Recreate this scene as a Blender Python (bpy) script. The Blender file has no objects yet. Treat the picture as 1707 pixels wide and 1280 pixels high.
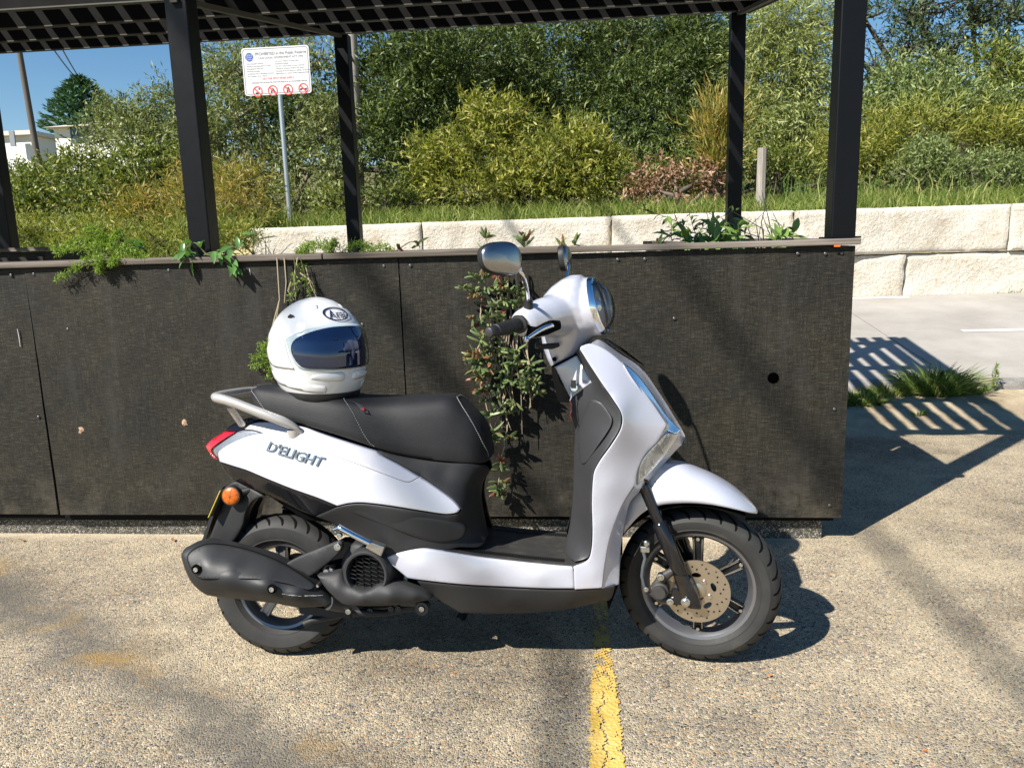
import bpy, bmesh, math, random
import numpy as np
from math import radians, sin, cos, tan, pi, sqrt, atan2, hypot
from mathutils import Vector, Matrix, geometry

scene = bpy.context.scene
C = scene.collection

# ------------------------------------------------------------------ camera
cam_data = bpy.data.cameras.new('camera')
cam_data.sensor_fit = 'HORIZONTAL'; cam_data.sensor_width = 36.0
cam_data.lens = 36.0 * 1282.0 / 1707.0
cam_data.clip_start = 0.05; cam_data.clip_end = 2000
cam = bpy.data.objects.new('camera', cam_data); C.objects.link(cam)
YAW, PITCH, ROLL, EYE = radians(5.5), radians(10.5), radians(1.7), 1.24
cam.matrix_world = (Matrix.Translation((0, 0, EYE)) @ Matrix.Rotation(YAW, 4, 'Z')
                    @ Matrix.Rotation(pi/2 - PITCH, 4, 'X') @ Matrix.Rotation(-ROLL, 4, 'Z'))
scene.camera = cam

# ------------------------------------------------------------------ daylight
SUN_DIR = Vector((0.868, 0.895, -1.196)).normalized()      # the way the light travels
world = bpy.data.worlds.new('World'); scene.world = world; world.use_nodes = True
wn = world.node_tree.nodes; wl = world.node_tree.links
bg = wn['Background']
sky = wn.new('ShaderNodeTexSky'); sky.sky_type = 'NISHITA'; sky.sun_disc = False
sky.sun_elevation = math.asin(-SUN_DIR.z)
sky.sun_rotation = atan2(-SUN_DIR.x, -SUN_DIR.y)
sky.altitude = 10; sky.air_density = 1.0; sky.dust_density = 0.0; sky.ozone_density = 1.5
hs_ = wn.new('ShaderNodeHueSaturation'); hs_.inputs['Saturation'].default_value = 1.28; hs_.inputs['Value'].default_value = 1.0
wl.new(sky.outputs[0], hs_.inputs['Color']); wl.new(hs_.outputs[0], bg.inputs[0]); bg.inputs[1].default_value = 0.062
sun_data = bpy.data.lights.new('sun', 'SUN'); sun_data.energy = 5.0; sun_data.angle = radians(0.53)
sun_data.color = (1.0, 0.95, 0.87)
sun = bpy.data.objects.new('sun', sun_data); C.objects.link(sun)
sun.rotation_euler = SUN_DIR.to_track_quat('-Z', 'Y').to_euler(); sun.location = (-6, -6, 9)
scene.view_settings.view_transform = 'Standard'; scene.view_settings.look = 'None'
scene.view_settings.exposure = 0.98; scene.view_settings.gamma = 1.0
scene.view_settings.use_curve_mapping = False
scene.cycles.max_bounces = 8; scene.cycles.transparent_max_bounces = 12

# ------------------------------------------------------------------ material helpers
def new_mat(name):
    m = bpy.data.materials.new(name); m.use_nodes = True
    nt = m.node_tree; return m, nt.nodes, nt.links, nt.nodes['Principled BSDF']
def setp(b, **k):
    al = dict(base='Base Color', rough='Roughness', metal='Metallic', spec='Specular IOR Level', coat='Coat Weight',
              coatr='Coat Roughness', trans='Transmission Weight', ior='IOR', sheen='Sheen Weight', tint='Specular Tint', alpha='Alpha')
    for a, v in k.items():
        if a in ('base', 'tint') and len(v) == 3: v = (*v, 1)
        b.inputs[al[a]].default_value = v
def simple(name, base, rough=0.5, metal=0.0, bump=None, **k):
    m, n, l, b = new_mat(name); setp(b, base=base, rough=rough, metal=metal, **k)
    if bump:
        s, d = bump
        tc = n.new('ShaderNodeTexCoord'); t = n.new('ShaderNodeTexNoise'); t.inputs['Scale'].default_value = s; t.inputs['Detail'].default_value = 4
        bp = n.new('ShaderNodeBump'); bp.inputs['Strength'].default_value = d; bp.inputs['Distance'].default_value = 0.002
        l.new(tc.outputs['Object'], t.inputs['Vector']); l.new(t.outputs[0], bp.inputs['Height']); l.new(bp.outputs[0], b.inputs['Normal'])
        rr = n.new('ShaderNodeMapRange'); rr.inputs['To Min'].default_value = rough*0.85; rr.inputs['To Max'].default_value = min(1, rough*1.2)
        t2 = n.new('ShaderNodeTexNoise'); t2.inputs['Scale'].default_value = s*0.06; t2.inputs['Detail'].default_value = 6
        l.new(tc.outputs['Object'], t2.inputs['Vector']); l.new(t2.outputs[0], rr.inputs[0]); l.new(rr.outputs[0], b.inputs['Roughness'])
    return m
class NB:
    """small node-building helper"""
    def __init__(s, name): s.m, s.n, s.l, s.b = new_mat(name); s.tc = s.n.new('ShaderNodeTexCoord')
    def co(s, scale=(1,1,1), which='Object', loc=(0,0,0), rot=(0,0,0)):
        mp = s.n.new('ShaderNodeMapping'); mp.inputs['Scale'].default_value = scale; mp.inputs['Location'].default_value = loc; mp.inputs['Rotation'].default_value = rot
        s.l.new(s.tc.outputs[which], mp.inputs[0]); return mp.outputs[0]
    def noise(s, vec, scale, detail=4, rough=0.5, dist=0.0):
        t = s.n.new('ShaderNodeTexNoise'); s.l.new(vec, t.inputs['Vector'])
        t.inputs['Scale'].default_value = scale; t.inputs['Detail'].default_value = detail; t.inputs['Roughness'].default_value = rough; t.inputs['Distortion'].default_value = dist
        return t.outputs[0]
    def voro(s, vec, scale, feature='F1', out=0, rand=1.0):
        t = s.n.new('ShaderNodeTexVoronoi'); t.feature = feature; s.l.new(vec, t.inputs['Vector']); t.inputs['Scale'].default_value = scale
        t.inputs['Randomness'].default_value = rand
        return t.outputs[out]
    def ramp(s, fac, stops, interp='LINEAR'):
        r = s.n.new('ShaderNodeValToRGB'); cr = r.color_ramp; cr.interpolation = interp
        while len(cr.elements) < len(stops): cr.elements.new(0.5)
        for e, (p, c) in zip(cr.elements, stops):
            e.position = p; e.color = (c, c, c, 1) if not hasattr(c, '__len__') else (*c, 1)
        s.l.new(fac, r.inputs[0]); return r.outputs[0]
    def mix(s, fac, a, b, mode='MIX'):
        x = s.n.new('ShaderNodeMix'); x.data_type = 'RGBA'; x.blend_type = mode
        for k, v in ((0, fac), (6, a), (7, b)):
            if hasattr(v, 'is_output'): s.l.new(v, x.inputs[k])
            elif k == 0: x.inputs[0].default_value = v
            else: x.inputs[k].default_value = (*v, 1) if len(v) == 3 else v
        return x.outputs[2]
    def math(s, op, a, b=0.0, clamp=False):
        x = s.n.new('ShaderNodeMath'); x.operation = op; x.use_clamp = clamp
        for k, v in ((0, a), (1, b)):
            if hasattr(v, 'is_output'): s.l.new(v, x.inputs[k])
            else: x.inputs[k].default_value = v
        return x.outputs[0]
    def bump(s, h, strength=0.5, dist=0.01):
        b = s.n.new('ShaderNodeBump'); b.inputs['Strength'].default_value = strength; b.inputs['Distance'].default_value = dist
        s.l.new(h, b.inputs['Height']); s.l.new(b.outputs[0], s.b.inputs['Normal'])
    def base(s, c): s.l.new(c, s.b.inputs['Base Color'])
    def sep(s, vec):
        x = s.n.new('ShaderNodeSeparateXYZ'); s.l.new(vec, x.inputs[0]); return x.outputs

# ------------------------------------------------------------------ mesh helpers
def mesh(name, verts, faces, smooth=False, sharp=None):
    me = bpy.data.meshes.new(name); me.from_pydata([tuple(v) for v in verts], [], faces); me.update()
    if smooth:
        me.polygons.foreach_set('use_smooth', [True]*len(me.polygons))
        if sharp: me.set_sharp_from_angle(angle=radians(sharp))
    return me
def obj(name, me, mat=None, parent=None, loc=None, rot=None, scale=None):
    o = bpy.data.objects.new(name, me); C.objects.link(o)
    if mat is not None and me is not None and not me.materials: me.materials.append(mat)
    if parent is not None: o.parent = parent
    if loc is not None: o.location = loc
    if rot is not None: o.rotation_euler = rot
    if scale is not None: o.scale = scale
    return o
def thing(name, label, cat, loc=(0,0,0), rot=(0,0,0), group=None):
    o = bpy.data.objects.new(name, None); C.objects.link(o); o.location = loc; o.rotation_euler = rot
    o.empty_display_size = 0.1
    return tag(o, label, cat, group)
def tag(o, label=None, cat=None, group=None, kind=None):
    if label: o['label'] = label
    if cat: o['category'] = cat
    if group: o['group'] = group
    if kind: o['kind'] = kind
    return o
class MB:
    """collects geometry for one mesh"""
    def __init__(s): s.v = []; s.f = []
    def add(s, v, f):
        o = len(s.v); s.v += [tuple(p) for p in v]; s.f += [tuple(i+o for i in q) for q in f]; return s
    def box(s, lo, hi, M=None):
        x0,y0,z0 = lo; x1,y1,z1 = hi
        v = [(x0,y0,z0),(x1,y0,z0),(x1,y1,z0),(x0,y1,z0),(x0,y0,z1),(x1,y0,z1),(x1,y1,z1),(x0,y1,z1)]
        if M is not None: v = [M @ Vector(p) for p in v]
        return s.add(v, [(0,3,2,1),(4,5,6,7),(0,1,5,4),(1,2,6,5),(2,3,7,6),(3,0,4,7)])
    def tube(s, pts, r, n=12, cap=True, ry=None, upv=(0,0,1)):
        pts = [Vector(p) for p in pts]; m = len(pts)
        rs = r if hasattr(r, '__len__') else [r]*m
        rys = ry if hasattr(ry, '__len__') else ([ry]*m if ry else rs)
        v = []; f = []; prev = None
        for i, p in enumerate(pts):
            t = (pts[min(i+1, m-1)] - pts[max(i-1, 0)]).normalized()
            if prev is None:
                u = Vector(upv); 
                if abs(t.dot(u)) > 0.95: u = Vector((1,0,0))
                a = (u - t*t.dot(u)).normalized()
            else: a = (prev - t*t.dot(prev)).normalized()
            prev = a; b = t.cross(a)
            for k in range(n):
                q = 2*pi*k/n; v.append(p + a*(cos(q)*rs[i]) + b*(sin(q)*rys[i]))
        for i in range(m-1):
            for k in range(n):
                f.append((i*n+k, i*n+(k+1)%n, (i+1)*n+(k+1)%n, (i+1)*n+k))
        if cap: f.append(tuple(range(n-1, -1, -1))); f.append(tuple((m-1)*n+k for k in range(n)))
        return s.add(v, f)
    def lathe(s, prof, n=48, origin=(0,0,0), axis='Y', closed=False, M=None):
        """prof: (radius, along axis)"""
        v = []; f = []; m = len(prof); o = Vector(origin)
        for k in range(n):
            q = 2*pi*k/n
            for r, a in prof:
                if axis == 'Y': p = Vector((r*cos(q), a, r*sin(q)))
                elif axis == 'Z': p = Vector((r*cos(q), r*sin(q), a))
                else: p = Vector((a, r*cos(q), r*sin(q)))
                if M is not None: p = M @ p
                v.append(o + p)
        for k in range(n):
            for i in range(m if closed else m-1):
                j = (i+1) % m; k2 = (k+1) % n
                f.append((k*m+i, k*m+j, k2*m+j, k2*m+i))
        return s.add(v, f)
    def loft(s, secs, closed=True, cap=True):
        n = len(secs[0]); v = [p for q in secs for p in q]; f = []
        for i in range(len(secs)-1):
            for k in range(n if closed else n-1):
                k2 = (k+1) % n
                f.append((i*n+k, i*n+k2, (i+1)*n+k2, (i+1)*n+k))
        if cap and closed: f.append(tuple(range(n-1, -1, -1))); f.append(tuple((len(secs)-1)*n+k for k in range(n)))
        return s.add(v, f)
    def mesh(s, name='m', smooth=True, sharp=40, fix=True):
        me = mesh(name, s.v, s.f)
        if fix:
            bm = bmesh.new(); bm.from_mesh(me); bmesh.ops.remove_doubles(bm, verts=bm.verts, dist=1e-6)
            bmesh.ops.recalc_face_normals(bm, faces=bm.faces); bm.to_mesh(me); bm.free()
        if smooth:
            me.polygons.foreach_set('use_smooth', [True]*len(me.polygons))
            if sharp: me.set_sharp_from_angle(angle=radians(sharp))
        return me
def bevel(o, w, seg=2, ang=35):
    b = o.modifiers.new('bevel', 'BEVEL'); b.width = w; b.segments = seg; b.limit_method = 'ANGLE'; b.angle_limit = radians(ang); return o
def subsurf(o, lv=1):
    b = o.modifiers.new('subdivision', 'SUBSURF'); b.levels = lv; b.render_levels = lv; return o
def text_mesh(body, size, extrude=0.0, align='CENTER', bevel_d=0.0, shear=0.0, space=1.0):
    cu = bpy.data.curves.new('txt', 'FONT'); cu.body = body; cu.size = size; cu.extrude = extrude; cu.align_x = align; cu.align_y = 'CENTER'
    cu.bevel_depth = bevel_d; cu.shear = shear; cu.space_character = space; cu.resolution_u = 3
    o = bpy.data.objects.new('txt', cu); C.objects.link(o)
    dg = bpy.context.evaluated_depsgraph_get(); dg.update()
    me = bpy.data.meshes.new_from_object(o.evaluated_get(dg)); bpy.data.objects.remove(o); bpy.data.curves.remove(cu)
    me.materials.clear(); return me


# ================================================================== setting
rng = np.random.default_rng(7)
# ---- materials of the setting
def m_asphalt():
    s = NB('chip_seal'); v = s.co()
    vx = s.noise(s.co((1,1,1)), 30, 3)
    vv = s.n.new('ShaderNodeVectorMath'); vv.operation = 'ADD'; sc = s.n.new('ShaderNodeVectorMath'); sc.operation = 'SCALE'; sc.inputs['Scale'].default_value = 0.009
    nz = s.n.new('ShaderNodeTexNoise'); nz.inputs['Scale'].default_value = 45; s.l.new(v, nz.inputs['Vector']); s.l.new(nz.outputs['Color'], sc.inputs[0])
    s.l.new(v, vv.inputs[0]); s.l.new(sc.outputs[0], vv.inputs[1]); w = vv.outputs[0]
    cell = s.voro(w, 140, 'F1', 1)               # colour of each stone
    edge = s.voro(w, 140, 'DISTANCE_TO_EDGE', 0)
    cs = s.sep(cell)
    stone = s.ramp(cs[0], [(0.0, (.05,.051,.055)), (.18, (.12,.117,.112)), (.4, (.24,.21,.165)), (.6, (.36,.31,.225)), (.76, (.19,.182,.165)), (.92, (.44,.26,.12)), (1.0, (.60,.54,.43))])
    sand = s.ramp(s.noise(v, 260, 3), [(.3, (.43,.35,.225)), (.7, (.66,.55,.375))])
    big = s.noise(v, 1.1, 5, .6); mid = s.noise(v, 7, 4, .6)
    cover = s.math('ADD', s.math('MULTIPLY', big, .75), s.math('MULTIPLY', mid, .45))
    thr = s.ramp(cover, [(.40, .015), (.56, .075), (.74, .20)])      # how far the sandy binder fills the joints
    fill = s.math('LESS_THAN', s.math('ADD', edge, s.math('MULTIPLY', s.math('SUBTRACT', cs[1], .5), -.06)), thr)
    col = s.mix(fill, stone, sand)
    # bitumen-dark worn patches and dusty patches
    dark = s.ramp(s.noise(s.co((1,1.5,1), loc=(3.1,0.4,0)), .9, 6, .62), [(.34, .56), (.5, .93), (.72, 1.05)])
    col = s.mix(1.0, col, dark, 'MULTIPLY')
    # a darker band with a yellow stain in it, crossing the near left corner
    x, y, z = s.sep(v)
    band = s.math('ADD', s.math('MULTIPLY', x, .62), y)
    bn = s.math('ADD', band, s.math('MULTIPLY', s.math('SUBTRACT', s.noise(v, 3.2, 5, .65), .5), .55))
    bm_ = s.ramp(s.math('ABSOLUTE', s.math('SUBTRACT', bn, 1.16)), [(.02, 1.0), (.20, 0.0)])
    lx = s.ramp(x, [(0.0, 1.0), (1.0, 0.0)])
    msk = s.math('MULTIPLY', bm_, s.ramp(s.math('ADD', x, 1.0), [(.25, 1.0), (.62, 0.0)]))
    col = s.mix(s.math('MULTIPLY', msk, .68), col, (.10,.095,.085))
    yl = s.ramp(s.noise(s.co(loc=(9,2,0)), 3.1, 5, .7), [(.52, 0.0), (.66, .45)])
    col = s.mix(s.math('MULTIPLY', msk, yl), col, (.46,.27,.05))
    drift = s.math('MULTIPLY', s.ramp(s.math('ADD', y, s.math('MULTIPLY', s.noise(s.co(loc=(4,0,0)), 6, 5, .65), .22)), [(.0, 0.0), (1.0, 0.0)]), 0.0)
    dy_ = s.math('ADD', s.math('ABSOLUTE', s.math('SUBTRACT', y, 3.09)), s.math('MULTIPLY', s.noise(s.co((1,2,1), loc=(4,0,0)), 5, 6, .7), .16))
    dy_ = s.math('ADD', dy_, s.ramp(x, [(.86, 0.0), (1.0, 1.0)]))
    col = s.mix(s.ramp(dy_, [(.07, .85), (.16, 0.0)]), col, (.60,.50,.36))
    s.base(col)
    h = s.ramp(edge, [(0, 0.0), (.10, .7), (.3, 1.0)])
    h2 = s.math('ADD', s.math('MULTIPLY', h, s.math('ADD', .35, cs[2])), s.math('MULTIPLY', s.noise(v, 300, 2), .25))
    s.bump(h2, .7, .006)
    setp(s.b, rough=.88, spec=.25); return s.m
def m_panel():
    s = NB('black_mesh_board'); v = s.co()
    a = s.noise(s.co((22, 22, 330)), 1.0, 4, .7)
    b = s.noise(s.co((300, 300, 16)), 1.0, 3, .7)
    cc = s.noise(v, 2.6, 6, .62); fine = s.noise(v, 420, 2, .6)
    t = s.math('ADD', s.math('MULTIPLY', a, .46), s.math('MULTIPLY', b, .22))
    t = s.math('ADD', t, s.math('MULTIPLY', fine, .32))
    col = s.ramp(t, [(.36, (.0035,.0033,.0026)), (.46, (.0105,.0098,.0076)), (.54, (.025,.0235,.0183)), (.66, (.085,.079,.063))])
    tint = s.ramp(cc, [(.33, (.72,.74,.78)), (.5, (1.0,.97,.9)), (.68, (1.35,1.24,1.05))])
    col = s.mix(1.0, col, tint, 'MULTIPLY')
    x, y, z = s.sep(v)
    run = s.ramp(s.noise(s.co((7, 7, .5), loc=(2, 0, 0)), 1.0, 5, .6), [(.54, 0.0), (.72, .35)])
    col = s.mix(run, col, (.05,.048,.043))
    splash = s.math('MULTIPLY', s.ramp(z, [(.10, 1.0), (.42, 0.0)]), s.ramp(s.noise(v, 9, 6, .7), [(.46, 0.0), (.70, .32)]))
    col = s.mix(splash, col, (.16,.135,.10))
    s.base(col); s.bump(t, .55, .003); setp(s.b, rough=.7, spec=.25); return s.m
def m_timber(name, c0, c1, c2, axis=0):
    s = NB(name); sc = [9, 9, 9]; sc[axis] = .6
    sc2 = [140, 140, 140]; sc2[axis] = 3
    a = s.noise(s.co(tuple(sc)), 1.0, 5, .6, .4); b = s.noise(s.co(tuple(sc2)), 1.0, 4, .7)
    t = s.math('ADD', s.math('MULTIPLY', a, .55), s.math('MULTIPLY', b, .45))
    s.base(s.ramp(t, [(.35, c0), (.5, c1), (.66, c2)])); s.bump(b, .5, .003); setp(s.b, rough=.8, spec=.2); return s.m
def m_stone():
    s = NB('split_sandstone'); v = s.co(which='Object')
    a = s.noise(v, 3.5, 6, .6); b = s.noise(v, 26, 6, .65, .3); cst = s.noise(v, 90, 4, .6)
    col = s.ramp(s.math('ADD', s.math('MULTIPLY', a, .6), s.math('MULTIPLY', b, .4)), [(.34, (.44,.37,.28)), (.44, (.55,.50,.415)), (.56, (.62,.58,.50)), (.7, (.66,.62,.55))])
    s.base(col); s.bump(s.math('ADD', b, s.math('MULTIPLY', cst, .4)), .8, .03); setp(s.b, rough=.92, spec=.15); return s.m
def m_concrete(name, c0, c1, bscale=120, bd=.25):
    s = NB(name); v = s.co()
    a = s.noise(v, 1.6, 7, .62); b = s.noise(v, bscale, 3, .6)
    t = s.math('ADD', s.math('MULTIPLY', a, .7), s.math('MULTIPLY', b, .3))
    s.base(s.ramp(t, [(.36, c0), (.64, c1)])); s.bump(b, bd, .003); setp(s.b, rough=.9, spec=.2); return s.m
def m_soil(name, stops, sc=3.0):
    s = NB(name); v = s.co()
    a = s.noise(v, sc, 7, .65); b = s.noise(v, 90, 4, .7)
    t = s.math('ADD', s.math('MULTIPLY', a, .6), s.math('MULTIPLY', b, .4))
    s.base(s.ramp(t, stops)); s.bump(b, .6, .01); setp(s.b, rough=.95, spec=.1); return s.m
def m_plinth():
    s = NB('pebble_concrete'); v = s.co()
    cell = s.sep(s.voro(v, 130, 'F1', 1)); e = s.voro(v, 130, 'DISTANCE_TO_EDGE', 0)
    col = s.ramp(cell[0], [(0, (.05,.048,.04)), (.5, (.15,.14,.115)), (1, (.36,.33,.27))])
    col = s.mix(s.math('LESS_THAN', e, .10), col, (.035,.033,.028)); s.base(col); s.bump(e, .8, .006); setp(s.b, rough=.9); return s.m
M = {}
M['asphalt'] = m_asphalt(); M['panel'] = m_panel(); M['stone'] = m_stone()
M['cap'] = m_timber('weathered_hardwood', (.055,.045,.036), (.12,.10,.082), (.24,.21,.178))
M['greywood'] = m_timber('grey_timber', (.16,.14,.12), (.30,.27,.235), (.44,.40,.36), 2)
M['batten'] = m_timber('dark_batten', (.010,.009,.008), (.016,.0145,.013), (.03,.027,.024), 1)
M['path'] = m_concrete('pale_concrete', (.27,.25,.222), (.375,.352,.318))
M['kerb'] = m_concrete('kerb_concrete', (.13,.125,.115), (.34,.32,.29), 60, .6)
M['plinth'] = m_plinth()
M['sandsoil'] = m_soil('sandy_soil', [(.32, (.17,.13,.085)), (.46, (.32,.255,.168)), (.62, (.45,.375,.26))])
M['grasssoil'] = m_soil('grassy_soil', [(.35, (.05,.055,.02)), (.5, (.12,.115,.045)), (.65, (.21,.18,.09))])
M['steel'] = simple('black_powder_coat', (.003,.0036,.0048), .42, 0, (700, .15), spec=.18)
M['joist'] = simple('dark_steel_joist', (.0045,.0045,.0042), .75, 0, (300, .2), spec=.12)
M['joistflange'] = simple('olive_joist_flange', (.05,.048,.034), .7)
M['whitepaint'] = simple('white_line_paint', (.58,.57,.54), .75, 0, (90, .4))
M['darkhole'] = simple('dark_hole', (.0008,.0008,.0008), 1.0, spec=0.0)
M['screw'] = simple('screw_head', (.10,.10,.10), .45, .7)
M['soil'] = simple('potting_soil', (.025,.018,.012), .95, 0, (60, .8))
M['galv'] = simple('galvanised_steel', (.40,.44,.46), .42, .75, (160, .2))
M['cable'] = simple('black_cable', (.015,.015,.016), .6)

# ---- ground sheets
def grid_sheet(name, xs, ys, zf, mat, label=None):
    v = [(x, y, zf(x, y)) for y in ys for x in xs]; n = len(xs)
    f = [(j*n+i, j*n+i+1, (j+1)*n+i+1, (j+1)*n+i) for j in range(len(ys)-1) for i in range(n-1)]
    o = obj(name, mesh(name, v, f, True), mat); o['kind'] = 'structure'; return o
def hash2(x, y, s=1.0):
    return (sin(x*12.9898*s + y*4.1414) + sin(x*5.233 - y*9.177*s + 1.3) + sin(x*1.71*s + y*2.33 + .7))/3
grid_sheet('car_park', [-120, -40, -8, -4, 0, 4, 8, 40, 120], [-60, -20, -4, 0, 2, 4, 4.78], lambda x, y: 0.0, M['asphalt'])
KERB_Y = 5.80
def verge_z(x, y):
    t = min(1, max(0, (y-4.70)/(KERB_Y-4.70))); return -0.012 + t*0.085 + .010*hash2(x*3, y*3) + .006*hash2(x*9, y*8)
grid_sheet('verge', list(np.linspace(-30, 1.0, 40)) + list(np.linspace(1.05, 8, 150)) + [10, 14, 20, 40], list(np.linspace(4.70, KERB_Y+.03, 26)), verge_z, M['sandsoil'])
PATH_Y0, PATH_Y1 = 5.90, 9.06
def path_z(x, y): return .145 + (y-PATH_Y0)*(.535-.145)/(PATH_Y1-PATH_Y0)
# kerb with a chipped upper edge
kb = MB(); secs = []
for x in np.concatenate([np.linspace(-30, 1, 20), np.linspace(1.1, 7, 90), np.linspace(7.3, 40, 12)]):
    d = .010*hash2(x*7, 3.3) + .006*hash2(x*23, 1.1)
    secs.append([(x, KERB_Y+d, -.03), (x, KERB_Y+.004+d*1.3, .10), (x, KERB_Y+.022+d, .128), (x, PATH_Y0+.02, .146), (x, PATH_Y0+.02, -.03)])
kb.loft(secs)
tag(obj('kerb', kb.mesh('kerb', True, 50), M['kerb']), kind='structure')
# path in bays with narrow joints
xs = [-30, -20, -14, -9.6, -6.2, -3.2, -.2, 2.72, 5.72, 8.7, 14, 24, 40]
for i in range(len(xs)-1):
    a, b = xs[i]+.006, xs[i+1]-.006
    v = [(x, y, path_z(x, y)) for y in (PATH_Y0+.0, PATH_Y1) for x in (a, b)]; v += [(p[0], p[1], p[2]-.08) for p in v]
    tag(obj('path_slab', mesh('path_slab', v, [(0,1,3,2),(0,4,5,1),(1,5,7,3),(3,7,6,2),(2,6,4,0)]), M['path']), kind='structure')
grid_sheet('path_base', [-30, 40], [PATH_Y0, PATH_Y1+.3], lambda x, y: path_z(x, y)-.05, M['kerb'])
# painted lines on the path
def strip(name, x0, x1, yc, w, mat):
    v = []; f = []
    n = max(2, int((x1-x0)/.15)); 
    for i in range(n+1):
        x = x0+(x1-x0)*i/n; e = .006*hash2(x*11, yc*5)
        for sgn in (-1, 1): v.append((x, yc+sgn*w/2+e*sgn, path_z(x, yc+sgn*w/2)+.004))
    f = [(2*i, 2*i+2, 2*i+3, 2*i+1) for i in range(n)]
    return tag(obj(name, mesh(name, v, f), mat), kind='structure')
strip('path_edge_line', -6, 3.55, 8.83, .08, M['whitepaint'])
strip('path_centre_line', 3.42, 5.4, 7.30, .08, M['whitepaint'])

# worn yellow bay line on the car park
def m_yellow():
    s = NB('worn_yellow_paint'); v = s.co()
    n1 = s.noise(v, 55, 5, .7); n2 = s.noise(v, 9, 5, .6)
    x, y, z = s.sep(v)
    c1 = s.mix(s.ramp(n2, [(.4, 0.0), (.65, 1.0)]), (.46,.30,.06), (.60,.43,.13))
    c1 = s.mix(s.ramp(n1, [(.58, 0.0), (.66, .55)]), c1, (.42,.35,.23))
    s.base(c1); s.bump(s.math('ADD', n1, s.voro(v, 110, 'F1', 0)), .6, .004); setp(s.b, rough=.8, spec=.2); return s.m
M['yellow'] = m_yellow()
def yellow_line():
    """ragged strip of paint with flaked gaps, broken up where it has worn away"""
    me_v = []; me_f = []; r2 = random.Random(3)
    nx, y0, y1 = 26, 1.0, 2.55
    ny = 420
    def edge(y, k):
        c_ = .042 + .002*(y-1.6); w = .036 + .006*min(1, max(0, (2.0-y)/.4)) - .012*min(1, max(0, (y-1.98)/.2))
        return c_ + k*w + .006*hash2(y*31, k*3) + .004*hash2(y*83, k*5)
    def worn(x, y):
        t = hash2(x*60, y*44)*.5 + hash2(x*130+2, y*120)*.35 + hash2(x*17+4, y*9)*.5
        lim = .62
        if y > 1.86: lim = .55 - (y-1.86)*1.1
        if 2.08 < y < 2.2: lim -= .3
        return t > lim
    def crack(y): return .040 + .016*hash2(y*6.5, 1.0) + .006*hash2(y*29, 2.0)
    for j in range(ny):
        ya, yb = y0+(y1-y0)*j/ny, y0+(y1-y0)*(j+1)/ny
        xl, xr = edge((ya+yb)/2, -1), edge((ya+yb)/2, 1)
        for i in range(nx):
            a, b = xl+(xr-xl)*i/nx, xl+(xr-xl)*(i+1)/nx
            xm, ym = (a+b)/2, (ya+yb)/2
            if worn(xm, ym) or (ym < 1.96 and abs(xm-crack(ym)) < .0022): continue
            o = len(me_v); me_v += [(a, ya, .004), (b, ya, .004), (b, yb, .004), (a, yb, .004)]; me_f.append((o, o+1, o+2, o+3))
    tag(obj('bay_line', mesh('bay_line', me_v, me_f), M['yellow']), kind='structure')
yellow_line()

# ---- terrain behind: rising sandy bank with grass
WALL_Y = 9.0; WALL_TOP = 1.475; WALL_X0 = -3.98
def bank_z(x, y):
    top = WALL_TOP - .02 + max(0, y-9.4)*.055 + max(0, y-14)*.05 + .05*hash2(x*.7, y*.6)
    if x < WALL_X0:
        k = min(1, (WALL_X0-x)/.8)
        low = path_z(x, y)+.15 if y < 9 else path_z(x, 9)+.15
        ramp_ = max(0, min(1, (y-6.3)/3.0)); sl = low+(top-low)*ramp_
        return top*(1-k)+sl*k if y > 9.35 else sl
    return top
bxs = sorted(set(list(np.linspace(-60, -10, 20)) + list(np.linspace(-10, 14, 70)) + list(np.linspace(14, 70, 16)) + [WALL_X0-.02, WALL_X0+.02]))
bys = list(np.linspace(9.36, 16, 30)) + list(np.linspace(17, 40, 12)) + [60, 100, 200]
grid_sheet('bank', bxs, bys, bank_z, M['grasssoil'])
grid_sheet('left_slope', list(np.linspace(-60, -10, 16)) + list(np.linspace(-9.6, WALL_X0-.03, 30)), list(np.linspace(6.2, 9.5, 18)), bank_z, M['grasssoil'])

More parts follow.
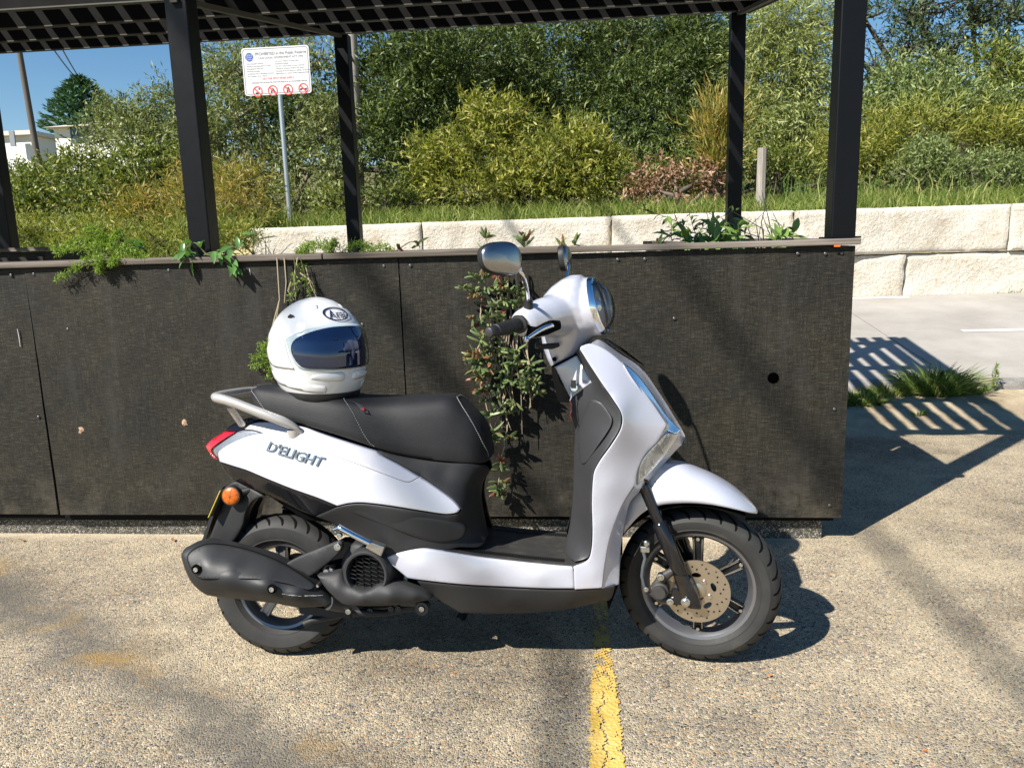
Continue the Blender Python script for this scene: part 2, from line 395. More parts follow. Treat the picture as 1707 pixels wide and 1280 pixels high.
# ---- retaining wall of split sandstone blocks, each a piece of its own
wall = thing('retaining_wall', 'pale split sandstone block retaining wall behind the concrete path', 'wall', (0, WALL_Y, .4))
def rock_block(x0, x1, z0, z1, seed):
    nx, nz = max(6, int((x1-x0)/.035)), max(5, int((z1-z0)/.035)); r = np.random.default_rng(seed)
    W_, H_ = x1-x0, z1-z0
    ph = r.uniform(0, 6.28, (26, 2)); fr = r.uniform(2, 26, (26, 2)); am = 1/(1+fr.sum(1)*.22)
    tilt = r.normal(0, .012, 2)
    plane = [(r.uniform(0, W_), r.uniform(0, H_), r.normal(0, .09), r.normal(0, .12), r.uniform(.0, .03)) for _ in range(9)]
    v = []; 
    for j in range(nz+1):
        for i in range(nx+1):
            x, z = W_*i/nx, H_*j/nz
            d = sum(am[k]*sin(fr[k,0]*x+ph[k,0])*sin(fr[k,1]*z+ph[k,1]) for k in range(26))*.009
            d += -min(.028, min(px[4] + px[2]*(x-px[0]) + px[3]*(z-px[1]) for px in plane)*.45)
            e = min(x, W_-x, z, H_-z); rd = .022*max(0, 1-e/.035)**2
            jx = r.normal(0, .003) if e == 0 else 0
            v.append((x+jx, -.03 - d*1.0 + rd + .02, z + (r.normal(0, .002) if e == 0 else 0)))
    n = nx+1; f = [(j*n+i, j*n+i+1, (j+1)*n+i+1, (j+1)*n+i) for j in range(nz) for i in range(nx)]
    # back box
    o = len(v); v += [(0, .42, 0), (W_, .42, 0), (W_, .42, H_), (0, .42, H_)]
    bot = [i for i in range(n)]; topi = [nz*n+i for i in range(n)]; lef = [j*n for j in range(nz+1)]; rig = [j*n+nx for j in range(nz+1)]
    f.append(tuple(bot[::-1]+[o, o+1])); f.append(tuple(topi+[o+2, o+3])); f.append(tuple(lef+[o+3, o])); f.append(tuple(rig[::-1]+[o+1, o+2])); f.append((o+1, o, o+3, o+2))
    me = mesh('stone_block', v, f, True, 60)
    return obj('stone_block', me, M['stone'], wall, loc=(x0, 0, z0-.4))
top_j = [-3.95, -1.84, .318, 2.33, 4.60, 6.62, 8.7, 10.8]
for i in range(len(top_j)-1): rock_block(top_j[i]+.008, top_j[i+1]-.008, .985 + (0 if i > 2 else .0), 1.478 + .004*((i*7) % 3), 10+i)
low_j = [-2.9, -.8, 1.4, 3.53, 5.7, 7.6, 9.8, 12]
for i in range(len(low_j)-1): rock_block(low_j[i]+.008, low_j[i+1]-.008, .46, .968, 30+i)

# ---- front planter box: mesh-board sheets, timber cap, pebble plinth
PY = 3.05
planter = thing('planter_box', 'long black board-clad planter box with weathered timber cap behind the scooter', 'planter', (-.7, PY, 0))
def pl(name, me, mat, label=None):
    o = obj(name, me, mat, planter, loc=(.7, -PY, 0))
    if label: o['label'] = label
    return o
def sheet(left, right, z0, z1, y, hole=None, thick=.018, warp=0.0):
    """board sheet: left/right are (x at bottom, x at top)"""
    nx, nz = 24, 18; v = []; 
    for j in range(nz+1):
        t = j/nz; z = z0+(z1-z0)*t
        for i in range(nx+1):
            s_ = i/nx; a = left[0]*(1-t)+left[1]*t; b = right[0]*(1-t)+right[1]*t
            bow = warp*(1-t)**2*(1-s_)**2
            v.append((a+(b-a)*s_, y - bow + .0015*hash2((a+(b-a)*s_)*3, z*3), z))
    n = nx+1; f = [(j*n+i, j*n+i+1, (j+1)*n+i+1, (j+1)*n+i) for j in range(nz) for i in range(nx)]
    me = mesh('board_sheet', v, f, False)
    return me
for args in (((-4.60, -4.60), (-2.336, -2.331), .108, 1.186, PY+.004, 0), ((-2.312, -2.328), (-.736, -.736), .112, 1.186, PY, .012), ((-.731, -.731), (1.022, 1.022), .108, 1.186, PY+.002, 0)):
    o = pl('board_sheet', sheet(args[0], args[1], args[2], args[3], args[4], warp=args[5]), M['panel'])
    so = o.modifiers.new('thickness', 'SOLIDIFY'); so.thickness = .016; so.offset = -1
# end board, inner boards
pl('end_board', MB().box((1.004, PY+.02, .108), (1.020, PY+.62, 1.186)).mesh(smooth=False), M['panel'])
pl('back_board', MB().box((-4.6, PY+.56, .1), (-.1, PY+.575, 1.186)).mesh(smooth=False), M['panel'])
pl('soil', MB().box((-4.55, PY+.03, 1.0), (1.0, PY+.555, 1.12)).mesh(smooth=False), M['soil'])
# cap boards (mitred front board in lengths)
capb = [(-4.62, -3.2), (-3.196, -1.30), (-1.296, .62), (.624, 1.045)]
for a, b in ((-4.62, -2.78), (-2.776, -1.04), (-1.036, 1.036)):
    o = pl('cap_board', MB().box((a, PY-.019, 1.190), (b, PY+.085, 1.2135)).mesh(smooth=False), M['cap']); bevel(o, .004, 2)
o = pl('cap_board', MB().box((.956, PY+.088, 1.188), (1.044, PY+.62, 1.213)).mesh(smooth=False), M['cap']); bevel(o, .004, 2)
o = pl('cap_board', MB().box((-4.62, PY+.50, 1.188), (-.1, PY+.60, 1.213)).mesh(smooth=False), M['cap']); bevel(o, .004, 2)
# plinth set back under the boards
o = pl('plinth', MB().box((-4.6, PY+.05, -.02), (.965, PY+.55, .10)).mesh(smooth=False), M['plinth']); bevel(o, .006, 2)
o = pl('ledge', MB().box((-4.6, PY+.022, .076), (-1.6, PY+.05, .106)).mesh(smooth=False), M['joist'])
o = pl('ledge', MB().box((-1.6, PY+.03, .085), (1.0, PY+.05, .106)).mesh(smooth=False), M['joist'])
sc_me = MB().lathe([(0, -.002), (.004, -.0025), (.0062, -.001), (.0066, .001)], 10).mesh()
for p in [(-2.39,3.05,1.161), (-2.288,3.05,1.163), (-1.696,3.05,1.163), (-1.591,3.05,1.163), (-1.372,3.05,1.16), (-0.7939,3.05,1.157), (-0.6866,3.05,1.156), (0.1337,3.05,1.158), (0.2374,3.05,1.157), (0.812,3.05,1.162), (0.9135,3.05,1.159), (0.9728,3.05,1.16), (-0.8976,3.05,0.9252), (0.3516,3.05,0.9245), (0.974,3.05,0.5559), (0.9734,3.05,0.1612), (-2.17,3.05,0.9296), (-2.359,3.05,0.552)]:
    pl('screw', sc_me, M['screw']).location = (p[0]+.7, p[1]-PY-.001, p[2])
hp = [(0.7363,3.05,0.6834)][0]
hole = MB().lathe([(0, -.0005), (.0195, -.0005), (.0215, .0005), (.022, .002)], 24).mesh()
hole.materials.append(M['darkhole'])
pl('vent_hole', hole, M['darkhole'], 'small round dark hole cut in the board').location = (hp[0]+.7, hp[1]-PY-.001, hp[2])
M['chip'] = simple('torn_board_chip', (.36,.24,.16), .9, 0, (60, .8)); M['scratch'] = simple('pale_scratch', (.55,.53,.50), .9); M['orange'] = simple('orange_paint_mark', (.75,.16,.02), .7)
for (px_, pz_) in [(p[0], p[2]) for p in [(-2.168,3.05,0.4972), (-1.698,3.05,0.523)]]:
    r = random.Random(int(px_*100)); v = []; 
    for k in range(11):
        q = 2*pi*k/11; rr = (.008+.009*r.random())*(1.5 if sin(q) < -.3 else 1); v.append((px_+cos(q)*rr*.9, PY-.002-.004*r.random(), pz_+sin(q)*rr))
    v.append((px_, PY-.008, pz_)); 
    pl('torn_chip', mesh('torn_chip', v, [(k, (k+1) % 11, 11) for k in range(11)]), M['chip'])
for a in ([(-2.396,3.05,0.9364), (-2.393,3.05,0.9056), (-2.394,3.05,0.8593)], [(-1.351,3.05,1.162), (-1.35,3.05,1.149), (-1.349,3.05,1.135)]):
    pl('scratch', MB().tube([(p[0], PY-.001, p[2]) for p in a], [.0012, .0022, .0012], 6).mesh(), M['scratch'])
pl('paint_mark', MB().box((.938, PY-.0215, 1.184), (.960, PY-.0185, 1.1905)).mesh(smooth=False), M['orange'])

# return planter at the right end, running back from the front one
rp = thing('planter_box', 'short grey timber planter at the right end holding leafy plants', 'planter', (.72, 4.2, 0))
def rpo(name, lo, hi, mat): return bevel(obj(name, MB().box(lo, hi).mesh(smooth=False), mat, rp, loc=(-.72, -4.2, 0)), .004, 2)
rpo('side_board', (.40, 3.70, .15), (.418, 5.10, 1.185), M['greywood']); rpo('side_board', (1.004, 3.70, .15), (1.02, 5.10, 1.185), M['panel'])
rpo('cap_board', (.385, 3.66, 1.188), (.47, 5.12, 1.216), M['cap']); rpo('cap_board', (.95, 3.68, 1.188), (1.035, 5.12, 1.214), M['cap'])
rpo('back_board', (.42, 5.08, .15), (1.0, 5.098, 1.185), M['panel']); rpo('soil', (.42, 3.72, 1.0), (1.0, 5.078, 1.13), M['soil'])
# back planter on the left
bp = thing('planter_box', 'low dark planter with brown timber rim at the far left behind the front planter', 'planter', (-4.6, 5.2, 0))
lp = [(-3.626,4.95,1.294), (-3.64,4.95,1.198)]
def bpo(name, lo, hi, mat): return bevel(obj(name, MB().box(lo, hi).mesh(smooth=False), mat, bp, loc=(4.6, -5.2, 0)), .004, 2)
bpo('side_board', (-6.4, 4.96, .15), (lp[0][0]-.012, 4.978, lp[0][2]-.028), M['panel']); bpo('end_board', (lp[0][0]-.03, 4.98, .15), (lp[0][0]-.012, 5.5, lp[0][2]-.028), M['panel'])
bpo('cap_board', (-6.4, 4.93, lp[0][2]-.026), (lp[0][0], 5.03, lp[0][2]), M['cap']); bpo('soil', (-6.4, 4.98, 1.0), (lp[0][0]-.03, 5.5, 1.2), M['soil'])

# ---- pergola
SL = tan(radians(10.3)); PX = [-6.62, -4.09, -1.555, .978]; FY, BY = 3.10, 5.25
def roof_z(y): return 2.600 + (y-BY)*SL          # underside of the joists
perg = thing('pergola', 'black steel pergola with slatted sloping roof over the planters', 'pergola', (-1.5, 4.2, 0))
def pg(name, me, mat): return obj(name, me, mat, perg, loc=(1.5, -4.2, 0))
for k, x in enumerate(PX):
    for y in (FY, BY):
        bz = 1.2145 if y == FY else .2
        zt = roof_z(y)+ (.0 if y == BY else .02)
        w = .045
        o = pg('post', MB().box((x-w, y-w, bz), (x+w, y+w, zt-.002)).mesh(smooth=False), M['steel']); bevel(o, .005, 2)
        if y == FY: 
            o = pg('base_plate', MB().box((x-.06, y-.06, 1.2142), (x+.06, y+.06, 1.221)).mesh(smooth=False), M['steel'])
JH = .15
def shear_box(x0, x1, y0, y1, h, dz=0):
    v = []
    for x in (x0, x1):
        for y in (y0, y1):
            for z in (0, h): v.append((x, y, roof_z(y)+z+dz))
    return MB().add(v, [(0,1,3,2),(4,6,7,5),(0,4,5,1),(2,3,7,6),(0,2,6,4),(1,5,7,3)]).mesh(smooth=False)
RX0, RX1 = -6.75, 1.03
for j, y in enumerate((3.13, 3.78, 4.43, BY-.10)):
    zz = roof_z(y)
    pg('joist', MB().box((RX0, y, zz+.006), (RX1, y+.006, zz+JH)).mesh(smooth=False), M['joist'])
    pg('joist_flange', MB().box((RX0, y-.0015, zz), (RX1, y+.026, zz+.0055)).mesh(smooth=False), M['joistflange'])
for x in PX: pg('rafter', shear_box(x-.014, x+.014, FY-.06, BY+.03, .022, -.020), M['joistflange'])
pg('fascia', shear_box(RX1+.0005, RX1+.03, FY-.10, BY+.02, JH+.03, -.006), M['joist'])
bx = RX0+.03; bat_me = shear_box(-.041, .041, 3.06, BY+.03, .022, JH+.001)
while bx < RX1:
    pg('batten', bat_me, M['batten']).location = (bx+1.5, -4.2, 0); bx += .137

# ---- reserve sign on its pole
SY = 9.75
sc4 = [(-4.168,9.75,3.682), (-3.319,9.75,3.664), (-3.317,9.75,3.109), (-4.18,9.75,3.119)]
cx = sum(p[0] for p in sc4)/4; cz = sum(p[2] for p in sc4)/4
SW = ((sc4[1][0]-sc4[0][0])+(sc4[2][0]-sc4[3][0]))/2; SH = ((sc4[0][2]-sc4[3][2])+(sc4[1][2]-sc4[2][2]))/2
sb = [(-3.725,9.75,1.551)][0]
M['signwhite'] = simple('white_sign_sheet', (.56,.565,.56), .4, 0, (40, .05)); M['signgrey'] = simple('sign_print_grey', (.12,.12,.14), .6); M['signred'] = simple('sign_print_red', (.62,.035,.03), .6)
M['signblue'] = simple('sign_print_blue', (.03,.085,.34), .6); M['signblack'] = simple('sign_print_black', (.03,.03,.032), .6)
sign = thing('reserve_sign', 'white reserve rules sign with red prohibition symbols on a grey pole', 'sign', (cx, SY, 1.3))
def rrect(w, h, r, n=5):
    p = []
    for cx_, cz_, a0 in ((w/2-r, h/2-r, 0), (-w/2+r, h/2-r, 90), (-w/2+r, -h/2+r, 180), (w/2-r, -h/2+r, 270)):
        for k in range(n+1): q = radians(a0+90*k/n); p.append((cx_+r*cos(q), cz_+r*sin(q)))
    return p
def sgn(name, me, mat, x=0, z=0, y=0): return obj(name, me, mat, sign, loc=(x, y, cz-1.3+z))
def flat(poly, y0, y1):
    n = len(poly); v = [(x, y0, z) for x, z in poly]+[(x, y1, z) for x, z in poly]
    return mesh('plate', v, [tuple(range(n)), tuple(range(2*n-1, n-1, -1))]+[(i, n+i, n+(i+1) % n, (i+1) % n) for i in range(n)])
def ring_flat(po, pi_, y):
    n = len(po); v = [(x, y, z) for x, z in po]+[(x, y, z) for x, z in pi_]
    return mesh('ring', v, [(i, (i+1) % n, n+(i+1) % n, n+i) for i in range(n)])
sgn('plate', flat(rrect(SW, SH, .035), -.0015, .0015), M['signwhite'])
sgn('border', ring_flat(rrect(SW-.030, SH-.030, .028), rrect(SW-.042, SH-.042, .024), -.0028), M['signgrey'])
def stxt(body, size, x, z, mat, align='LEFT', sp=1.0):
    me = text_mesh(body, size, 0, align, space=sp); me.transform(Matrix.Rotation(pi/2, 4, 'X')); sgn('lettering', me, mat, x, z, -.0032)
L_ = -SW/2; T_ = SH/2; k_ = SW/1.07
u = SW/1080.0      # sign drawn on a 1080-wide layout
def X(px_): return L_+(px_-205)*u
def Z(py_): return T_-(py_-170)*u
stxt('PROHIBITED in this Public Reserve', 62*u, X(830), Z(268), M['signgrey'], 'CENTER', .93)
stxt('S.632 LOCAL GOVERNMENT ACT 1993', 42*u, X(830), Z(328), M['signgrey'], 'CENTER')
for i, t in enumerate(('Removing plant material', 'Playing or practising golf or archery', 'Damaging the dune area', 'Breaking of bottles', 'Interfering with or damaging structures', 'No Camping - Fires - Horses')):
    stxt(t, 27*u, X(275), Z(405+i*37), M['signgrey'])
for i, t in enumerate(('No motor vehicles or motor bikes', 'Disposal of rubbish', 'Use of or release from to items contained,', 'material or contents of refuse into waters', 'Camping across the dunes or walking, use of horse or', 'lighting fires in a reserve and/or signposted limits')):
    stxt(t, 27*u, X(735), Z(385+i*36), M['signgrey'])
stxt('ON THE SPOT FINES APPLY', 42*u, X(765), Z(635), M['signred'], 'CENTER')
stxt('OFFENDERS MAY BE REMOVED FROM THE RESERVE BY AN AUTHORISED OFFICER', 24.5*u, X(775), Z(690), M['signblack'], 'CENTER')
circ = lambda r, n=32: [(r*cos(2*pi*k/n), r*sin(2*pi*k/n)) for k in range(n)]
sgn('emblem', mesh('disc', [(x, 0, z) for x, z in circ(64*u)], [tuple(range(32))]), M['signblue'], X(325), Z(305), -.0032)
for i, t in enumerate(('Central', 'Coast', 'Council')): 
    me = text_mesh(t, 36*u, 0, 'CENTER'); me.transform(Matrix.Rotation(pi/2, 4, 'X')); sgn('lettering', me, M['signwhite'], X(322+4*i), Z(275+i*32), -.0045)
for i in range(4):
    xc, zc = X(415+i*247), Z(818-i*4)
    ro = sgn('prohibition_ring', ring_flat(circ(80*u), circ(64*u), -.0036), M['signred'], xc, zc)
    q = MB()
    if i == 0: q.add([(-.02,0,-.03),(.006,0,-.03),(.012,0,-.012),(-.012,0,-.006),(-.026,0,-.016)], [(0,1,2,3,4)]).add([(.01,0,.02),(.026,0,.018),(.028,0,.034),(.014,0,.036)], [(0,1,2,3)])
    elif i == 1: q.add([(-.026,0,-.02),(-.008,0,-.024),(-.006,0,.0),(-.018,0,.006)], [(0,1,2,3)]).add([(-.008,0,.026),(.004,0,.03),(.034,0,-.018),(.02,0,-.026)], [(0,1,2,3)])
    elif i == 2: q.add([(-.018,0,-.03),(-.006,0,-.032),(.0,0,-.012),(.01,0,-.032),(.022,0,-.026),(.018,0,.006),(.004,0,.034),(-.012,0,.012)], [(0,1,2,3,4,5,6,7)])
    else: q.add([(-.04,0,.002),(-.012,0,.006),(.014,0,.002),(.04,0,.008),(.036,0,-.008),(-.036,0,-.008)], [(0,1,2,3,4,5)]).add([(-.03+.009*cos(t),0,-.010+.009*sin(t)) for t in np.linspace(0, 6, 9)], [tuple(range(9))]).add([(.026+.009*cos(t),0,-.010+.009*sin(t)) for t in np.linspace(0, 6, 9)], [tuple(range(9))])
    kk = u*80/.056
    sgn('symbol', mesh('symbol', [(a*kk/1.0, b, c_*kk) for a, b, c_ in q.v], q.f), M['signblack'], xc, zc, -.0036)
    bar = [(-60*u, 46*u), (-46*u, 60*u), (60*u, -46*u), (46*u, -60*u)]
    sgn('prohibition_bar', mesh('bar', [(x, 0, z) for x, z in bar], [(0, 1, 2, 3)]), M['signred'], xc, zc, -.0042)
obj('pole', MB().tube([(0, .03, 1.35-1.3), (0, .03, cz-1.3+SH*.42)], .030, 16).mesh(), M['galv'], sign, loc=(sb[0]-cx-.012, 0, 0))
for z in (-.14, .14): obj('clamp', MB().box((-.05, .0025, cz-1.3+z-.012), (.05, .056, cz-1.3+z+.012)).mesh(smooth=False), M['galv'], sign, loc=(sb[0]-cx-.012, 0, 0))

# ---- timber poles and posts
def pole(name, label, cat, base, top, r0, r1, mat, n=14):
    b = Vector(base); d = Vector(top)-b; m = MB(); pts = [d*(i/12) for i in range(13)]
    m.tube(pts, [r0+(r1-r0)*i/12+.004*hash2(i*1.7, r0*9) for i in range(13)], n)
    o = obj(name, m.mesh(), mat, loc=base); return tag(o, label, cat)
tp = [(-3.402,12.1,4.352), (-3.479,12.1,2.386)]
pole('timber_pole', 'pale grey timber pole standing behind the middle back post', 'pole', (tp[1][0], 12.1, 1.3), (tp[0][0]-.02, 12.1, 5.4), .085, .08, M['greywood'])
sp = [(2.238,10.3,2.301), (2.254,10.3,1.75)]
o = pole('fence_post', 'short weathered timber stump post on the grassy bank', 'post', (sp[1][0], 10.3, 1.4), (sp[0][0]+.02, 10.3, sp[0][2]), .062, .056, M['greywood'], 8)

# ---- overhead service cables (bundled conductors) crossing above the car park
for nm, x0, x1, r, lab in (('overhead_cable', -6.80, -6.73, .027, 'black overhead cable whose shadow runs beside the front wheel'), ('overhead_cable', -8.06, -7.83, .036, 'thicker overhead cable whose shadow falls beside the yellow line')):
    pts = []
    for i in range(41):
        t = i/40; y = -20+26*t; yy = y+3.74; xx = x0+(x1-x0)*max(0, min(1, (yy+1.0)/2.0))*.5
        pts.append((xx, y, 11.0 + 1.2*((yy+1.5)/16)**2))
    tag(obj(nm, MB().tube(pts, r, 8).mesh(), M['cable']), lab, 'cable')


# ================================================================== scooter
LEAN = radians(7); SC_O = [(-0.938,2.136,0)][0]
scooter = thing('scooter', 'white motor scooter with black seat parked beside the black planter', 'scooter', SC_O, (-LEAN, 0, 0))
def m_pearl():
    s = NB('pearl_white_paint'); setp(s.b, base=(.43,.45,.54), rough=.30, spec=.4, coat=1.0, coatr=.02)
    g = s.n.new('ShaderNodeBsdfGlossy'); g.inputs['Color'].default_value = (1.0,.78,.28,1); g.inputs['Roughness'].default_value = .40
    mx = s.n.new('ShaderNodeMixShader'); mx.inputs[0].default_value = .12
    out = s.n['Material Output']; s.l.new(s.b.outputs[0], mx.inputs[1]); s.l.new(g.outputs[0], mx.inputs[2]); s.l.new(mx.outputs[0], out.inputs[0])
    return s.m
def m_rubber():
    s = NB('tyre_rubber'); v = s.co(); n = s.noise(v, 9, 5, .6); n2 = s.noise(v, 400, 2)
    s.base(s.ramp(n, [(.35, (.017,.017,.017)), (.6, (.028,.0275,.026)), (.78, (.055,.051,.045))])); s.bump(n2, .3, .001); setp(s.b, rough=.68, spec=.4); return s.m
def m_seat():
    s = NB('seat_vinyl'); v = s.co(); w = s.voro(v, 520, 'F1', 0); n = s.noise(v, 14, 4, .6)
    s.base(s.ramp(n, [(.3, (.0095,.0095,.0108)), (.7, (.016,.016,.018))])); s.bump(w, .35, .0012); setp(s.b, rough=.6, spec=.35); return s.m
def m_floor():
    s = NB('ribbed_floor_rubber'); v = s.co(); x, y, z = s.sep(v)
    wv = s.n.new('ShaderNodeTexWave'); wv.wave_type = 'BANDS'; wv.bands_direction = 'X'; wv.inputs['Scale'].default_value = 90; s.l.new(v, wv.inputs['Vector'])
    n = s.noise(v, 22, 5, .65)
    s.base(s.ramp(n, [(.3, (.018,.018,.017)), (.55, (.030,.029,.027)), (.75, (.07,.062,.05))])); s.bump(wv.outputs[1], .12, .001); setp(s.b, rough=.7); return s.m
def m_thin_glass():
    s = NB('clear_polycarbonate'); t = s.n.new('ShaderNodeBsdfTransparent'); t.inputs[0].default_value = (.95,.97,.98,1); g = s.n.new('ShaderNodeBsdfGlossy'); g.inputs['Roughness'].default_value = .02
    fr = s.n.new('ShaderNodeFresnel'); fr.inputs['IOR'].default_value = 1.55; mx = s.n.new('ShaderNodeMixShader'); s.l.new(fr.outputs[0], mx.inputs[0]); s.l.new(t.outputs[0], mx.inputs[1]); s.l.new(g.outputs[0], mx.inputs[2])
    s.l.new(mx.outputs[0], s.n['Material Output'].inputs[0]); return s.m
def m_ir(): 
    return simple('cast_alloy', (.30,.30,.31), .38, .8, (350, .2))
K = dict(white=m_pearl(), rubber=m_rubber(), seat=m_seat(), floor=m_floor(), alloy=m_ir(),
    plastic=simple('matt_black_plastic', (.013,.013,.0138), .52, 0, (900, .25), spec=.4),
    plastic2=simple('charcoal_plastic', (.024,.024,.0255), .58, 0, (900, .25), spec=.4),
    exh=simple('muffler_black', (.015,.0157,.017), .52, 0, (500, .2), spec=.5),
    gloss=simple('gloss_black', (.006,.006,.007), .06, spec=.6), inner=simple('inner_black', (.0025,.0025,.0025), .9, spec=.1),
    chrome=simple('chrome', (.82,.83,.85), .06, 1.0), satin=simple('satin_mirror_shell', (.34,.34,.34), .27, 1.0), tab=simple('grey_tab', (.10,.10,.105), .6), badge=simple('badge_chrome', (.42,.42,.43), .22, 1.0), silver=simple('silver_paint', (.50,.485,.46), .34, .5, (600, .08)),
    steel=simple('bolt_zinc', (.62,.63,.62), .28, 1.0), disc=simple('brake_disc_steel', (.48,.41,.32), .34, .92, (220, .12)),
    rim=simple('rim_silver', (.20,.20,.212), .36, .75, (400, .1)), spoke=simple('spoke_black', (.012,.012,.013), .3, .2),
    fork=simple('fork_gloss_black', (.008,.008,.010), .12, spec=.6), caliper=simple('caliper_grey', (.055,.052,.05), .5, .4, (200, .3)),
    red=simple('tail_light_red', (.33,.006,.012), .1, coat=1.0), amber=simple('amber_reflector', (.46,.10,.004), .4, coat=.15),
    stitch=simple('grey_stitching', (.26,.26,.26), .8), yellowplate=simple('number_plate_yellow', (.72,.58,.08), .5),
    clear=m_thin_glass(), hose=simple('brake_hose', (.07,.08,.09), .5),
    keyred=simple('red_key_fob', (.10,.018,.016), .45, .3), grey=simple('inner_grey', (.030,.030,.032), .40, 0, (900, .2)),
    swing=simple('swingarm_dark', (.05,.052,.056), .45, .35, (200, .3)))
K['amberdark'] = simple('amber_facet_line', (.26,.05,.002), .5); K['lensgrey'] = simple('grey_lens_reflector', (.30,.31,.33), .3, .6)
K['lensback'] = simple('lens_reflector', (.85,.86,.88), .22, .75)

def catmull(pts, step, closed=True):
    """resample (n,k) control points; 4th value 1 marks a corner"""
    P = [np.array(p[:3], float) for p in pts]; cor = [len(p) > 3 and p[3] > 0 for p in pts]; n = len(P); out = []; flag = []
    rngs = range(n) if closed else range(n-1)
    for i in rngs:
        a, b = P[i], P[(i+1) % n]
        p0 = P[(i-1) % n] if (closed or i > 0) else a - (b-a); p3 = P[(i+2) % n] if (closed or i+2 < n) else b + (b-a)
        if cor[i]: p0 = a - (b-a)*1.0
        if cor[(i+1) % n]: p3 = b + (b-a)*1.0
        L = np.linalg.norm(b-a); m = max(1, int(round(L/step)))
        m1 = (b-p0)*.5; m2 = (p3-a)*.5
        l1, l2 = np.linalg.norm(m1), np.linalg.norm(m2)
        if l1 > L: m1 *= L/l1
        if l2 > L: m2 *= L/l2
        for k in range(m):
            t = k/m; h = (2*t**3-3*t*t+1)*a + (t**3-2*t*t+t)*m1 + (-2*t**3+3*t*t)*b + (t**3-t*t)*m2
            out.append(h)
    if not closed: out.append(P[-1])
    return np.array(out)
def tps_fit(xz, val, lam=2e-4):
    n = len(xz); d = np.linalg.norm(xz[:, None]-xz[None], axis=2); Km = np.where(d > 0, d*d*np.log(d+1e-12), 0)+lam*np.eye(n)
    Pm = np.hstack([np.ones((n, 1)), xz]); A = np.zeros((n+3, n+3)); A[:n, :n] = Km; A[:n, n:] = Pm; A[n:, :n] = Pm.T
    s = np.linalg.lstsq(A, np.concatenate([val, np.zeros(3)]), rcond=None)[0]
    def ev(q):
        d = np.linalg.norm(q[:, None]-xz[None], axis=2); return (np.where(d > 0, d*d*np.log(d+1e-12), 0))@s[:n] + s[n] + q@s[n+1:]
    return ev
def panel_mesh(outline, ctrl=(), step=.006, grid=.012, roll=.006, depth=.005, thick=.012, lift=0.0, sharp=50, xf=None):
    """curved body panel: outline and inner control points are (x, y, z[, corner]); y is fitted smoothly over x-z, the rim rolls inwards"""
    R = catmull(outline, step)
    ctl = np.array([p[:3] for p in list(outline)+list(ctrl)], float)
    # fit on a decimated resample so that edges keep their own depth
    fitp = np.vstack([R[::max(1, len(R)//70)], np.array([p[:3] for p in ctrl], float).reshape(-1, 3)])
    ev = tps_fit(fitp[:, [0, 2]], fitp[:, 1])
    B = R[:, [0, 2]]; n = len(B)
    area = .5*np.sum(B[:, 0]*np.roll(B[:, 1], -1)-np.roll(B[:, 0], -1)*B[:, 1])
    if area < 0: B = B[::-1].copy()
    tan_ = np.roll(B, -1, 0)-np.roll(B, 1, 0); nor = np.stack([-tan_[:, 1], tan_[:, 0]], 1); nor /= np.linalg.norm(nor, axis=1)[:, None]+1e-9
    A_, Bn = B, np.roll(B, -1, 0); AB = Bn-A_; L2 = (AB**2).sum(1)+1e-12
    def dist(q):
        t = np.clip(((q[:, None]-A_[None])*AB[None]).sum(2)/L2[None], 0, 1); pr = A_[None]+t[..., None]*AB[None]
        return np.sqrt(((q[:, None]-pr)**2).sum(2)).min(1)
    def inside(q):
        y0, y1 = A_[None, :, 1], Bn[None, :, 1]; yy = q[:, None, 1]
        c_ = ((y0 > yy) != (y1 > yy)) & (q[:, None, 0] < (Bn[None, :, 0]-A_[None, :, 0])*(yy-y0)/(y1-y0+1e-12)+A_[None, :, 0])
        return c_.sum(1) % 2 == 1
    pts = []
    for k, e in enumerate((.25, .6, 1.05)):
        q = B + nor*roll*e; m = inside(q) & (dist(q) > roll*e*.93); pts.append(q[m][::1 if k < 2 else 2])
    lo, hi = B.min(0), B.max(0)
    gx, gz = np.meshgrid(np.arange(lo[0], hi[0], grid), np.arange(lo[1], hi[1], grid*.9)); gx[1::2] += grid*.5
    q = np.stack([gx.ravel(), gz.ravel()], 1); q = q[inside(q)]
    if len(q): q = q[dist(q) > max(roll*1.4, grid*.5)]
    allp = np.vstack([B]+pts+[q])
    res = geometry.delaunay_2d_cdt([Vector(p) for p in allp], [(i, (i+1) % n) for i in range(n)], [], 1, 1e-6)
    v2 = np.array([tuple(p) for p in res[0]]); faces = [tuple(f) for f in res[2]]
    orig = res[3]; d = dist(v2); y = ev(v2)
    t = np.clip(d/roll, 0, 1); y = y + depth*(1-np.sqrt(np.clip(1-(1-t)**2, 0, 1))) - lift
    verts = [(a[0], yy, a[1]) for a, yy in zip(v2, y)]
    # make all faces look to -y, then add the rim
    F = []
    for f in faces:
        p = [v2[i] for i in f]; ar = sum(p[i][0]*p[(i+1) % len(p)][1]-p[(i+1) % len(p)][0]*p[i][1] for i in range(len(p)))
        F.append(f if ar > 0 else f[::-1])
    cnt = {}
    for f in F:
        for i in range(len(f)):
            e = (f[i], f[(i+1) % len(f)]); cnt[e] = cnt.get(e, 0)+1
    be = [e for e in cnt if (e[1], e[0]) not in cnt]
    mp = {}
    for a, b in be:
        for k in (a, b):
            if k not in mp: mp[k] = len(verts); x_, y_, z_ = verts[k]; verts.append((x_, y_+thick, z_))
    for a, b in be: F.append((b, a, mp[a], mp[b]))
    if xf is not None: verts = [tuple(xf @ Vector(p)) for p in verts]
    me = mesh('panel', verts, F, True, sharp); return me
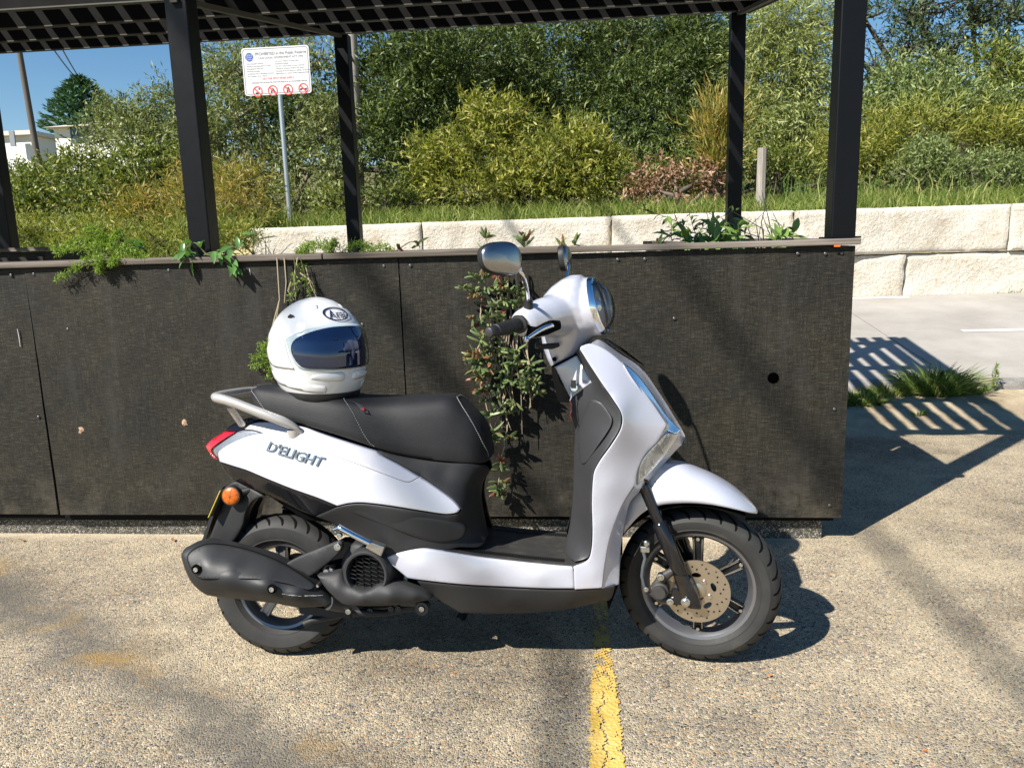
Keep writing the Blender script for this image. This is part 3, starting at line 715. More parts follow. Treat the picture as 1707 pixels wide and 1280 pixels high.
def panel_depth(outline, ctrl):
    R = catmull(outline, .006); fitp = np.vstack([R[::max(1, len(R)//70)], np.array([p[:3] for p in ctrl], float).reshape(-1, 3)]); return tps_fit(fitp[:, [0, 2]], fitp[:, 1])
def part(name, me, mat, parent=None, label=None):
    o = obj(name, me, mat, parent or scooter)
    if label: o['label'] = label
    return o
def panel(name, outline, ctrl=(), mat=None, parent=None, mirror=True, label=None, **k):
    me = panel_mesh(outline, ctrl, **k); o = part(name, me, mat, parent, label)
    if mirror:
        m2 = obj(name, me, mat, parent or scooter); m2.scale = (1, -1, 1)
    return o
# steering: everything on the fork is turned to the right about the raked head
AXIS = Vector((-sin(radians(26.5)), 0, cos(radians(26.5)))); PIV = Vector((1.355, 0, 0))
ST = Matrix.Translation(PIV) @ Matrix.Rotation(radians(-13), 4, AXIS) @ Matrix.Translation(-PIV)
def spart(name, me, mat, parent=None, label=None):
    me.transform(ST); return part(name, me, mat, parent, label)

# ---------------------------------------------------------------- wheels
def tyre_mesh(R, w, rim, n=72):
    """tyre section with sipes cut into the tread"""
    prof = [(rim-.004, -w*.34), (rim+.003, -w*.41), (rim+.007, -w*.455), (rim+.009, -w*.46), (rim+.010, -w*.45), (rim+.022, -w*.485), (R-.036, -w*.497), (R-.0315, -w*.497), (R-.0305, -w*.486), (R-.0235, -w*.458), (R-.014, -w*.39), (R-.0065, -w*.28), (R-.0017, -w*.14), (R, 0)]
    prof = prof + [(r, -a) for r, a in prof[-2::-1]]
    m = MB().lathe(prof, n); return m.mesh('tyre', True, 32)
def sipe_mesh(R, w, ang, side, length=1.0):
    """one tread groove: a thin dark sliver lying in the tread surface"""
    v = []; f = []
    def pt(a, off): # position on tread at angle a, lateral a-> off
        r = float(np.interp(abs(off)/w, [0, .14, .28, .39, .458, .486], [R, R-.0017, R-.0065, R-.014, R-.0235, R-.0305])) + .0009
        return (r*cos(a), off, r*sin(a))
    N = 7
    for i in range(N+1):
        t = i/N; off = side*w*(.09+.375*t); a = ang + .20*length*(1-t)**1.6*1.0
        hw = (.0052*sin(pi*min(.97, max(.04, t*1.0)))**.5+.0008)/R
        v += [pt(a-hw, off), pt(a+hw, off)]
    f = [(2*i, 2*i+1, 2*i+3, 2*i+2) for i in range(N)]
    return v, f
def wheel(cx, cz, R, w, rimR, xf, nsp, hubw, rear=False):
    Tm = Matrix.Translation((cx, 0, cz)); T = (xf @ Tm) if xf is not None else Tm
    tm = tyre_mesh(R, w, rimR); tm.transform(T)
    root = part('wheel', tm, K['rubber'], None, 'rear wheel with black tyre' if rear else 'front wheel with black tyre and drilled brake disc')
    sm = MB()
    for k in range(30):
        for sd in (-1, 1):
            v, f = sipe_mesh(R, w, 2*pi*(k+(.5 if sd > 0 else 0))/30, sd); sm.add(v, f)
    me = sm.mesh('tread_grooves', False, None, False); me.transform(T); o = part('tread_grooves', me, K['inner'], root); o['kind'] = 'stuff'
    r0 = rimR
    prof = [(r0-.002, -w*.36), (r0+.004, -w*.385), (r0+.0055, -w*.36), (r0-.003, -w*.325), (r0-.012, -w*.30), (r0-.018, -w*.22), (r0-.022, -w*.12), (r0-.026, 0)]
    prof = prof + [(r, -a) for r, a in prof[-2::-1]] + [(r0+.002, w*.30), (r0+.002, -w*.30)]
    me = MB().lathe(prof, 72, closed=True).mesh('rim', True, 35); me.transform(T); part('rim', me, K['rim'], root)
    # hub
    me = MB().lathe([(0, -hubw), (.016, -hubw), (.03, -hubw*.8), (.036, -hubw*.5), (.036, hubw*.5), (.03, hubw*.8), (0, hubw)], 32).mesh('hub'); me.transform(T); part('hub', me, K['spoke'] if not rear else K['alloy'], root)
    for k in range(nsp):
        a = 2*pi*k/nsp + (pi/6 if not rear else .35); r1 = r0-.020
        u_ = Vector((cos(a), 0, sin(a))); t_ = Vector((-sin(a), 0, cos(a)))
        m = MB()
        for s_ in (-1, 1):      # twin-rail spoke joined by a recessed web
            secs = []
            for r in (.026, .05, r1*.6, r1*.86, r1+.004):
                sp = .0085 + .004*(r/r1); wd = .0036 if r < r1*.9 else .006
                c_ = u_*r + t_*(s_*sp)
                secs.append([c_+t_*wd*dx+Vector((0, dy*(.013 if r < r1*.8 else .010), 0)) for dx, dy in ((-1,-1),(1,-1),(1,1),(-1,1))])
            m.loft(secs)
        me = m.mesh('spoke', True, 30); me.transform(T); o = part('spoke', me, K['alloy'] if rear else K['spoke'], root); bevel(o, .0015, 2)
        w_ = MB(); secs = []
        for r in (.026, r1*.5, r1+.003): secs.append([u_*r+t_*(dx*.010)+Vector((0, dy*.006, 0)) for dx, dy in ((-1,-1),(1,-1),(1,1),(-1,1))])
        w_.loft(secs); me = w_.mesh('web', True, 30); me.transform(T); part('web', me, K['spoke'] if not rear else K['alloy'], root)
    return root, T
rw, RT = wheel(0.0, .2200, .2170, .104, .1385, None, 5, .05, True)
fw, FT = wheel(1.264, .2385, .2330, .096, .1670, ST, 6, .045)
# bright edges on the front spokes
for k in range(6):
    a = 2*pi*k/6+pi/6; u_ = Vector((cos(a), 0, sin(a))); t_ = Vector((-sin(a), 0, cos(a)))
    for s_ in (-1, 1):
        me = MB().tube([u_*.06+t_*(s_*.0098)+Vector((0, -.0132, 0)), u_*.138+t_*(s_*.012)+Vector((0, -.0105, 0))], .0016, 6).mesh('spoke_edge'); me.transform(FT); part('spoke_edge', me, K['steel'], fw)
    me = MB().lathe([(0, -.004), (.005, -.0035), (.0058, 0)], 12).mesh('rivet'); me.transform(FT @ Matrix.Translation(u_*.139+Vector((0, -.0135, 0)))); part('rivet', me, K['steel'], fw)
# valve
me = MB().tube([(.10, -.002, .080), (.086, -.012, .066)], .0032, 8).mesh('valve'); me.transform(FT); part('valve', me, K['plastic'], fw)
# brake disc with drilled holes and window slots
def disc_mesh():
    bm = bmesh.new(); N = 96
    R1, R0 = .0935, .052
    pts = [Vector((R1*cos(2*pi*k/N), R1*sin(2*pi*k/N))) for k in range(N)]; edges = [(k, (k+1) % N) for k in range(N)]
    def loop(poly):
        o = len(pts); pts.extend(poly); m = len(poly); edges.extend([(o+i, o+(i+1) % m) for i in range(m)])
    holes = []
    for k in range(36):
        a = 2*pi*k/36; r = (.066, .0745, .083)[k % 3]; holes.append((r*cos(a), r*sin(a), .0031))
    for hx, hy, hr in holes: loop([Vector((hx+hr*cos(2*pi*i/10), hy+hr*sin(2*pi*i/10))) for i in range(10)])
    slots = []
    for k in range(5):
        a = 2*pi*k/5+.35
        poly = []
        for i in range(16):
            q = 2*pi*i/16; rr = .0495+.0075*sin(q); aa = a+.28*cos(q); poly.append(Vector((rr*cos(aa), rr*sin(aa))))
        loop(poly); slots.append((a, .0495))
    loop([Vector((.027*cos(2*pi*i/32), .027*sin(2*pi*i/32))) for i in range(32)])
    r = geometry.delaunay_2d_cdt(pts, edges, [], 1, 1e-6)
    F = []
    V = [tuple(p) for p in r[0]]
    for f in r[2]:
        c_ = sum((Vector(V[i]) for i in f), Vector((0, 0)))/len(f)
        if c_.length < .0268: continue
        if any((c_.x-h[0])**2+(c_.y-h[1])**2 < h[2]**2*.9 for h in holes): continue
        bad = False
        for a, rr in slots:
            da = (atan2(c_.y, c_.x)-a+pi) % (2*pi)-pi
            if (da/.28)**2+((c_.length-.0495)/.0075)**2 < .96: bad = True
        if not bad: F.append(tuple(f))
    return mesh('brake_disc', [(x, 0, y) for x, y in V], F)
me = disc_mesh(); me.transform(FT @ Matrix.Translation((0, -.062, 0))); o = part('brake_disc', me, K['disc'], fw); so = o.modifiers.new('thickness', 'SOLIDIFY'); so.thickness = .004; so.offset = 0
me = MB().lathe([(0, -.004), (.012, -.004), (.024, -.001), (.0285, .001)], 28).mesh('disc_carrier'); me.transform(FT @ Matrix.Translation((0, -.060, 0))); part('disc_carrier', me, K['disc'], fw)
for k in range(5):
    a = 2*pi*k/5+.35+pi/5; me = MB().lathe([(0, -.005), (.005, -.005), (.0062, -.002), (.0062, .002)], 12).mesh('disc_bolt'); me.transform(FT @ Matrix.Translation((.038*cos(a), -.064, .038*sin(a)))); part('disc_bolt', me, K['steel'], fw)

# ---------------------------------------------------------------- fork, caliper, fender
def bolt(name, p, r, xf=None, mat='steel', d=.006, parent=None, base=(0,0,0)):
    me = MB().lathe([(0, -d), (r*.42, -d), (r*.46, -d*.55), (r*.55, -d*.55), (r*.6, -d), (r*.92, -d*.95), (r, -d*.5), (r, d)], 18).mesh(name)
    me.transform(Matrix.Translation(p)); 
    if xf is not None: me.transform(xf)
    return part(name, me, K[mat], parent)
for sd in (-1, 1):
    y = sd*.088
    bot, top = Vector((1.252, y, .222)), Vector((1.118, y, .555))
    d = (top-bot).normalized()
    me = MB().tube([bot+d*.02, bot+d*.10, bot+d*.105, bot+d*.235, bot+d*.24, bot+d*.245, top], [.0205, .0205, .0225, .0225, .0205, .0165, .0165], 24).mesh('fork_leg', True, 30)
    fk = spart('fork_leg', me, K['fork'], None)
    m = MB(); secs = []
    for t, wx, wy in ((-.022, .017, .012), (-.012, .022, .017), (.02, .025, .019), (.06, .023, .021), (.085, .020, .021)):
        c_ = bot+d*t; secs.append([c_+Vector((dx*wx, dy*wy, 0)) for dx, dy in ((-1,-.7),(-.7,-1),(.7,-1),(1,-.7),(1,.7),(.7,1),(-.7,1),(-1,.7))])
    m.loft(secs); o = spart('fork_foot', m.mesh('fork_foot', True, 40), K['fork'], fk)
spine = MB().tube([(1.11, -.095, .555), (1.105, 0, .575), (1.11, .095, .555)], .024, 14).mesh('fork_crown'); spart('fork_crown', spine, K['fork'])
spart('steering_stem', MB().tube([(1.105, 0, .56), (.905, 0, .95)], .03, 16).mesh(), K['inner'])
cal = MB(); cp = Vector((1.172, -.080, .262))
def caliper():
    root = spart('brake_caliper', MB().lathe([(0, -.022), (.017, -.022), (.019, -.019), (.019, -.008), (.024, -.006), (.026, .012), (.02, .018), (0, .018)], 28, origin=(1.163, -.092, .2445)).mesh('brake_caliper', True, 35), K['caliper'])
    m = MB().tube([(1.150, -.086, .246), (1.172, -.084, .285), (1.20, -.084, .305)], [.017, .015, .011], 12, ry=[.013, .012, .01]).mesh(); spart('caliper_body', m, K['caliper'], root)
    m = MB().tube([(1.140, -.086, .238), (1.170, -.086, .214), (1.205, -.084, .212)], [.014, .015, .010], 12).mesh(); spart('caliper_body', m, K['caliper'], root)
    m = MB().box((1.195, -.095, .205), (1.262, -.085, .255)).mesh(smooth=False); o = spart('caliper_bracket', m, K['fork'], root); bevel(o, .006, 2)
    for p, r in (((1.166, -.102, .290), .0105), ((1.192, -.098, .216), .0105), ((1.123, -.088, .243), .0075), ((1.236, -.108, .2245), .0135)):
        me = MB().lathe([(0, -.007), (r*.5, -.007), (r*.62, -.005), (r*.95, -.004), (r, -.001), (r, .012)], 18, origin=p).mesh(); spart('bolt', me, K['steel'], root)
    m = MB().tube([(1.118, -.088, .250), (1.112, -.094, .285), (1.116, -.096, .315), (1.122, -.096, .340), (1.116, -.094, .362)], .0052, 10).mesh(); spart('brake_hose', m, K['hose'], root)
    m = MB().box((1.108, -.10, .358), (1.135, -.088, .376)).mesh(smooth=False); o = spart('hose_bracket', m, K['steel'], root); bevel(o, .003, 2)
    me = MB().lathe([(0, -.008), (.006, -.008), (.009, -.005), (.0095, .006)], 14, origin=(1.127, -.104, .388)).mesh(); spart('bolt', me, K['steel'], root)
    m = MB().tube([(1.085, -.06, .33), (1.112, -.075, .385), (1.128, -.09, .372)], .0013, 6).mesh(); spart('sensor_wire', m, K['steel'], root)
caliper()
def shell(top, low, exp=2.4, n=14, thick=.003):
    """open shell between a centre-line curve and its lower edge curve, mirrored across the middle"""
    m = len(top); secs = []
    for t, l in zip(top, low):
        t, l = np.array(t[:3]), np.array(l[:3]); row = []
        for k in range(n+1):
            q = k/n*pi/2; a, b = sin(q)**(2/exp), 1-cos(q)**(2/exp)
            row.append((t[0]+(l[0]-t[0])*b, t[1]+(l[1]-t[1])*a, t[2]+(l[2]-t[2])*b))
        full = [(x, -y, z) for x, y, z in row[:0:-1]] + row
        secs.append(full)
    return MB().loft(secs, closed=False, cap=False)
top = [(1.04,0,0.5392), (1.089,0,0.5745), (1.138,-0,0.5966), (1.184,-0,0.603), (1.223,-0,0.5984), (1.26,0,0.584), (1.299,0,0.568), (1.332,-0,0.5501), (1.365,-0,0.5287), (1.395,0,0.5038), (1.416,0,0.4838), (1.428,-0.005,0.4702)]
low = [(1.059,-0.088,0.4049), (1.079,-0.09,0.4322), (1.103,-0.092,0.4613), (1.131,-0.093,0.4847), (1.164,-0.093,0.499), (1.206,-0.093,0.5067), (1.255,-0.092,0.5102), (1.303,-0.088,0.5074), (1.346,-0.08,0.4987), (1.384,-0.062,0.4856), (1.41,-0.04,0.4737), (1.426,-0.014,0.4643)]
tc_ = catmull(top, .012, False); lc_ = catmull(low, .012, False)
def resamp(c_, n):
    d = np.concatenate([[0], np.cumsum(np.linalg.norm(np.diff(c_, axis=0), axis=1))]); t = np.linspace(0, d[-1], n); return np.stack([np.interp(t, d, c_[:, i]) for i in range(3)], 1)
me = shell(resamp(tc_, 40), resamp(lc_, 40), 2.3, 16).mesh('front_fender', True, 60)
o = spart('front_fender', me, K['white']); so = o.modifiers.new('thickness', 'SOLIDIFY'); so.thickness = .003; so.offset = -1
# dark inner fender liner behind the wheel
lin_t = [(0.9919,-0,0.349), (1.03,0,0.4459), (1.084,-0,0.5231), (1.155,0,0.563), (1.24,-0,0.558)]; 
m = MB(); secs = []
for a in np.linspace(radians(60), radians(196), 22):
    rr = .262; x, z = 1.264+rr*cos(a), .2385+rr*sin(a); secs.append([(x, y, z) for y in np.linspace(-.085, .085, 7)])
m.loft(secs, closed=False, cap=False); o = spart('inner_fender', m.mesh(), K['inner'])

# ---------------------------------------------------------------- rear body
side = [(-0.1568,-0.078,0.64), (-0.1558,-0.075,0.6114,1), (-0.1033,-0.092,0.6006), (-0.0548,-0.11,0.5911), (0.0132,-0.134,0.5715), (0.0947,-0.156,0.5469), (0.1772,-0.171,0.5232), (0.2362,-0.177,0.5014,1), (0.2722,-0.18,0.5099), (0.313,-0.183,0.5124), (0.3839,-0.185,0.5054), (0.4699,-0.182,0.4914), (0.5446,-0.174,0.4787), (0.5744,-0.169,0.4811), (0.5843,-0.166,0.4898), (0.5607,-0.164,0.5165), (0.4982,-0.162,0.562), (0.4693,-0.161,0.5789,1), (0.4406,-0.172,0.5673), (0.3765,-0.174,0.5899), (0.3123,-0.17,0.6131), (0.2396,-0.163,0.6369), (0.1779,-0.155,0.6574), (0.1143,-0.144,0.6751), (0.0628,-0.13,0.6883), (-0.0046,-0.106,0.7005,1), (-0.0585,-0.097,0.689), (-0.1164,-0.086,0.6663)]
side_c = [(0.2342,-0.174,0.5746), (0.3397,-0.182,0.5506), (0.122,-0.153,0.5967), (0.0021,-0.12,0.6264), (0.4583,-0.18,0.5214)]
panel('side_panel', side, side_c, K['white'], thick=.03, roll=.003, depth=.0018, label='pearl white rear side panel')
upper = [(-0.0054,-0.104,0.7015,1), (-0.0334,-0.094,0.708), (-0.0691,-0.084,0.7106,1), (-0.0453,-0.082,0.7263), (-0.0075,-0.088,0.7303), (0.0515,-0.098,0.7292), (0.1184,-0.108,0.7193), (0.1657,-0.116,0.7025), (0.2231,-0.124,0.684), (0.309,-0.136,0.6592), (0.3414,-0.14,0.6511,1), (0.3547,-0.145,0.6397,1), (0.4078,-0.152,0.6133), (0.4674,-0.16,0.5795,1), (0.4407,-0.172,0.569), (0.3767,-0.1745,0.5911), (0.3125,-0.1705,0.6144), (0.2398,-0.1635,0.6382), (0.1781,-0.1555,0.6587), (0.1146,-0.1445,0.6764), (0.0631,-0.1305,0.6896)]
panel('side_panel_shoulder', upper, (), K['white'], thick=.03, roll=.003, depth=.0012)
lower = [(-0.1573,-0.072,0.6091,1), (-0.1048,-0.089,0.5983), (-0.0567,-0.106,0.5886), (0.0114,-0.13,0.569), (0.0931,-0.152,0.5443), (0.1757,-0.167,0.5207), (0.2328,-0.172,0.4995,1), (0.1966,-0.15,0.4796), (0.1551,-0.135,0.4611,1), (0.1112,-0.122,0.4711), (0.0401,-0.105,0.4982), (-0.0414,-0.088,0.526), (-0.1239,-0.068,0.5583), (-0.1572,-0.055,0.5871)]
panel('tail_lower_panel', lower, (), K['gloss'], thick=.03)
mid = [(0.1551,-0.135,0.4602,1), (0.2012,-0.158,0.4815), (0.2365,-0.173,0.498), (0.2729,-0.177,0.5067), (0.3117,-0.179,0.509), (0.3827,-0.181,0.5019), (0.4692,-0.179,0.4881), (0.5438,-0.17,0.4753), (0.5772,-0.166,0.4779), (0.587,-0.162,0.4889), (0.5631,-0.158,0.5169), (0.5,-0.154,0.5605), (0.4103,-0.148,0.6143), (0.3577,-0.143,0.6411), (0.3437,-0.135,0.6572,1), (0.4044,-0.135,0.6414), (0.4929,-0.128,0.6245), (0.555,-0.118,0.6158), (0.6064,-0.104,0.6099), (0.6423,-0.075,0.5962), (0.6539,-0.045,0.5768), (0.644,-0.04,0.5581), (0.6336,-0.045,0.5394), (0.6281,-0.05,0.5011), (0.6334,-0.056,0.4595), (0.6422,-0.062,0.4146), (0.6497,-0.07,0.3882,1), (0.6339,-0.125,0.3713), (0.5799,-0.155,0.3775), (0.5354,-0.166,0.3699), (0.4833,-0.17,0.3774), (0.4524,-0.171,0.374), (0.4019,-0.17,0.363), (0.3646,-0.168,0.3482,1), (0.353,-0.163,0.3571), (0.3063,-0.155,0.3892), (0.2551,-0.146,0.4161), (0.2037,-0.138,0.4418)]
mid_c = [(0.4693,-0.146,0.5692), (0.5702,-0.135,0.5499), (0.6016,-0.125,0.4788), (0.5854,-0.14,0.4218), (0.4704,-0.168,0.4283), (0.3671,-0.17,0.4196), (0.297,-0.164,0.4556), (0.5356,-0.13,0.5834), (0.6162,-0.095,0.5595)]
panel('centre_cover', mid, mid_c, K['plastic'], thick=.02)
# raised swoosh along the centre cover
sw = [(0.2347,-0.168,0.4908), (0.2838,-0.174,0.4958), (0.3713,-0.178,0.4901), (0.4737,-0.178,0.4734), (0.557,-0.17,0.4583), (0.5972,-0.158,0.4384), (0.5882,-0.16,0.4047), (0.5303,-0.172,0.3955), (0.4545,-0.176,0.4114), (0.3691,-0.175,0.4415), (0.2994,-0.171,0.4676)]
panel('centre_cover_relief', sw, (), K['plastic'], thick=.02, roll=.01, depth=.006)
# inner frame core closes what lies between the two sides
core = []
for x, zb, zt, w in ((-.15, .60, .66, .05), (-.05, .53, .70, .085), (.10, .44, .70, .115), (.25, .42, .68, .125), (.45, .36, .64, .115), (.56, .335, .60, .06), (.60, .335, .55, .035)):
    core.append([(x, sx*w*a, zb+(zt-zb)*b) for sx, a, b in ((-1,.7,0),(-1,1,.25),(-1,1,.8),(-1,.6,1),(1,.6,1),(1,1,.8),(1,1,.25),(1,.7,0))])
part('frame_core', MB().loft(core).mesh('frame_core'), K['inner'])

# ---------------------------------------------------------------- seat
s_top = [(-0.0975,0,0.8118), (-0.0875,0,0.8228), (-0.0641,0,0.8327), (-0.0201,0,0.8368), (0.0724,0,0.8283), (0.1659,0,0.8126), (0.259,0,0.8006), (0.37,0,0.7967), (0.4437,0,0.7987), (0.5078,0,0.8016), (0.5533,0,0.8002), (0.5889,0,0.7701), (0.6244,0,0.7373), (0.6508,0,0.701), (0.6663,0,0.6594)]
s_bot = [(-0.0639,-0.075,0.801), (-0.017,-0.105,0.7677), (0.0497,-0.115,0.74), (0.1194,-0.124,0.7282), (0.1622,-0.13,0.7164), (0.2334,-0.138,0.6962), (0.2975,-0.143,0.6758), (0.3399,-0.146,0.6623), (0.4072,-0.146,0.6431), (0.495,-0.138,0.6262), (0.5564,-0.126,0.618), (0.6071,-0.108,0.6115), (0.6333,-0.085,0.6067), (0.651,-0.06,0.6025), (0.6652,-0.03,0.6046)]
tx = np.array(s_top); bx_ = np.array(s_bot)
x0s, x1s = max(tx[0, 0], bx_[0, 0])+.001, min(tx[-1, 0], bx_[-1, 0])-.001
def seat_section(x, grow=0.0):
    zt = np.interp(x, tx[:, 0], tx[:, 2]); zb = np.interp(x, bx_[:, 0], bx_[:, 2]); w = -np.interp(x, bx_[:, 0], bx_[:, 1])
    h = zt-zb; pts = []
    for a, b in ((0, 1.0), (.30, .998), (.55, .985), (.72, .955), (.83, .90), (.905, .81), (.955, .66), (.985, .45), (1.0, .22), (1.0, .06), (.97, 0.0)):
        pts.append((x, -(w*a+grow*a), zb+h*b+grow*b))
    return pts
def full(sec): return sec + [(x, -y, z) for x, y, z in sec[:0:-1]]
def seat_part(xa, xb, n, name, raise_=0.0, end_round=(.0, .0)):
    secs = []
    for i in range(n+1):
        x = xa+(xb-xa)*i/n; s_ = seat_section(x)
        for (e, xe) in ((end_round[0], xa), (end_round[1], xb)):
            if e > 0:
                d = abs(x-xe)/e
                if d < 1:
                    k = sqrt(max(0, 1-(1-d)**2)); cz_ = s_[-1][2]; mid_z = cz_+(s_[0][2]-cz_)*.35
                    s_ = [(p[0], p[1]*(.55+.45*k), mid_z+(p[2]-mid_z)*(.30+.70*k)) for p in s_]
        secs.append(full(s_))
    me = MB().loft(secs).mesh(name, True, 60); return me
# smooth the two traced curves a little before lofting
def smooth_curve(c_, n=90):
    r = resamp(catmull([tuple(p) for p in c_], .01, False), n); return r
tx = smooth_curve(tx); bx_ = smooth_curve(bx_)
XSEAM = float([(0.2957,-0.13,0.7397)][0][0])
xs_end = x1s
def seat_mesh():
    N = 90; secs = []
    for i in range(N+1):
        x = x0s+(x1s-x0s)*i/N; s_ = seat_section(x)
        d0 = (x-x0s)/.035; d1 = (x1s-x)/.030
        for d in (d0, d1):
            if d < 1:
                k = sqrt(max(0, 1-(1-d)**2)); cz_ = s_[-1][2]; mz = cz_+(s_[0][2]-cz_)*.4
                s_ = [(p[0], p[1]*(.5+.5*k), mz+(p[2]-mz)*(.25+.75*k)) for p in s_]
        secs.append(full(s_))
    return MB().loft(secs).mesh('seat', True, 70)
seat = part('seat', seat_mesh(), K['seat'], label='black vinyl seat with grey stitching')
def seat_line(pts, r, name, mat, dashed=False, off=.0015):
    """runs a seam over the seat skin: pts are (x, side fraction along section)"""
    out = []
    for x, t in pts:
        s_ = seat_section(x, off); i = min(len(s_)-2, int(t)); f = t-i
        a, b = Vector(s_[i]), Vector(s_[i+1]); out.append(a.lerp(b, f))
    return out
def seam(fn, t0=9.6, name='stitching'):
    ts = np.linspace(t0, 0, 46); pr = seat_line([(fn(t), t) for t in ts], .002, name, None)
    allp = pr + [Vector((p.x, -p.y, p.z)) for p in pr[-2::-1]]
    m = MB(); L = 0
    for i in range(len(allp)-1):
        a, b = allp[i], allp[i+1]; k = max(1, int((b-a).length/.0045))
        for j in range(k):
            if True:
                p, q = a.lerp(b, (j+.15)/k), a.lerp(b, (j+.72)/k); m.tube([p, q], .0013, 4)
    o = part(name, m.mesh(name, False, None, False), K['stitch'], seat); o['kind'] = 'stuff'
    g = MB().tube(allp, .0009, 6).mesh(); part('seam', g, K['inner'], seat)
xa_ = [(0.2352,-0.08,0.7771)][0][0]; xb_ = [(0.34,-0.14,0.6614)][0][0]
seam(lambda t: xa_+(xb_-xa_)*max(0, (t-2)/7.6)**1.4)
xc_ = [(0.5619,-0.03,0.8015)][0][0]; xd_ = [(0.6538,-0.06,0.6554)][0][0]
seam(lambda t: xc_+(xd_-xc_)*min(1, max(0, (t-1)/6.5))**1.0, 8.2)
xe_ = [(-0.0562,-0.08,0.7995)][0][0]; xf_ = [(0.017,-0.11,0.745)][0][0]
seam(lambda t: xe_+.012+(xf_-xe_)*max(0, (t-5.5)/4.0), 9.4)
# strap with red stud lying on the seat side
strap_s = [(0.2755,-0.105,0.7877), (0.2931,-0.117,0.7817), (0.3086,-0.129,0.7706), (0.3168,-0.134,0.7607)]
m = MB(); secs = []
for i, p in enumerate(strap_s):
    p = Vector(p)+Vector((0, -.009, .003)); w_ = .0105; secs.append([p+Vector((-w_, 0, .004)), p+Vector((w_, 0, -.004)), p+Vector((w_, -.0035, -.004)), p+Vector((-w_, -.0035, .004))])
o = part('strap_tab', MB().loft(secs).mesh(), K['tab'], seat); bevel(o, .0012, 2)
sp_ = Vector([(0.3115,-0.133,0.7692)][0])+Vector((0, -.0135, .003)); part('stud', MB().lathe([(0, -.0035), (.004, -.0032), (.0055, -.001), (.006, .002)], 14, origin=sp_).mesh(), K['red'], seat)

# ---------------------------------------------------------------- tail light, grab rail, plate carrier
red = [(-0.2219,-0.034,0.652,1), (-0.1969,-0.042,0.6733), (-0.1462,-0.056,0.7004,1), (-0.101,-0.078,0.7011,1), (-0.1441,-0.07,0.6768), (-0.1832,-0.058,0.6517), (-0.1914,-0.056,0.6386), (-0.1675,-0.07,0.6152,1), (-0.1854,-0.06,0.6209)]
tl = panel('tail_light', red, [(-0.1653,-0.066,0.6673)], K['red'], thick=.02, roll=.004, depth=.004, label='red and clear tail light lens')
clr = [(-0.1001,-0.078,0.7002,1), (-0.0471,-0.092,0.7079), (-0.0064,-0.104,0.7002,1), (-0.0629,-0.096,0.6826), (-0.1145,-0.086,0.6654), (-0.1527,-0.078,0.6472), (-0.1594,-0.077,0.6344), (-0.1557,-0.075,0.6123,1), (-0.1665,-0.07,0.6161,1), (-0.189,-0.057,0.6388), (-0.1803,-0.06,0.652), (-0.1418,-0.071,0.676)]
panel('indicator_lens', clr, (), K['clear'], tl, thick=.004, roll=.003, depth=.002)
panel('indicator_reflector', [(p[0], p[1]+.008, p[2]) for p in clr], (), K['lensgrey'], tl, thick=.004, roll=.003, depth=.002)
tb = [(-0.1481,-0.052,0.7018,1), (-0.1333,-0.046,0.7174), (-0.0987,-0.05,0.7321), (-0.0698,-0.055,0.7415), (-0.0298,-0.07,0.7374,1), (-0.048,-0.08,0.7279), (-0.0699,-0.082,0.7131), (-0.101,-0.076,0.7026,1)]
panel('tail_top_cover', tb, (), K['gloss'], thick=.05)
part('tail_filler', MB().loft([[(x, y*w, z0+(z1-z0)*t) for y, t in ((-1,0),(-1,1),(1,1),(1,0))] for x, w, z0, z1 in ((-.185, .03, .635, .675), (-.12, .05, .61, .70), (-.03, .075, .60, .735), (.1, .085, .6, .72))]).mesh(), K['inner'])
gr_c = [(0.1172,-0.116,0.701), (0.1061,-0.128,0.7166), (0.0794,-0.14,0.7356), (0.037,-0.148,0.7541), (-0.0185,-0.15,0.7755), (-0.0643,-0.15,0.7933), (-0.1018,-0.146,0.8046), (-0.1274,-0.134,0.8082)]
gr = [Vector(p) for p in gr_c]
path_ = gr + [Vector((gr[-1].x-.010, -.105, gr[-1].z+.001)), Vector((gr[-1].x-.014, -.06, gr[-1].z+.002)), Vector((gr[-1].x-.015, 0, gr[-1].z+.002))]
sm_ = catmull([tuple(p) for p in path_], .012, False)
half = [Vector(p) for p in sm_]; allp = half + [Vector((p.x, -p.y, p.z)) for p in half[-2::-1]]
nn = len(allp); rad = [.0138*min(1, .55+.45*min(i, nn-1-i)/6) for i in range(nn)]
rail = part('grab_rail', MB().tube(allp, rad, 16, ry=[r*1.15 for r in rad]).mesh('grab_rail', True, 60), K['silver'], label='silver pillion grab rail')
for sd in (-1, 1):
    a, b = [(-0.0953,-0.12,0.7804), (-0.082,-0.07,0.7324)]
    part('rail_strut', MB().tube([(a[0], sd*abs(a[1]), a[2]), ((a[0]+b[0])/2, sd*.1, (a[2]+b[2])/2), (b[0], sd*abs(b[1]), b[2]-.01)], [.008, .009, .010], 12, ry=[.014, .014, .014]).mesh(), K['silver'], rail)
    a = [(0.0955,-0.12,0.7052)][0]; part('rail_foot', MB().lathe([(0, -.012), (.016, -.012), (.018, -.002), (.02, .012)], 20, origin=(a[0], sd*abs(a[1]), a[2]-.006), axis='Z').mesh(), K['silver'], rail)
mg = [(-0.1539,-0.055,0.5302,1), (-0.1206,-0.06,0.5477), (-0.0944,-0.06,0.5422), (-0.0363,-0.075,0.5179), (-0.0197,-0.08,0.5081,1), (-0.0579,-0.075,0.4906), (-0.0841,-0.07,0.4529), (-0.094,-0.068,0.4176), (-0.1217,-0.065,0.3743), (-0.1547,-0.062,0.3437,1), (-0.2151,-0.062,0.3543,1), (-0.1971,-0.06,0.3965), (-0.1664,-0.058,0.4701)]
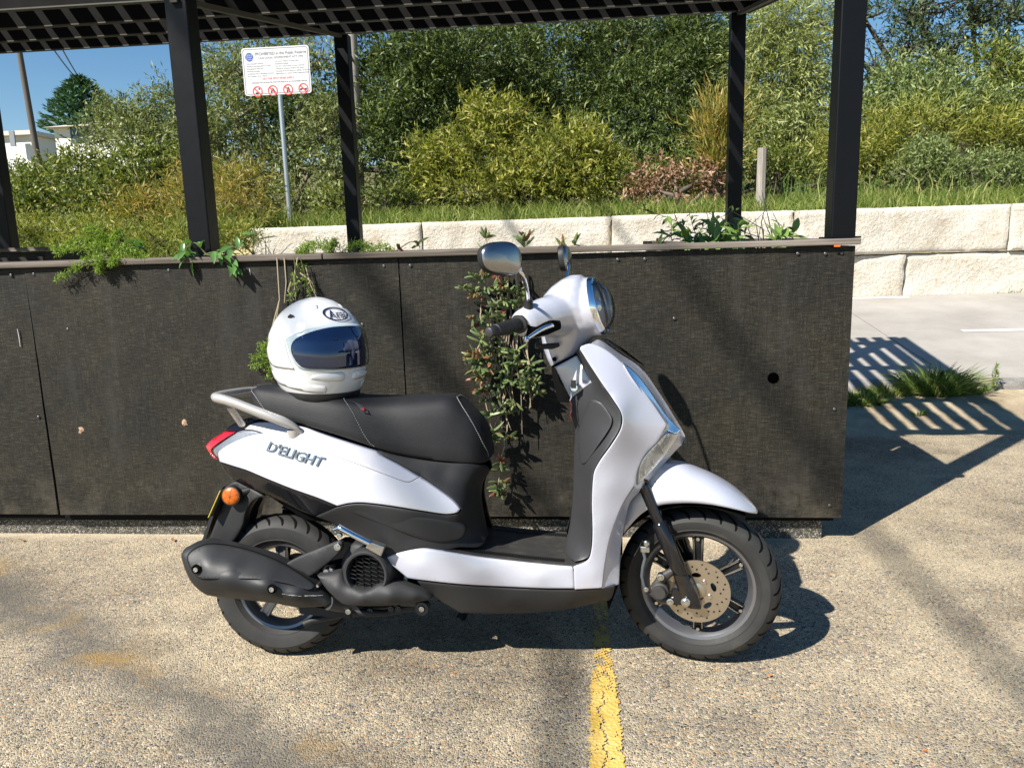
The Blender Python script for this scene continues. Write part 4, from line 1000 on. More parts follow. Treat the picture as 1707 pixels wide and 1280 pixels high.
panel('rear_mudguard', mg, (), K['plastic'], thick=.035)
part('mudguard_web', MB().loft([[(p[0], y, p[2]) for y in (-.06, -.02, .02, .06)] + [(p[0]-.012, y, p[2]-.004) for y in (.06, .02, -.02, -.06)] for p in [(-0.1573,0,0.5306), (-0.1813,0,0.4664), (-0.2099,0,0.3906), (-0.2316,0,0.341)]]).mesh(), K['plastic'])
pa, pb = [(-0.1469,-0.085,0.5289), (-0.188,-0.085,0.4469)]
m = MB(); m.loft([[(p[0]-o_, y, p[2]-o_*.4) for o_, y in ((0, -.095), (0, .095), (.0018, .095), (.0018, -.095))] for p in (pa, pb)])
plate = part('number_plate', m.mesh(smooth=False), K['yellowplate'])
part('plate_backing', MB().loft([[(p[0]+.003+o_, y, p[2]+o_*.4) for o_, y in ((0, -.088), (0, .088), (.006, .088), (.006, -.088))] for p in (pa, pb)]).mesh(smooth=False), K['plastic'], plate)
rc = Vector([(-0.1173,-0.088,0.5105)][0])
rf = part('side_reflector', MB().lathe([(0, -.010), (.012, -.0098), (.022, -.008), (.0262, -.004), (.0268, .006)], 36, origin=rc).mesh('side_reflector', True, 40), K['amber'], label='round amber side reflector')
part('reflector_ring', MB().lathe([(.0262, -.005), (.0292, -.004), (.030, .012), (.0, .014)], 36, origin=rc).mesh(), K['plastic'], rf)
for k in range(6):
    a = pi*k/6*2+.3; part('reflector_facet', MB().tube([rc+Vector((0, -.0101, 0)), rc+Vector((.0225*cos(a), -.0082, .0225*sin(a)))], .0011, 4).mesh(), K['amberdark'], rf)
part('reflector_bracket', MB().tube([rc+Vector((0, .014, 0)), rc+Vector((.045, .03, .012))], .012, 10).mesh(), K['plastic'], rf)
# badge
bme = text_mesh("D'ELIGHT", .0335, .0012, 'LEFT', .0006, .28, .98)
q0, q1 = [Vector(p) for p in [(0.0105,-0.136,0.6649), (0.1998,-0.171,0.6203)]]
ux = (q1-q0).normalized(); uz = Vector((0, -.16, 1)); uz = (uz-ux*uz.dot(ux)).normalized(); uy = uz.cross(ux)
bm_ = Matrix((( *[ux[i] for i in range(0)],),)) if False else Matrix.Identity(4)
for i in range(3): bm_[i][0] = ux[i]; bm_[i][1] = uz[i]; bm_[i][2] = ux.cross(uz)[i]
wd = max(v.co.x for v in bme.vertices); sc_ = (q1-q0).length/wd
ev_ = panel_depth(side, side_c)
for vv in bme.vertices:
    dz_ = vv.co.z; p = q0 + ux*(vv.co.x*sc_) + uz*(vv.co.y*sc_*.92); vv.co = Vector((p.x, float(ev_(np.array([[p.x, p.z]]))[0])-.0028-dz_, p.z))
part('model_badge', bme, K['badge'], label='chrome raised lettering on the side panel')

# ---------------------------------------------------------------- floor, skirt, belly
skirt = [(0.3634,-0.17,0.3488,1), (0.4027,-0.173,0.3647), (0.4534,-0.175,0.3769), (0.4863,-0.176,0.38), (0.5373,-0.176,0.3727), (0.6408,-0.178,0.3589), (0.7566,-0.18,0.347), (0.8481,-0.182,0.3392), (0.9009,-0.183,0.3359,1), (0.9033,-0.178,0.2711,1), (0.8135,-0.176,0.2701), (0.6977,-0.174,0.2731), (0.5805,-0.172,0.2777), (0.4564,-0.168,0.2878), (0.4301,-0.166,0.2912,1)]
panel('lower_skirt', skirt, [(0.4711,-0.182,0.3379), (0.6412,-0.186,0.3239), (0.8082,-0.188,0.3095)], K['white'], thick=.02, label='pearl white lower skirt')
fl = []
for p in [(0.5384,-0.172,0.375), (0.6406,-0.176,0.3617), (0.7565,-0.178,0.3498), (0.848,-0.18,0.342), (0.9009,-0.181,0.3386), (0.9505,-0.178,0.3584)]: fl.append(p)
secs = []
for x, y, z in fl:
    secs.append([(x, yy*abs(y), z-.004+dz) for yy, dz in ((-1,-.012),(-1,-.002),(-.985,.003),(-.90,.005),(-.895,.001),(-.45,.001),(0,.001),(.45,.001),(.895,.001),(.90,.005),(.985,.003),(1,-.002),(1,-.012))])
ff = part('footboard', MB().loft(secs, closed=True).mesh('footboard', True, 40), K['floor'], label='ribbed black footboard')
zfl = fl[2][2]-.004
for sd in (-1, 1):
    for k in range(46):
        xr = fl[0][0]+.035+k*.0066
        if xr > fl[-1][0]-.03: break
        zz = np.interp(xr, [p[0] for p in fl], [p[2] for p in fl])-.004; yy = np.interp(xr, [p[0] for p in fl], [abs(p[1]) for p in fl])
        rib_me = MB().box((xr-.0018, -yy+.022 if sd < 0 else yy-.058, zz+.001), (xr+.0018, -yy+.058 if sd < 0 else yy-.022, zz+.0045)).mesh(smooth=False)
        part('floor_rib', rib_me, K['plastic'], ff)
belly = [(0.4554,-0.164,0.2839,1), (0.5797,-0.168,0.2738), (0.6972,-0.17,0.2692), (0.8132,-0.172,0.2662), (0.9032,-0.173,0.2669), (0.9727,-0.17,0.2711), (1.016,-0.16,0.276,1), (1.003,-0.13,0.2263), (0.973,-0.125,0.2155), (0.8965,-0.12,0.1951), (0.8088,-0.115,0.1797), (0.6978,-0.112,0.1733), (0.6277,-0.11,0.1714), (0.5715,-0.11,0.1722,1), (0.5161,-0.12,0.2086), (0.4829,-0.135,0.2363)]
panel('belly_cover', belly, [(0.7205,-0.158,0.225), (0.8891,-0.155,0.2316)], K['plastic2'], thick=.02)
part('belly_core', MB().loft([[(x, sx*w, z) for sx, z in ((-1, z1), (1, z1), (1, z0), (-1, z0))] for x, w, z0, z1 in ((.50, .09, .20, .33), (.72, .11, .185, .335), (.90, .11, .20, .335), (1.0, .07, .25, .34))]).mesh(smooth=False), K['inner'])

# ---------------------------------------------------------------- leg shield and front cowl
p_main = [(0.9009,-0.183,0.335,1), (0.9389,-0.186,0.3523), (0.9507,-0.188,0.383), (0.9545,-0.19,0.4352), (0.9538,-0.193,0.5203), (0.9595,-0.196,0.5949), (0.976,-0.198,0.6296), (1.004,-0.2,0.669), (1.031,-0.201,0.7128), (1.038,-0.2,0.7433), (1.03,-0.197,0.7706), (0.9787,-0.181,0.8477), (0.9263,-0.16,0.9325), (0.9296,-0.156,0.9406,1), (0.9559,-0.145,0.9466), (0.9935,-0.142,0.9311), (1.037,-0.138,0.8957), (1.07,-0.134,0.8538), (1.119,-0.127,0.7864), (1.164,-0.117,0.7182,1), (1.137,-0.126,0.6743), (1.103,-0.134,0.6389), (1.081,-0.142,0.5967), (1.072,-0.146,0.554,1), (1.041,-0.156,0.5075), (1.016,-0.166,0.4528), (0.9986,-0.171,0.3987), (0.9864,-0.173,0.3321), (0.9792,-0.172,0.2727,1), (0.9033,-0.178,0.2695,1)]
p_main_c = [(1.002,-0.184,0.8054), (1.059,-0.172,0.7548), (1.033,-0.183,0.6582), (0.9998,-0.185,0.5599), (0.9793,-0.186,0.4609), (0.9565,-0.184,0.3183)]
panel('leg_shield', p_main, p_main_c, K['white'], thick=.02, roll=.004, depth=.002, label='pearl white front leg shield')
p_nose = [(0.9559,-0.141,0.9466,1), (0.9667,-0.08,0.9542), (0.9843,-0.045,0.9571), (1.011,-0.012,0.9425), (1.039,0,0.9208), (1.099,0,0.876), (1.154,0,0.7981), (1.194,0,0.7326), (1.221,0,0.6848), (1.228,0,0.6636), (1.224,0,0.6513,1), (1.193,-0.03,0.6277), (1.128,-0.08,0.5669), (1.087,-0.118,0.5366), (1.07,-0.142,0.5498,1), (1.081,-0.138,0.596), (1.103,-0.13,0.6382), (1.137,-0.122,0.6738), (1.164,-0.114,0.7162,1), (1.119,-0.124,0.7844), (1.07,-0.131,0.852), (1.038,-0.135,0.894), (0.9935,-0.139,0.9294)]
panel('nose_panel', p_nose, [(1.107,-0.075,0.8297), (1.158,-0.065,0.7516), (1.187,-0.06,0.6874), (1.147,-0.078,0.6334), (1.065,-0.08,0.8815)], K['white'], thick=.012, roll=.003, depth=.0015)
p_wrap = [(1.072,-0.142,0.5498,1), (1.089,-0.116,0.5345), (1.065,-0.112,0.5064), (1.053,-0.112,0.4773), (1.041,-0.115,0.4164), (1.032,-0.122,0.3599), (1.029,-0.13,0.3023), (1.027,-0.135,0.2713,1), (0.9793,-0.168,0.2697,1), (0.9865,-0.169,0.3308), (0.9987,-0.167,0.3976), (1.016,-0.162,0.4518), (1.042,-0.152,0.5066)]
panel('wheel_arch_panel', p_wrap, (), K['white'], thick=.015, roll=.003, depth=.0015)
# chrome blade and turn signal
bl = [(1.04,-0.128,0.8953,1), (1.06,-0.112,0.8811), (1.086,-0.098,0.8567), (1.121,-0.083,0.8097), (1.161,-0.067,0.7484), (1.194,-0.053,0.7106), (1.209,-0.045,0.6974,1), (1.194,-0.07,0.6886), (1.169,-0.088,0.6978,1), (1.153,-0.098,0.7178), (1.123,-0.113,0.7533), (1.092,-0.124,0.8114), (1.062,-0.132,0.8571)]
panel('chrome_blade', [(p[0], p[1]-.014, *p[2:]) for p in bl], (), K['chrome'], thick=.02, roll=.004, depth=.004, label='chrome blade trim on the leg shield')
ts = [(1.165,-0.092,0.6958,1), (1.201,-0.068,0.6875,1), (1.194,-0.066,0.6709), (1.164,-0.078,0.6317), (1.117,-0.098,0.5821), (1.077,-0.115,0.5479,1), (1.074,-0.118,0.5553), (1.08,-0.122,0.5932), (1.104,-0.118,0.6364), (1.138,-0.105,0.6714)]
tsn = panel('turn_signal', [(p[0], p[1]-.012, *p[2:]) for p in ts], (), K['lensback'], thick=.02, roll=.004, depth=.004, label='clear front turn signal lens')
panel('turn_signal_lens', [(p[0], p[1]-.018, *p[2:]) for p in ts], (), K['clear'], tsn, thick=.004, roll=.004, depth=.004)
for a, b in ((.25, .3), (.5, .55), (.72, .76)):
    p1 = Vector(ts[0][:3]).lerp(Vector(ts[6][:3]), a); p2 = Vector(ts[2][:3]).lerp(Vector(ts[5][:3]), b)
    part('lens_bar', MB().tube([p1+Vector((.004, -.019, 0)), p2+Vector((-.004, -.019, 0))], .0012, 6).mesh(), K['chrome'], tsn)
# smoked centre garnish
gs = [(0.9826,-0.045,0.9571,1), (1.004,-0.02,0.9531), (1.042,0,0.9278), (1.105,0,0.8777), (1.093,-0.02,0.8821), (1.051,-0.035,0.911), (1.013,-0.05,0.9377)]
panel('front_garnish', [(p[0]+.004, p[1], p[2]+.004, *p[3:]) for p in gs], (), K['gloss'], thick=.008, roll=.003, depth=.002)
# dark inner shield with glove box and the grey ignition panel
inn = [(0.9178,-0.145,0.9225,1), (0.9263,-0.162,0.9309), (0.9785,-0.187,0.8448), (1.03,-0.2,0.7676), (1.035,-0.202,0.742), (1.028,-0.203,0.713), (1,-0.201,0.6691), (0.9727,-0.199,0.6298), (0.9571,-0.197,0.5951), (0.9514,-0.194,0.5205), (0.9521,-0.192,0.4357), (0.949,-0.19,0.3836), (0.939,-0.187,0.3609), (0.9043,-0.183,0.346,1), (0.8763,-0.11,0.3569), (0.8903,-0.08,0.4257), (0.8998,-0.07,0.5093), (0.9047,-0.06,0.6281), (0.9073,-0.055,0.7041), (0.8974,-0.05,0.7437), (0.8945,-0.045,0.7904,1), (0.9051,-0.06,0.7949), (0.9431,-0.1,0.8265), (0.9566,-0.115,0.8374,1)]
panel('inner_shield', inn, [(0.978,-0.165,0.7548), (0.9449,-0.12,0.6999), (0.9544,-0.125,0.8013), (1.006,-0.185,0.7403), (0.9299,-0.12,0.5642), (0.9251,-0.13,0.4469)], K['grey'], thick=.02, label='charcoal inner leg shield')
ig = [(0.8526,-0.05,0.8798,1), (0.9154,-0.07,0.9157,1), (0.9583,-0.112,0.8389,1), (0.9431,-0.1,0.8257), (0.9052,-0.062,0.7951), (0.8945,-0.045,0.7904,1)]
panel('ignition_panel', ig, (), K['white'], thick=.02, label='pearl white ignition panel')
gl = [(0.9541,-0.142,0.7893), (0.9832,-0.166,0.7878), (1.013,-0.19,0.7473), (1.009,-0.19,0.7213), (0.9769,-0.175,0.6704), (0.9405,-0.14,0.6151), (0.9238,-0.11,0.617), (0.9213,-0.1,0.6975)]
panel('glove_box_lid', [(p[0]-.003, p[1]-.006, p[2]) for p in gl], (), K['grey'], thick=.015, roll=.008, depth=.006)
part('shield_core', MB().loft([[(x0, -w, z), (x1, -w*.8, z), (x1, w*.8, z), (x0, w, z)] for z, x0, x1, w in ((.34, .985, 1.04, .10), (.55, .985, 1.04, .10), (.75, .985, 1.08, .10), (.85, .96, 1.06, .10), (.90, .93, 1.0, .08))]).mesh(smooth=False), K['inner'])
# key with fob
kp = Vector([(0.9075,-0.085,0.8225)][0])
key = part('ignition_lock', MB().lathe([(0, -.012), (.010, -.012), (.012, -.006), (.013, .01)], 18, origin=kp+Vector((0, .006, 0))).mesh(), K['chrome'])
part('key_head', MB().box((-.008, -.030, .0), (.006, -.012, .022), Matrix.Translation(kp)).mesh(smooth=False), K['plastic'], key)
ch = [(0.8991,-0.1,0.8084), (0.8955,-0.102,0.7865), (0.8986,-0.102,0.7661), (0.8949,-0.102,0.7457), (0.8981,-0.102,0.7286)]
for i in range(len(ch)-1): part('fob_link', MB().tube([ch[i], Vector(ch[i]).lerp(Vector(ch[i+1]), .5)+Vector((.003, 0, 0)), ch[i+1]], [.0014, .0026, .0014], 8).mesh(), K['keyred'] if i else K['steel'], key)

# ---------------------------------------------------------------- handlebar cowl with headlight (turned with the fork)
def ring_sec(cx, z, xf_, xb, w, n=28, e=2.4):
    out = []
    for k in range(n):
        q = 2*pi*k/n; c_, s_ = cos(q), sin(q); a = abs(c_)**(2/e)*(1 if c_ > 0 else -1); b = abs(s_)**(2/e)*(1 if s_ > 0 else -1)
        x = cx + (a*(xf_-cx) if a > 0 else a*(cx-xb)); out.append((x, b*w, z))
    return out
def blend(name, parts_mb, vox, it, mat, xf=None, label=None, parent=None):
    m = MB()
    for p in parts_mb: m.add(p.v, p.f)
    me = m.mesh(name, True, None)
    if xf is not None: me.transform(xf)
    o = part(name, me, mat, parent, label)
    r = o.modifiers.new('remesh', 'REMESH'); r.mode = 'VOXEL'; r.voxel_size = vox; r.use_smooth_shade = True
    s_ = o.modifiers.new('smooth', 'SMOOTH'); s_.iterations = it; s_.factor = .5
    return o
nac = MB().loft([ring_sec(.875, .880, .888, .838, .040), ring_sec(.880, .905, .915, .828, .056), ring_sec(.885, .94, .945, .816, .062), ring_sec(.895, .975, .975, .812, .068), ring_sec(.90, 1.0, .988, .810, .080), ring_sec(.90, 1.03, .985, .808, .092), ring_sec(.90, 1.06, .978, .812, .097), ring_sec(.90, 1.09, .968, .826, .092), ring_sec(.905, 1.115, .957, .850, .080), ring_sec(.912, 1.135, .945, .880, .058), ring_sec(.92, 1.146, .935, .905, .025)])
# head tube of the lamp, tilted back slightly
HL = Vector((.976, 0, 1.055)); tilt = radians(14); hn = Vector((cos(tilt), 0, sin(tilt)))
hM = Matrix.Translation(HL) @ Matrix.Rotation(-tilt, 4, 'Y')
bez = MB().lathe([(0, -.075), (.055, -.075), (.075, -.05), (.085, -.025), (.087, -.005), (.084, .008), (.0, .008)], 40, axis='X', M=hM)
arms = []
for sd in (-1, 1):
    a = MB(); secs = []
    for y, xc, zc, rx, rz in ((.02, .880, 1.035, .064, .068), (.08, .872, 1.036, .064, .060), (.13, .850, 1.034, .055, .054), (.17, .830, 1.028, .046, .047), (.20, .814, 1.026, .037, .038), (.212, .808, 1.025, .026, .028)):
        secs.append([(xc+rx*cos(2*pi*k/20), sd*y, zc+rz*sin(2*pi*k/20)) for k in range(20)])
    a.loft(secs); arms.append(a)
cowl = blend('handlebar_cowl', [nac, bez]+arms, .0042, 7, K['white'], ST, 'pearl white handlebar cowl')
XT = ST @ hM
def hpart(name, prof, mat, n=48, parent=None, label=None):
    me = MB().lathe(prof, n, axis='X').mesh(name, True, 40); me.transform(XT); return part(name, me, mat, parent, label)
hl = hpart('headlight', [(.0, -.030), (.030, -.030), (.045, -.022), (.060, -.004), (.071, .012), (.0735, .014)], K['lensback'], label='round clear headlight')
hpart('bezel', [(.0735, .008), (.079, .016), (.083, .014), (.0855, .006), (.0855, -.01)], K['chrome'], 56, hl)
hpart('lens', [(0, .052), (.02, .0505), (.04, .045), (.056, .036), (.067, .025), (.074, .014)], K['clear'], 56, hl)
hpart('bulb_shield', [(0, .018), (.012, .016), (.020, .006), (.022, -.02), (0, -.025)], K['lensback'], 24, hl)
hpart('reflector_step', [(.028, -.02), (.030, .004), (.036, .0), (.047, -.010)], K['chrome'], 32, hl)
# black screw, seam and cable slots on the cowl
p_ = [(0.8639,-0.066,0.9088)][0]; spart('cowl_screw', MB().lathe([(0, -.004), (.006, -.003), (.007, .004)], 14, origin=p_).mesh(), K['inner'])
sl_ = [(0.8545,-0.052,0.8858), (0.8907,-0.06,0.9037), (0.929,-0.064,0.9233)]
spart('cowl_gap', MB().tube(sl_, .0035, 8).mesh(), K['inner'])
nk = MB().loft([ring_sec(.885, .78, .93, .86, .05), ring_sec(.878, .84, .92, .845, .05), ring_sec(.875, .882, .888, .840, .038)]); spart('column', nk.mesh(), K['inner'])
cs_ = [(0.8214,-0.108,0.9555), (0.8397,-0.098,0.95), (0.8625,-0.084,0.9491), (0.8812,-0.074,0.9522)]
spart('cable_boot', MB().tube(cs_, [.006, .008, .009, .006], 10).mesh(), K['plastic'])
# lever recess, grip, lever, mirror on each side
for sd in (-1, 1):
    g0, g1 = Vector((.808, sd*.208, 1.025)), Vector((.766, sd*.335, 1.016))
    d = (g1-g0).normalized(); L = (g1-g0).length
    gp = [g0-d*.03, g0, g0+d*.004, g0+d*.010, g0+d*.012, g0+d*.05, g0+d*(L-.022), g0+d*(L-.02), g0+d*(L-.018), g0+d*L]
    gr_ = spart('grip', MB().tube(gp, [.017, .020, .026, .026, .0175, .0165, .0172, .0172, .0150, .0140], 20).mesh('grip', True, 30), K['plastic'])
    spart('bar_end', MB().tube([g0+d*(L-.001), g0+d*(L+.010), g0+d*(L+.012)], [.0135, .0125, .009], 18).mesh(), K['grey'], gr_)
    for k in range(5): spart('grip_rib', MB().tube([g0+d*(.03+.017*k), g0+d*(.034+.017*k)], .0178, 18).mesh(), K['plastic'], gr_)
    # recess behind the lever
    rec = [Vector((.822, sd*.206, 1.010)), Vector((.842, sd*.186, 1.008)), Vector((.872, sd*.160, 1.012)), Vector((.900, sd*.136, 1.014))]
    spart('lever_recess', MB().tube(rec, [.020, .023, .022, .012], 14, ry=[.014, .016, .016, .008]).mesh(), K['inner'])
    lv = catmull([(.888, sd*.150, 1.012), (.880, sd*.172, 1.014), (.864, sd*.198, 1.008), (.846, sd*.228, .996), (.836, sd*.252, .988)], .006, False)
    n_ = len(lv); lev = spart('brake_lever', MB().tube(lv, [.0075-.0022*i/n_ for i in range(n_)], 12, ry=[.0055]*n_).mesh(), K['chrome'], None)
    bp_ = Vector(lv[-1]); spart('lever_ball', MB().lathe([(0.0, -.009), (.006, -.007), (.009, 0), (.006, .007), (0, .009)], 16, origin=bp_, axis='Z').mesh(), K['chrome'], lev)
    # mirror
    mb0 = Vector((.826, sd*.185, 1.080)); mb1 = Vector((.842, sd*.295, 1.160)) if sd < 0 else Vector((.832, sd*.295, 1.172))
    mc = Vector((.806, sd*.350, 1.200)) if sd < 0 else Vector((.808, sd*.352, 1.196))
    mir = spart('mirror', MB().tube([mb0+Vector((0, 0, -.02)), mb0+Vector((0, 0, .004)), mb0+Vector((.001, sd*.006, .012)), mb0+Vector((.002, sd*.01, .018))], [.013, .0125, .010, .007], 14).mesh(), K['plastic'], None)
    st_ = catmull([tuple(mb0), tuple(mb0.lerp(mb1, .5)+Vector((.004, 0, -.002))), tuple(mb1), tuple(mc+Vector((.006, sd*-.03, -.012)))], .01, False)
    spart('stem', MB().tube(st_, .0052, 12).mesh(), K['chrome'], mir)
    # head: rounded trapezoid shell, chrome back towards the front, glass towards the rider
    yaw_ = sd*radians(30 if sd < 0 else 6); f_ = Vector((cos(yaw_), -sin(yaw_)*0+sin(yaw_), .10)).normalized(); lat = Vector((-f_.y, f_.x, 0)).normalized(); upv = f_.cross(lat)
    def mo(t, r=1.0):     # outline in (lateral outward, up)
        c_, s_ = cos(t), sin(t); e = 2.7
        a = abs(c_)**(2/e)*(1 if c_ > 0 else -1)*.066; b = abs(s_)**(2/e)*(1 if s_ > 0 else -1)*(.041 - .005*(a/.068))
        return a*r, b*r + .004*(a/.068)
    def ringm(dep, r, nn=40): return [mc + f_*dep + lat*(sd*mo(2*pi*k/nn, r)[0]) + upv*mo(2*pi*k/nn, r)[1] for k in range(nn)]
    back = MB().loft([ringm(.0, 1.0), ringm(.005, .985), ringm(.009, .94), ringm(.014, .80), ringm(.0175, .58), ringm(.020, .3), ringm(.0205, .05)]).mesh('mirror_shell', True, 60); spart('mirror_shell', back, K['satin'], mir)
    rim_ = MB().loft([ringm(-.016, .93), ringm(-.014, 1.0), ringm(-.004, 1.03), ringm(.003, 1.015)]).mesh('mirror_rim', True, 50); spart('mirror_rim', rim_, K['plastic'], mir)
    gls = MB().loft([ringm(-.0165, .94), ringm(-.0175, .5), ringm(-.018, .05)]).mesh(); spart('mirror_glass', gls, K['chrome'], mir)

# ---------------------------------------------------------------- engine, exhaust, footpeg, stand
ex = [(-0.2335,-0.19,0.3613), (-0.2145,-0.185,0.3794), (-0.1733,-0.18,0.3897), (-0.1381,-0.175,0.3842), (-0.0638,-0.17,0.3659), (0.0196,-0.17,0.3438), (0.0914,-0.17,0.3077), (0.142,-0.17,0.2829), (0.1799,-0.17,0.2527), (0.2086,-0.17,0.2128,1), (0.1888,-0.165,0.2002), (0.1102,-0.16,0.1945), (0.0317,-0.16,0.2066), (-0.0722,-0.165,0.2183), (-0.1629,-0.175,0.232), (-0.1956,-0.18,0.2563), (-0.2135,-0.185,0.2843), (-0.2269,-0.19,0.3262)]
muf = panel('exhaust_muffler', ex, [(-0.0574,-0.232,0.3305), (0.0451,-0.23,0.2968), (-0.1479,-0.226,0.3449), (0.1244,-0.214,0.2616)], K['exh'], mirror=False, thick=.045, roll=.022, depth=.022, grid=.010, label='matt black exhaust muffler with scuff marks')
# cover plate on the muffler with its recessed bolts
exq = panel_depth(ex, [(-0.0574,-0.232,0.3305), (0.0451,-0.23,0.2968), (-0.1479,-0.226,0.3449), (0.1244,-0.214,0.2616)])
def onto(pts, off, q): return [(p[0], float(q(np.array([[p[0], p[2]]]))[0])-off, *p[2:]) for p in pts]
exc = [(-0.199,-0.222,0.3605), (-0.1533,-0.222,0.3885), (-0.0653,-0.23,0.3743), (0.039,-0.232,0.3418), (0.1127,-0.225,0.3028), (0.1605,-0.212,0.2701), (0.1487,-0.214,0.262), (0.0881,-0.23,0.2854), (0.0089,-0.246,0.3049), (-0.114,-0.244,0.3062), (-0.1608,-0.238,0.3106)]
panel('muffler_cover', onto(exc, .0060, exq), onto([(-0.0619,-0.24,0.3414), (0.0415,-0.24,0.317), (-0.1316,-0.24,0.3493)], .0100, exq), K['exh'], muf, mirror=False, thick=.02, roll=.004, depth=.0050)
gv_ = catmull(onto(exc, .0015, exq), .006); part('cover_groove', MB().tube([tuple(p) for p in gv_]+[tuple(gv_[0])], .0022, 6, False).mesh(), K['inner'], muf)
for (px_, pz_) in ((0, 0), (1, 0)):
    p = Vector(onto([(-0.1577,-0.232,0.3328), (0.0592,-0.228,0.2775)], .0055 if px_ == 0 else .0015, exq)[px_])
    part('muffler_bolt_well', MB().lathe([(0, .0045), (.0085, .004), (.0115, -.0005), (.0130, -.0008), (.0138, .004)], 24, origin=p+Vector((0, -.0042, 0))).mesh(), K['inner'], muf)
    part('muffler_bolt', MB().lathe([(0, -.001), (.003, -.001), (.0034, -.004), (.0068, -.0038), (.0072, .004)], 16, origin=p+Vector((.001, -.0055, 0))).mesh(), K['steel'], muf)
r_ = random.Random(5)
for k in range(14):
    t_ = r_.random(); a = Vector(onto([tuple(Vector([(0.0816,-0.2335,0.26)][0]).lerp(Vector([(0.1772,-0.213,0.2414)][0]), t_))], .0008, exq)[0])
    part('scuff', MB().tube([a, a+Vector((.006+.012*r_.random(), .0022, -.002+.003*r_.random()))], [.0004+.0009*r_.random(), .0003], 4).mesh(), K['stitch'], muf)
br = [(0.057,-0.15,0.3188,1), (0.1127,-0.152,0.3482), (0.2316,-0.152,0.3948), (0.2386,-0.152,0.3913), (0.236,-0.152,0.3668), (0.1914,-0.15,0.3255), (0.1366,-0.15,0.2861,1), (0.1191,-0.15,0.2983), (0.0925,-0.15,0.3068)]
arm = panel('muffler_bracket', br, [(0.1682,-0.158,0.3452)], K['plastic2'], mirror=False, thick=.012, roll=.005, depth=.004)
bolt('bolt', [(0.2271,-0.156,0.3784)][0], .0105, parent=arm)
bolt('bolt', [(0.2281,-0.14,0.4065)][0], .008, parent=arm)
part('exhaust_pipe', MB().tube([(0.1929,-0.15,0.2108), (0.2274,-0.11,0.1846), (0.2755,-0.06,0.1619), (0.3575,-0.02,0.1674)], [.02, .016, .015, .014], 14).mesh(), K['swing'])
# fan shroud with honeycomb grille
fc = Vector([(0.3178,-0.176,0.3095)][0]); FR = .062
tiltM = Matrix.Translation(fc) @ Matrix.Rotation(radians(-6), 4, 'Z')
def fpart(name, me, mat, parent=None, label=None): me.transform(tiltM); return part(name, me, mat, parent, label)
fan = fpart('fan_shroud', MB().lathe([(.0555, .030), (.0555, -.012), (.0575, -.017), (.063, -.018), (.067, -.014), (.0685, -.006), (.072, .03), (.078, .08)], 48).mesh('fan_shroud', True, 35), K['plastic2'], None, 'engine fan shroud with honeycomb grille')
fpart('fan_back', MB().lathe([(0, .018), (.056, .018)], 32).mesh(), K['inner'], fan)
bars = MB(); ga, gb_, gh = .0085, .0046, .0060; seen = set()
def gpt(x, z): return (x*cos(.22)+z*.0, z - .30*x)
for ci in range(-4, 5):
    for ri in range(-6, 7):
        x0_, z0_ = ci*(2*ga+gb_), ri*2*gh + (gh if ci % 2 else 0)
        hv = [(x0_-ga-gb_, z0_), (x0_-ga, z0_+gh), (x0_+ga, z0_+gh), (x0_+ga+gb_, z0_), (x0_+ga, z0_-gh), (x0_-ga, z0_-gh)]
        for q in range(6):
            (x1_, z1_), (x2_, z2_) = gpt(*hv[q]), gpt(*hv[(q+1) % 6]); key_ = (round((x1_+x2_)*2000), round((z1_+z2_)*2000))
            if key_ in seen or hypot(x1_, z1_) > .056 or hypot(x2_, z2_) > .056: continue
            seen.add(key_); bars.tube([(x1_, -.002, z1_), (x2_, -.002, z2_)], .0009, 5, ry=.0035)
o = fpart('grille', bars.mesh('grille', True, 40), K['swing'], fan)
sh = [(0.2198,-0.12,0.2954), (0.2278,-0.124,0.3358), (0.2479,-0.128,0.3672), (0.2668,-0.13,0.3812), (0.3072,-0.135,0.3749), (0.3557,-0.135,0.3437), (0.3742,-0.13,0.2949), (0.3603,-0.13,0.2417), (0.28,-0.13,0.2317), (0.2365,-0.125,0.2615)]
panel('engine_cover', sh, [(0.3095,-0.15,0.3092)], K['plastic2'], fan, mirror=False, thick=.06, roll=.015, depth=.012)
gd = [(0.1673,-0.175,0.2979,1), (0.2034,-0.172,0.3026), (0.2363,-0.17,0.3058), (0.2568,-0.182,0.2804), (0.2901,-0.195,0.2695), (0.326,-0.2,0.2683), (0.3563,-0.196,0.2828), (0.3995,-0.19,0.2848), (0.4443,-0.185,0.27), (0.4811,-0.175,0.2525), (0.4993,-0.165,0.2346), (0.4957,-0.165,0.2293), (0.4459,-0.175,0.2217), (0.3687,-0.185,0.2154), (0.2592,-0.185,0.2155), (0.2368,-0.185,0.2247), (0.1959,-0.18,0.2598)]
panel('engine_guard', gd, [(0.2322,-0.198,0.2749), (0.3067,-0.218,0.2502), (0.3912,-0.214,0.2585), (0.4546,-0.195,0.2495)], K['plastic2'], mirror=False, thick=.03, roll=.010, depth=.009, grid=.009)
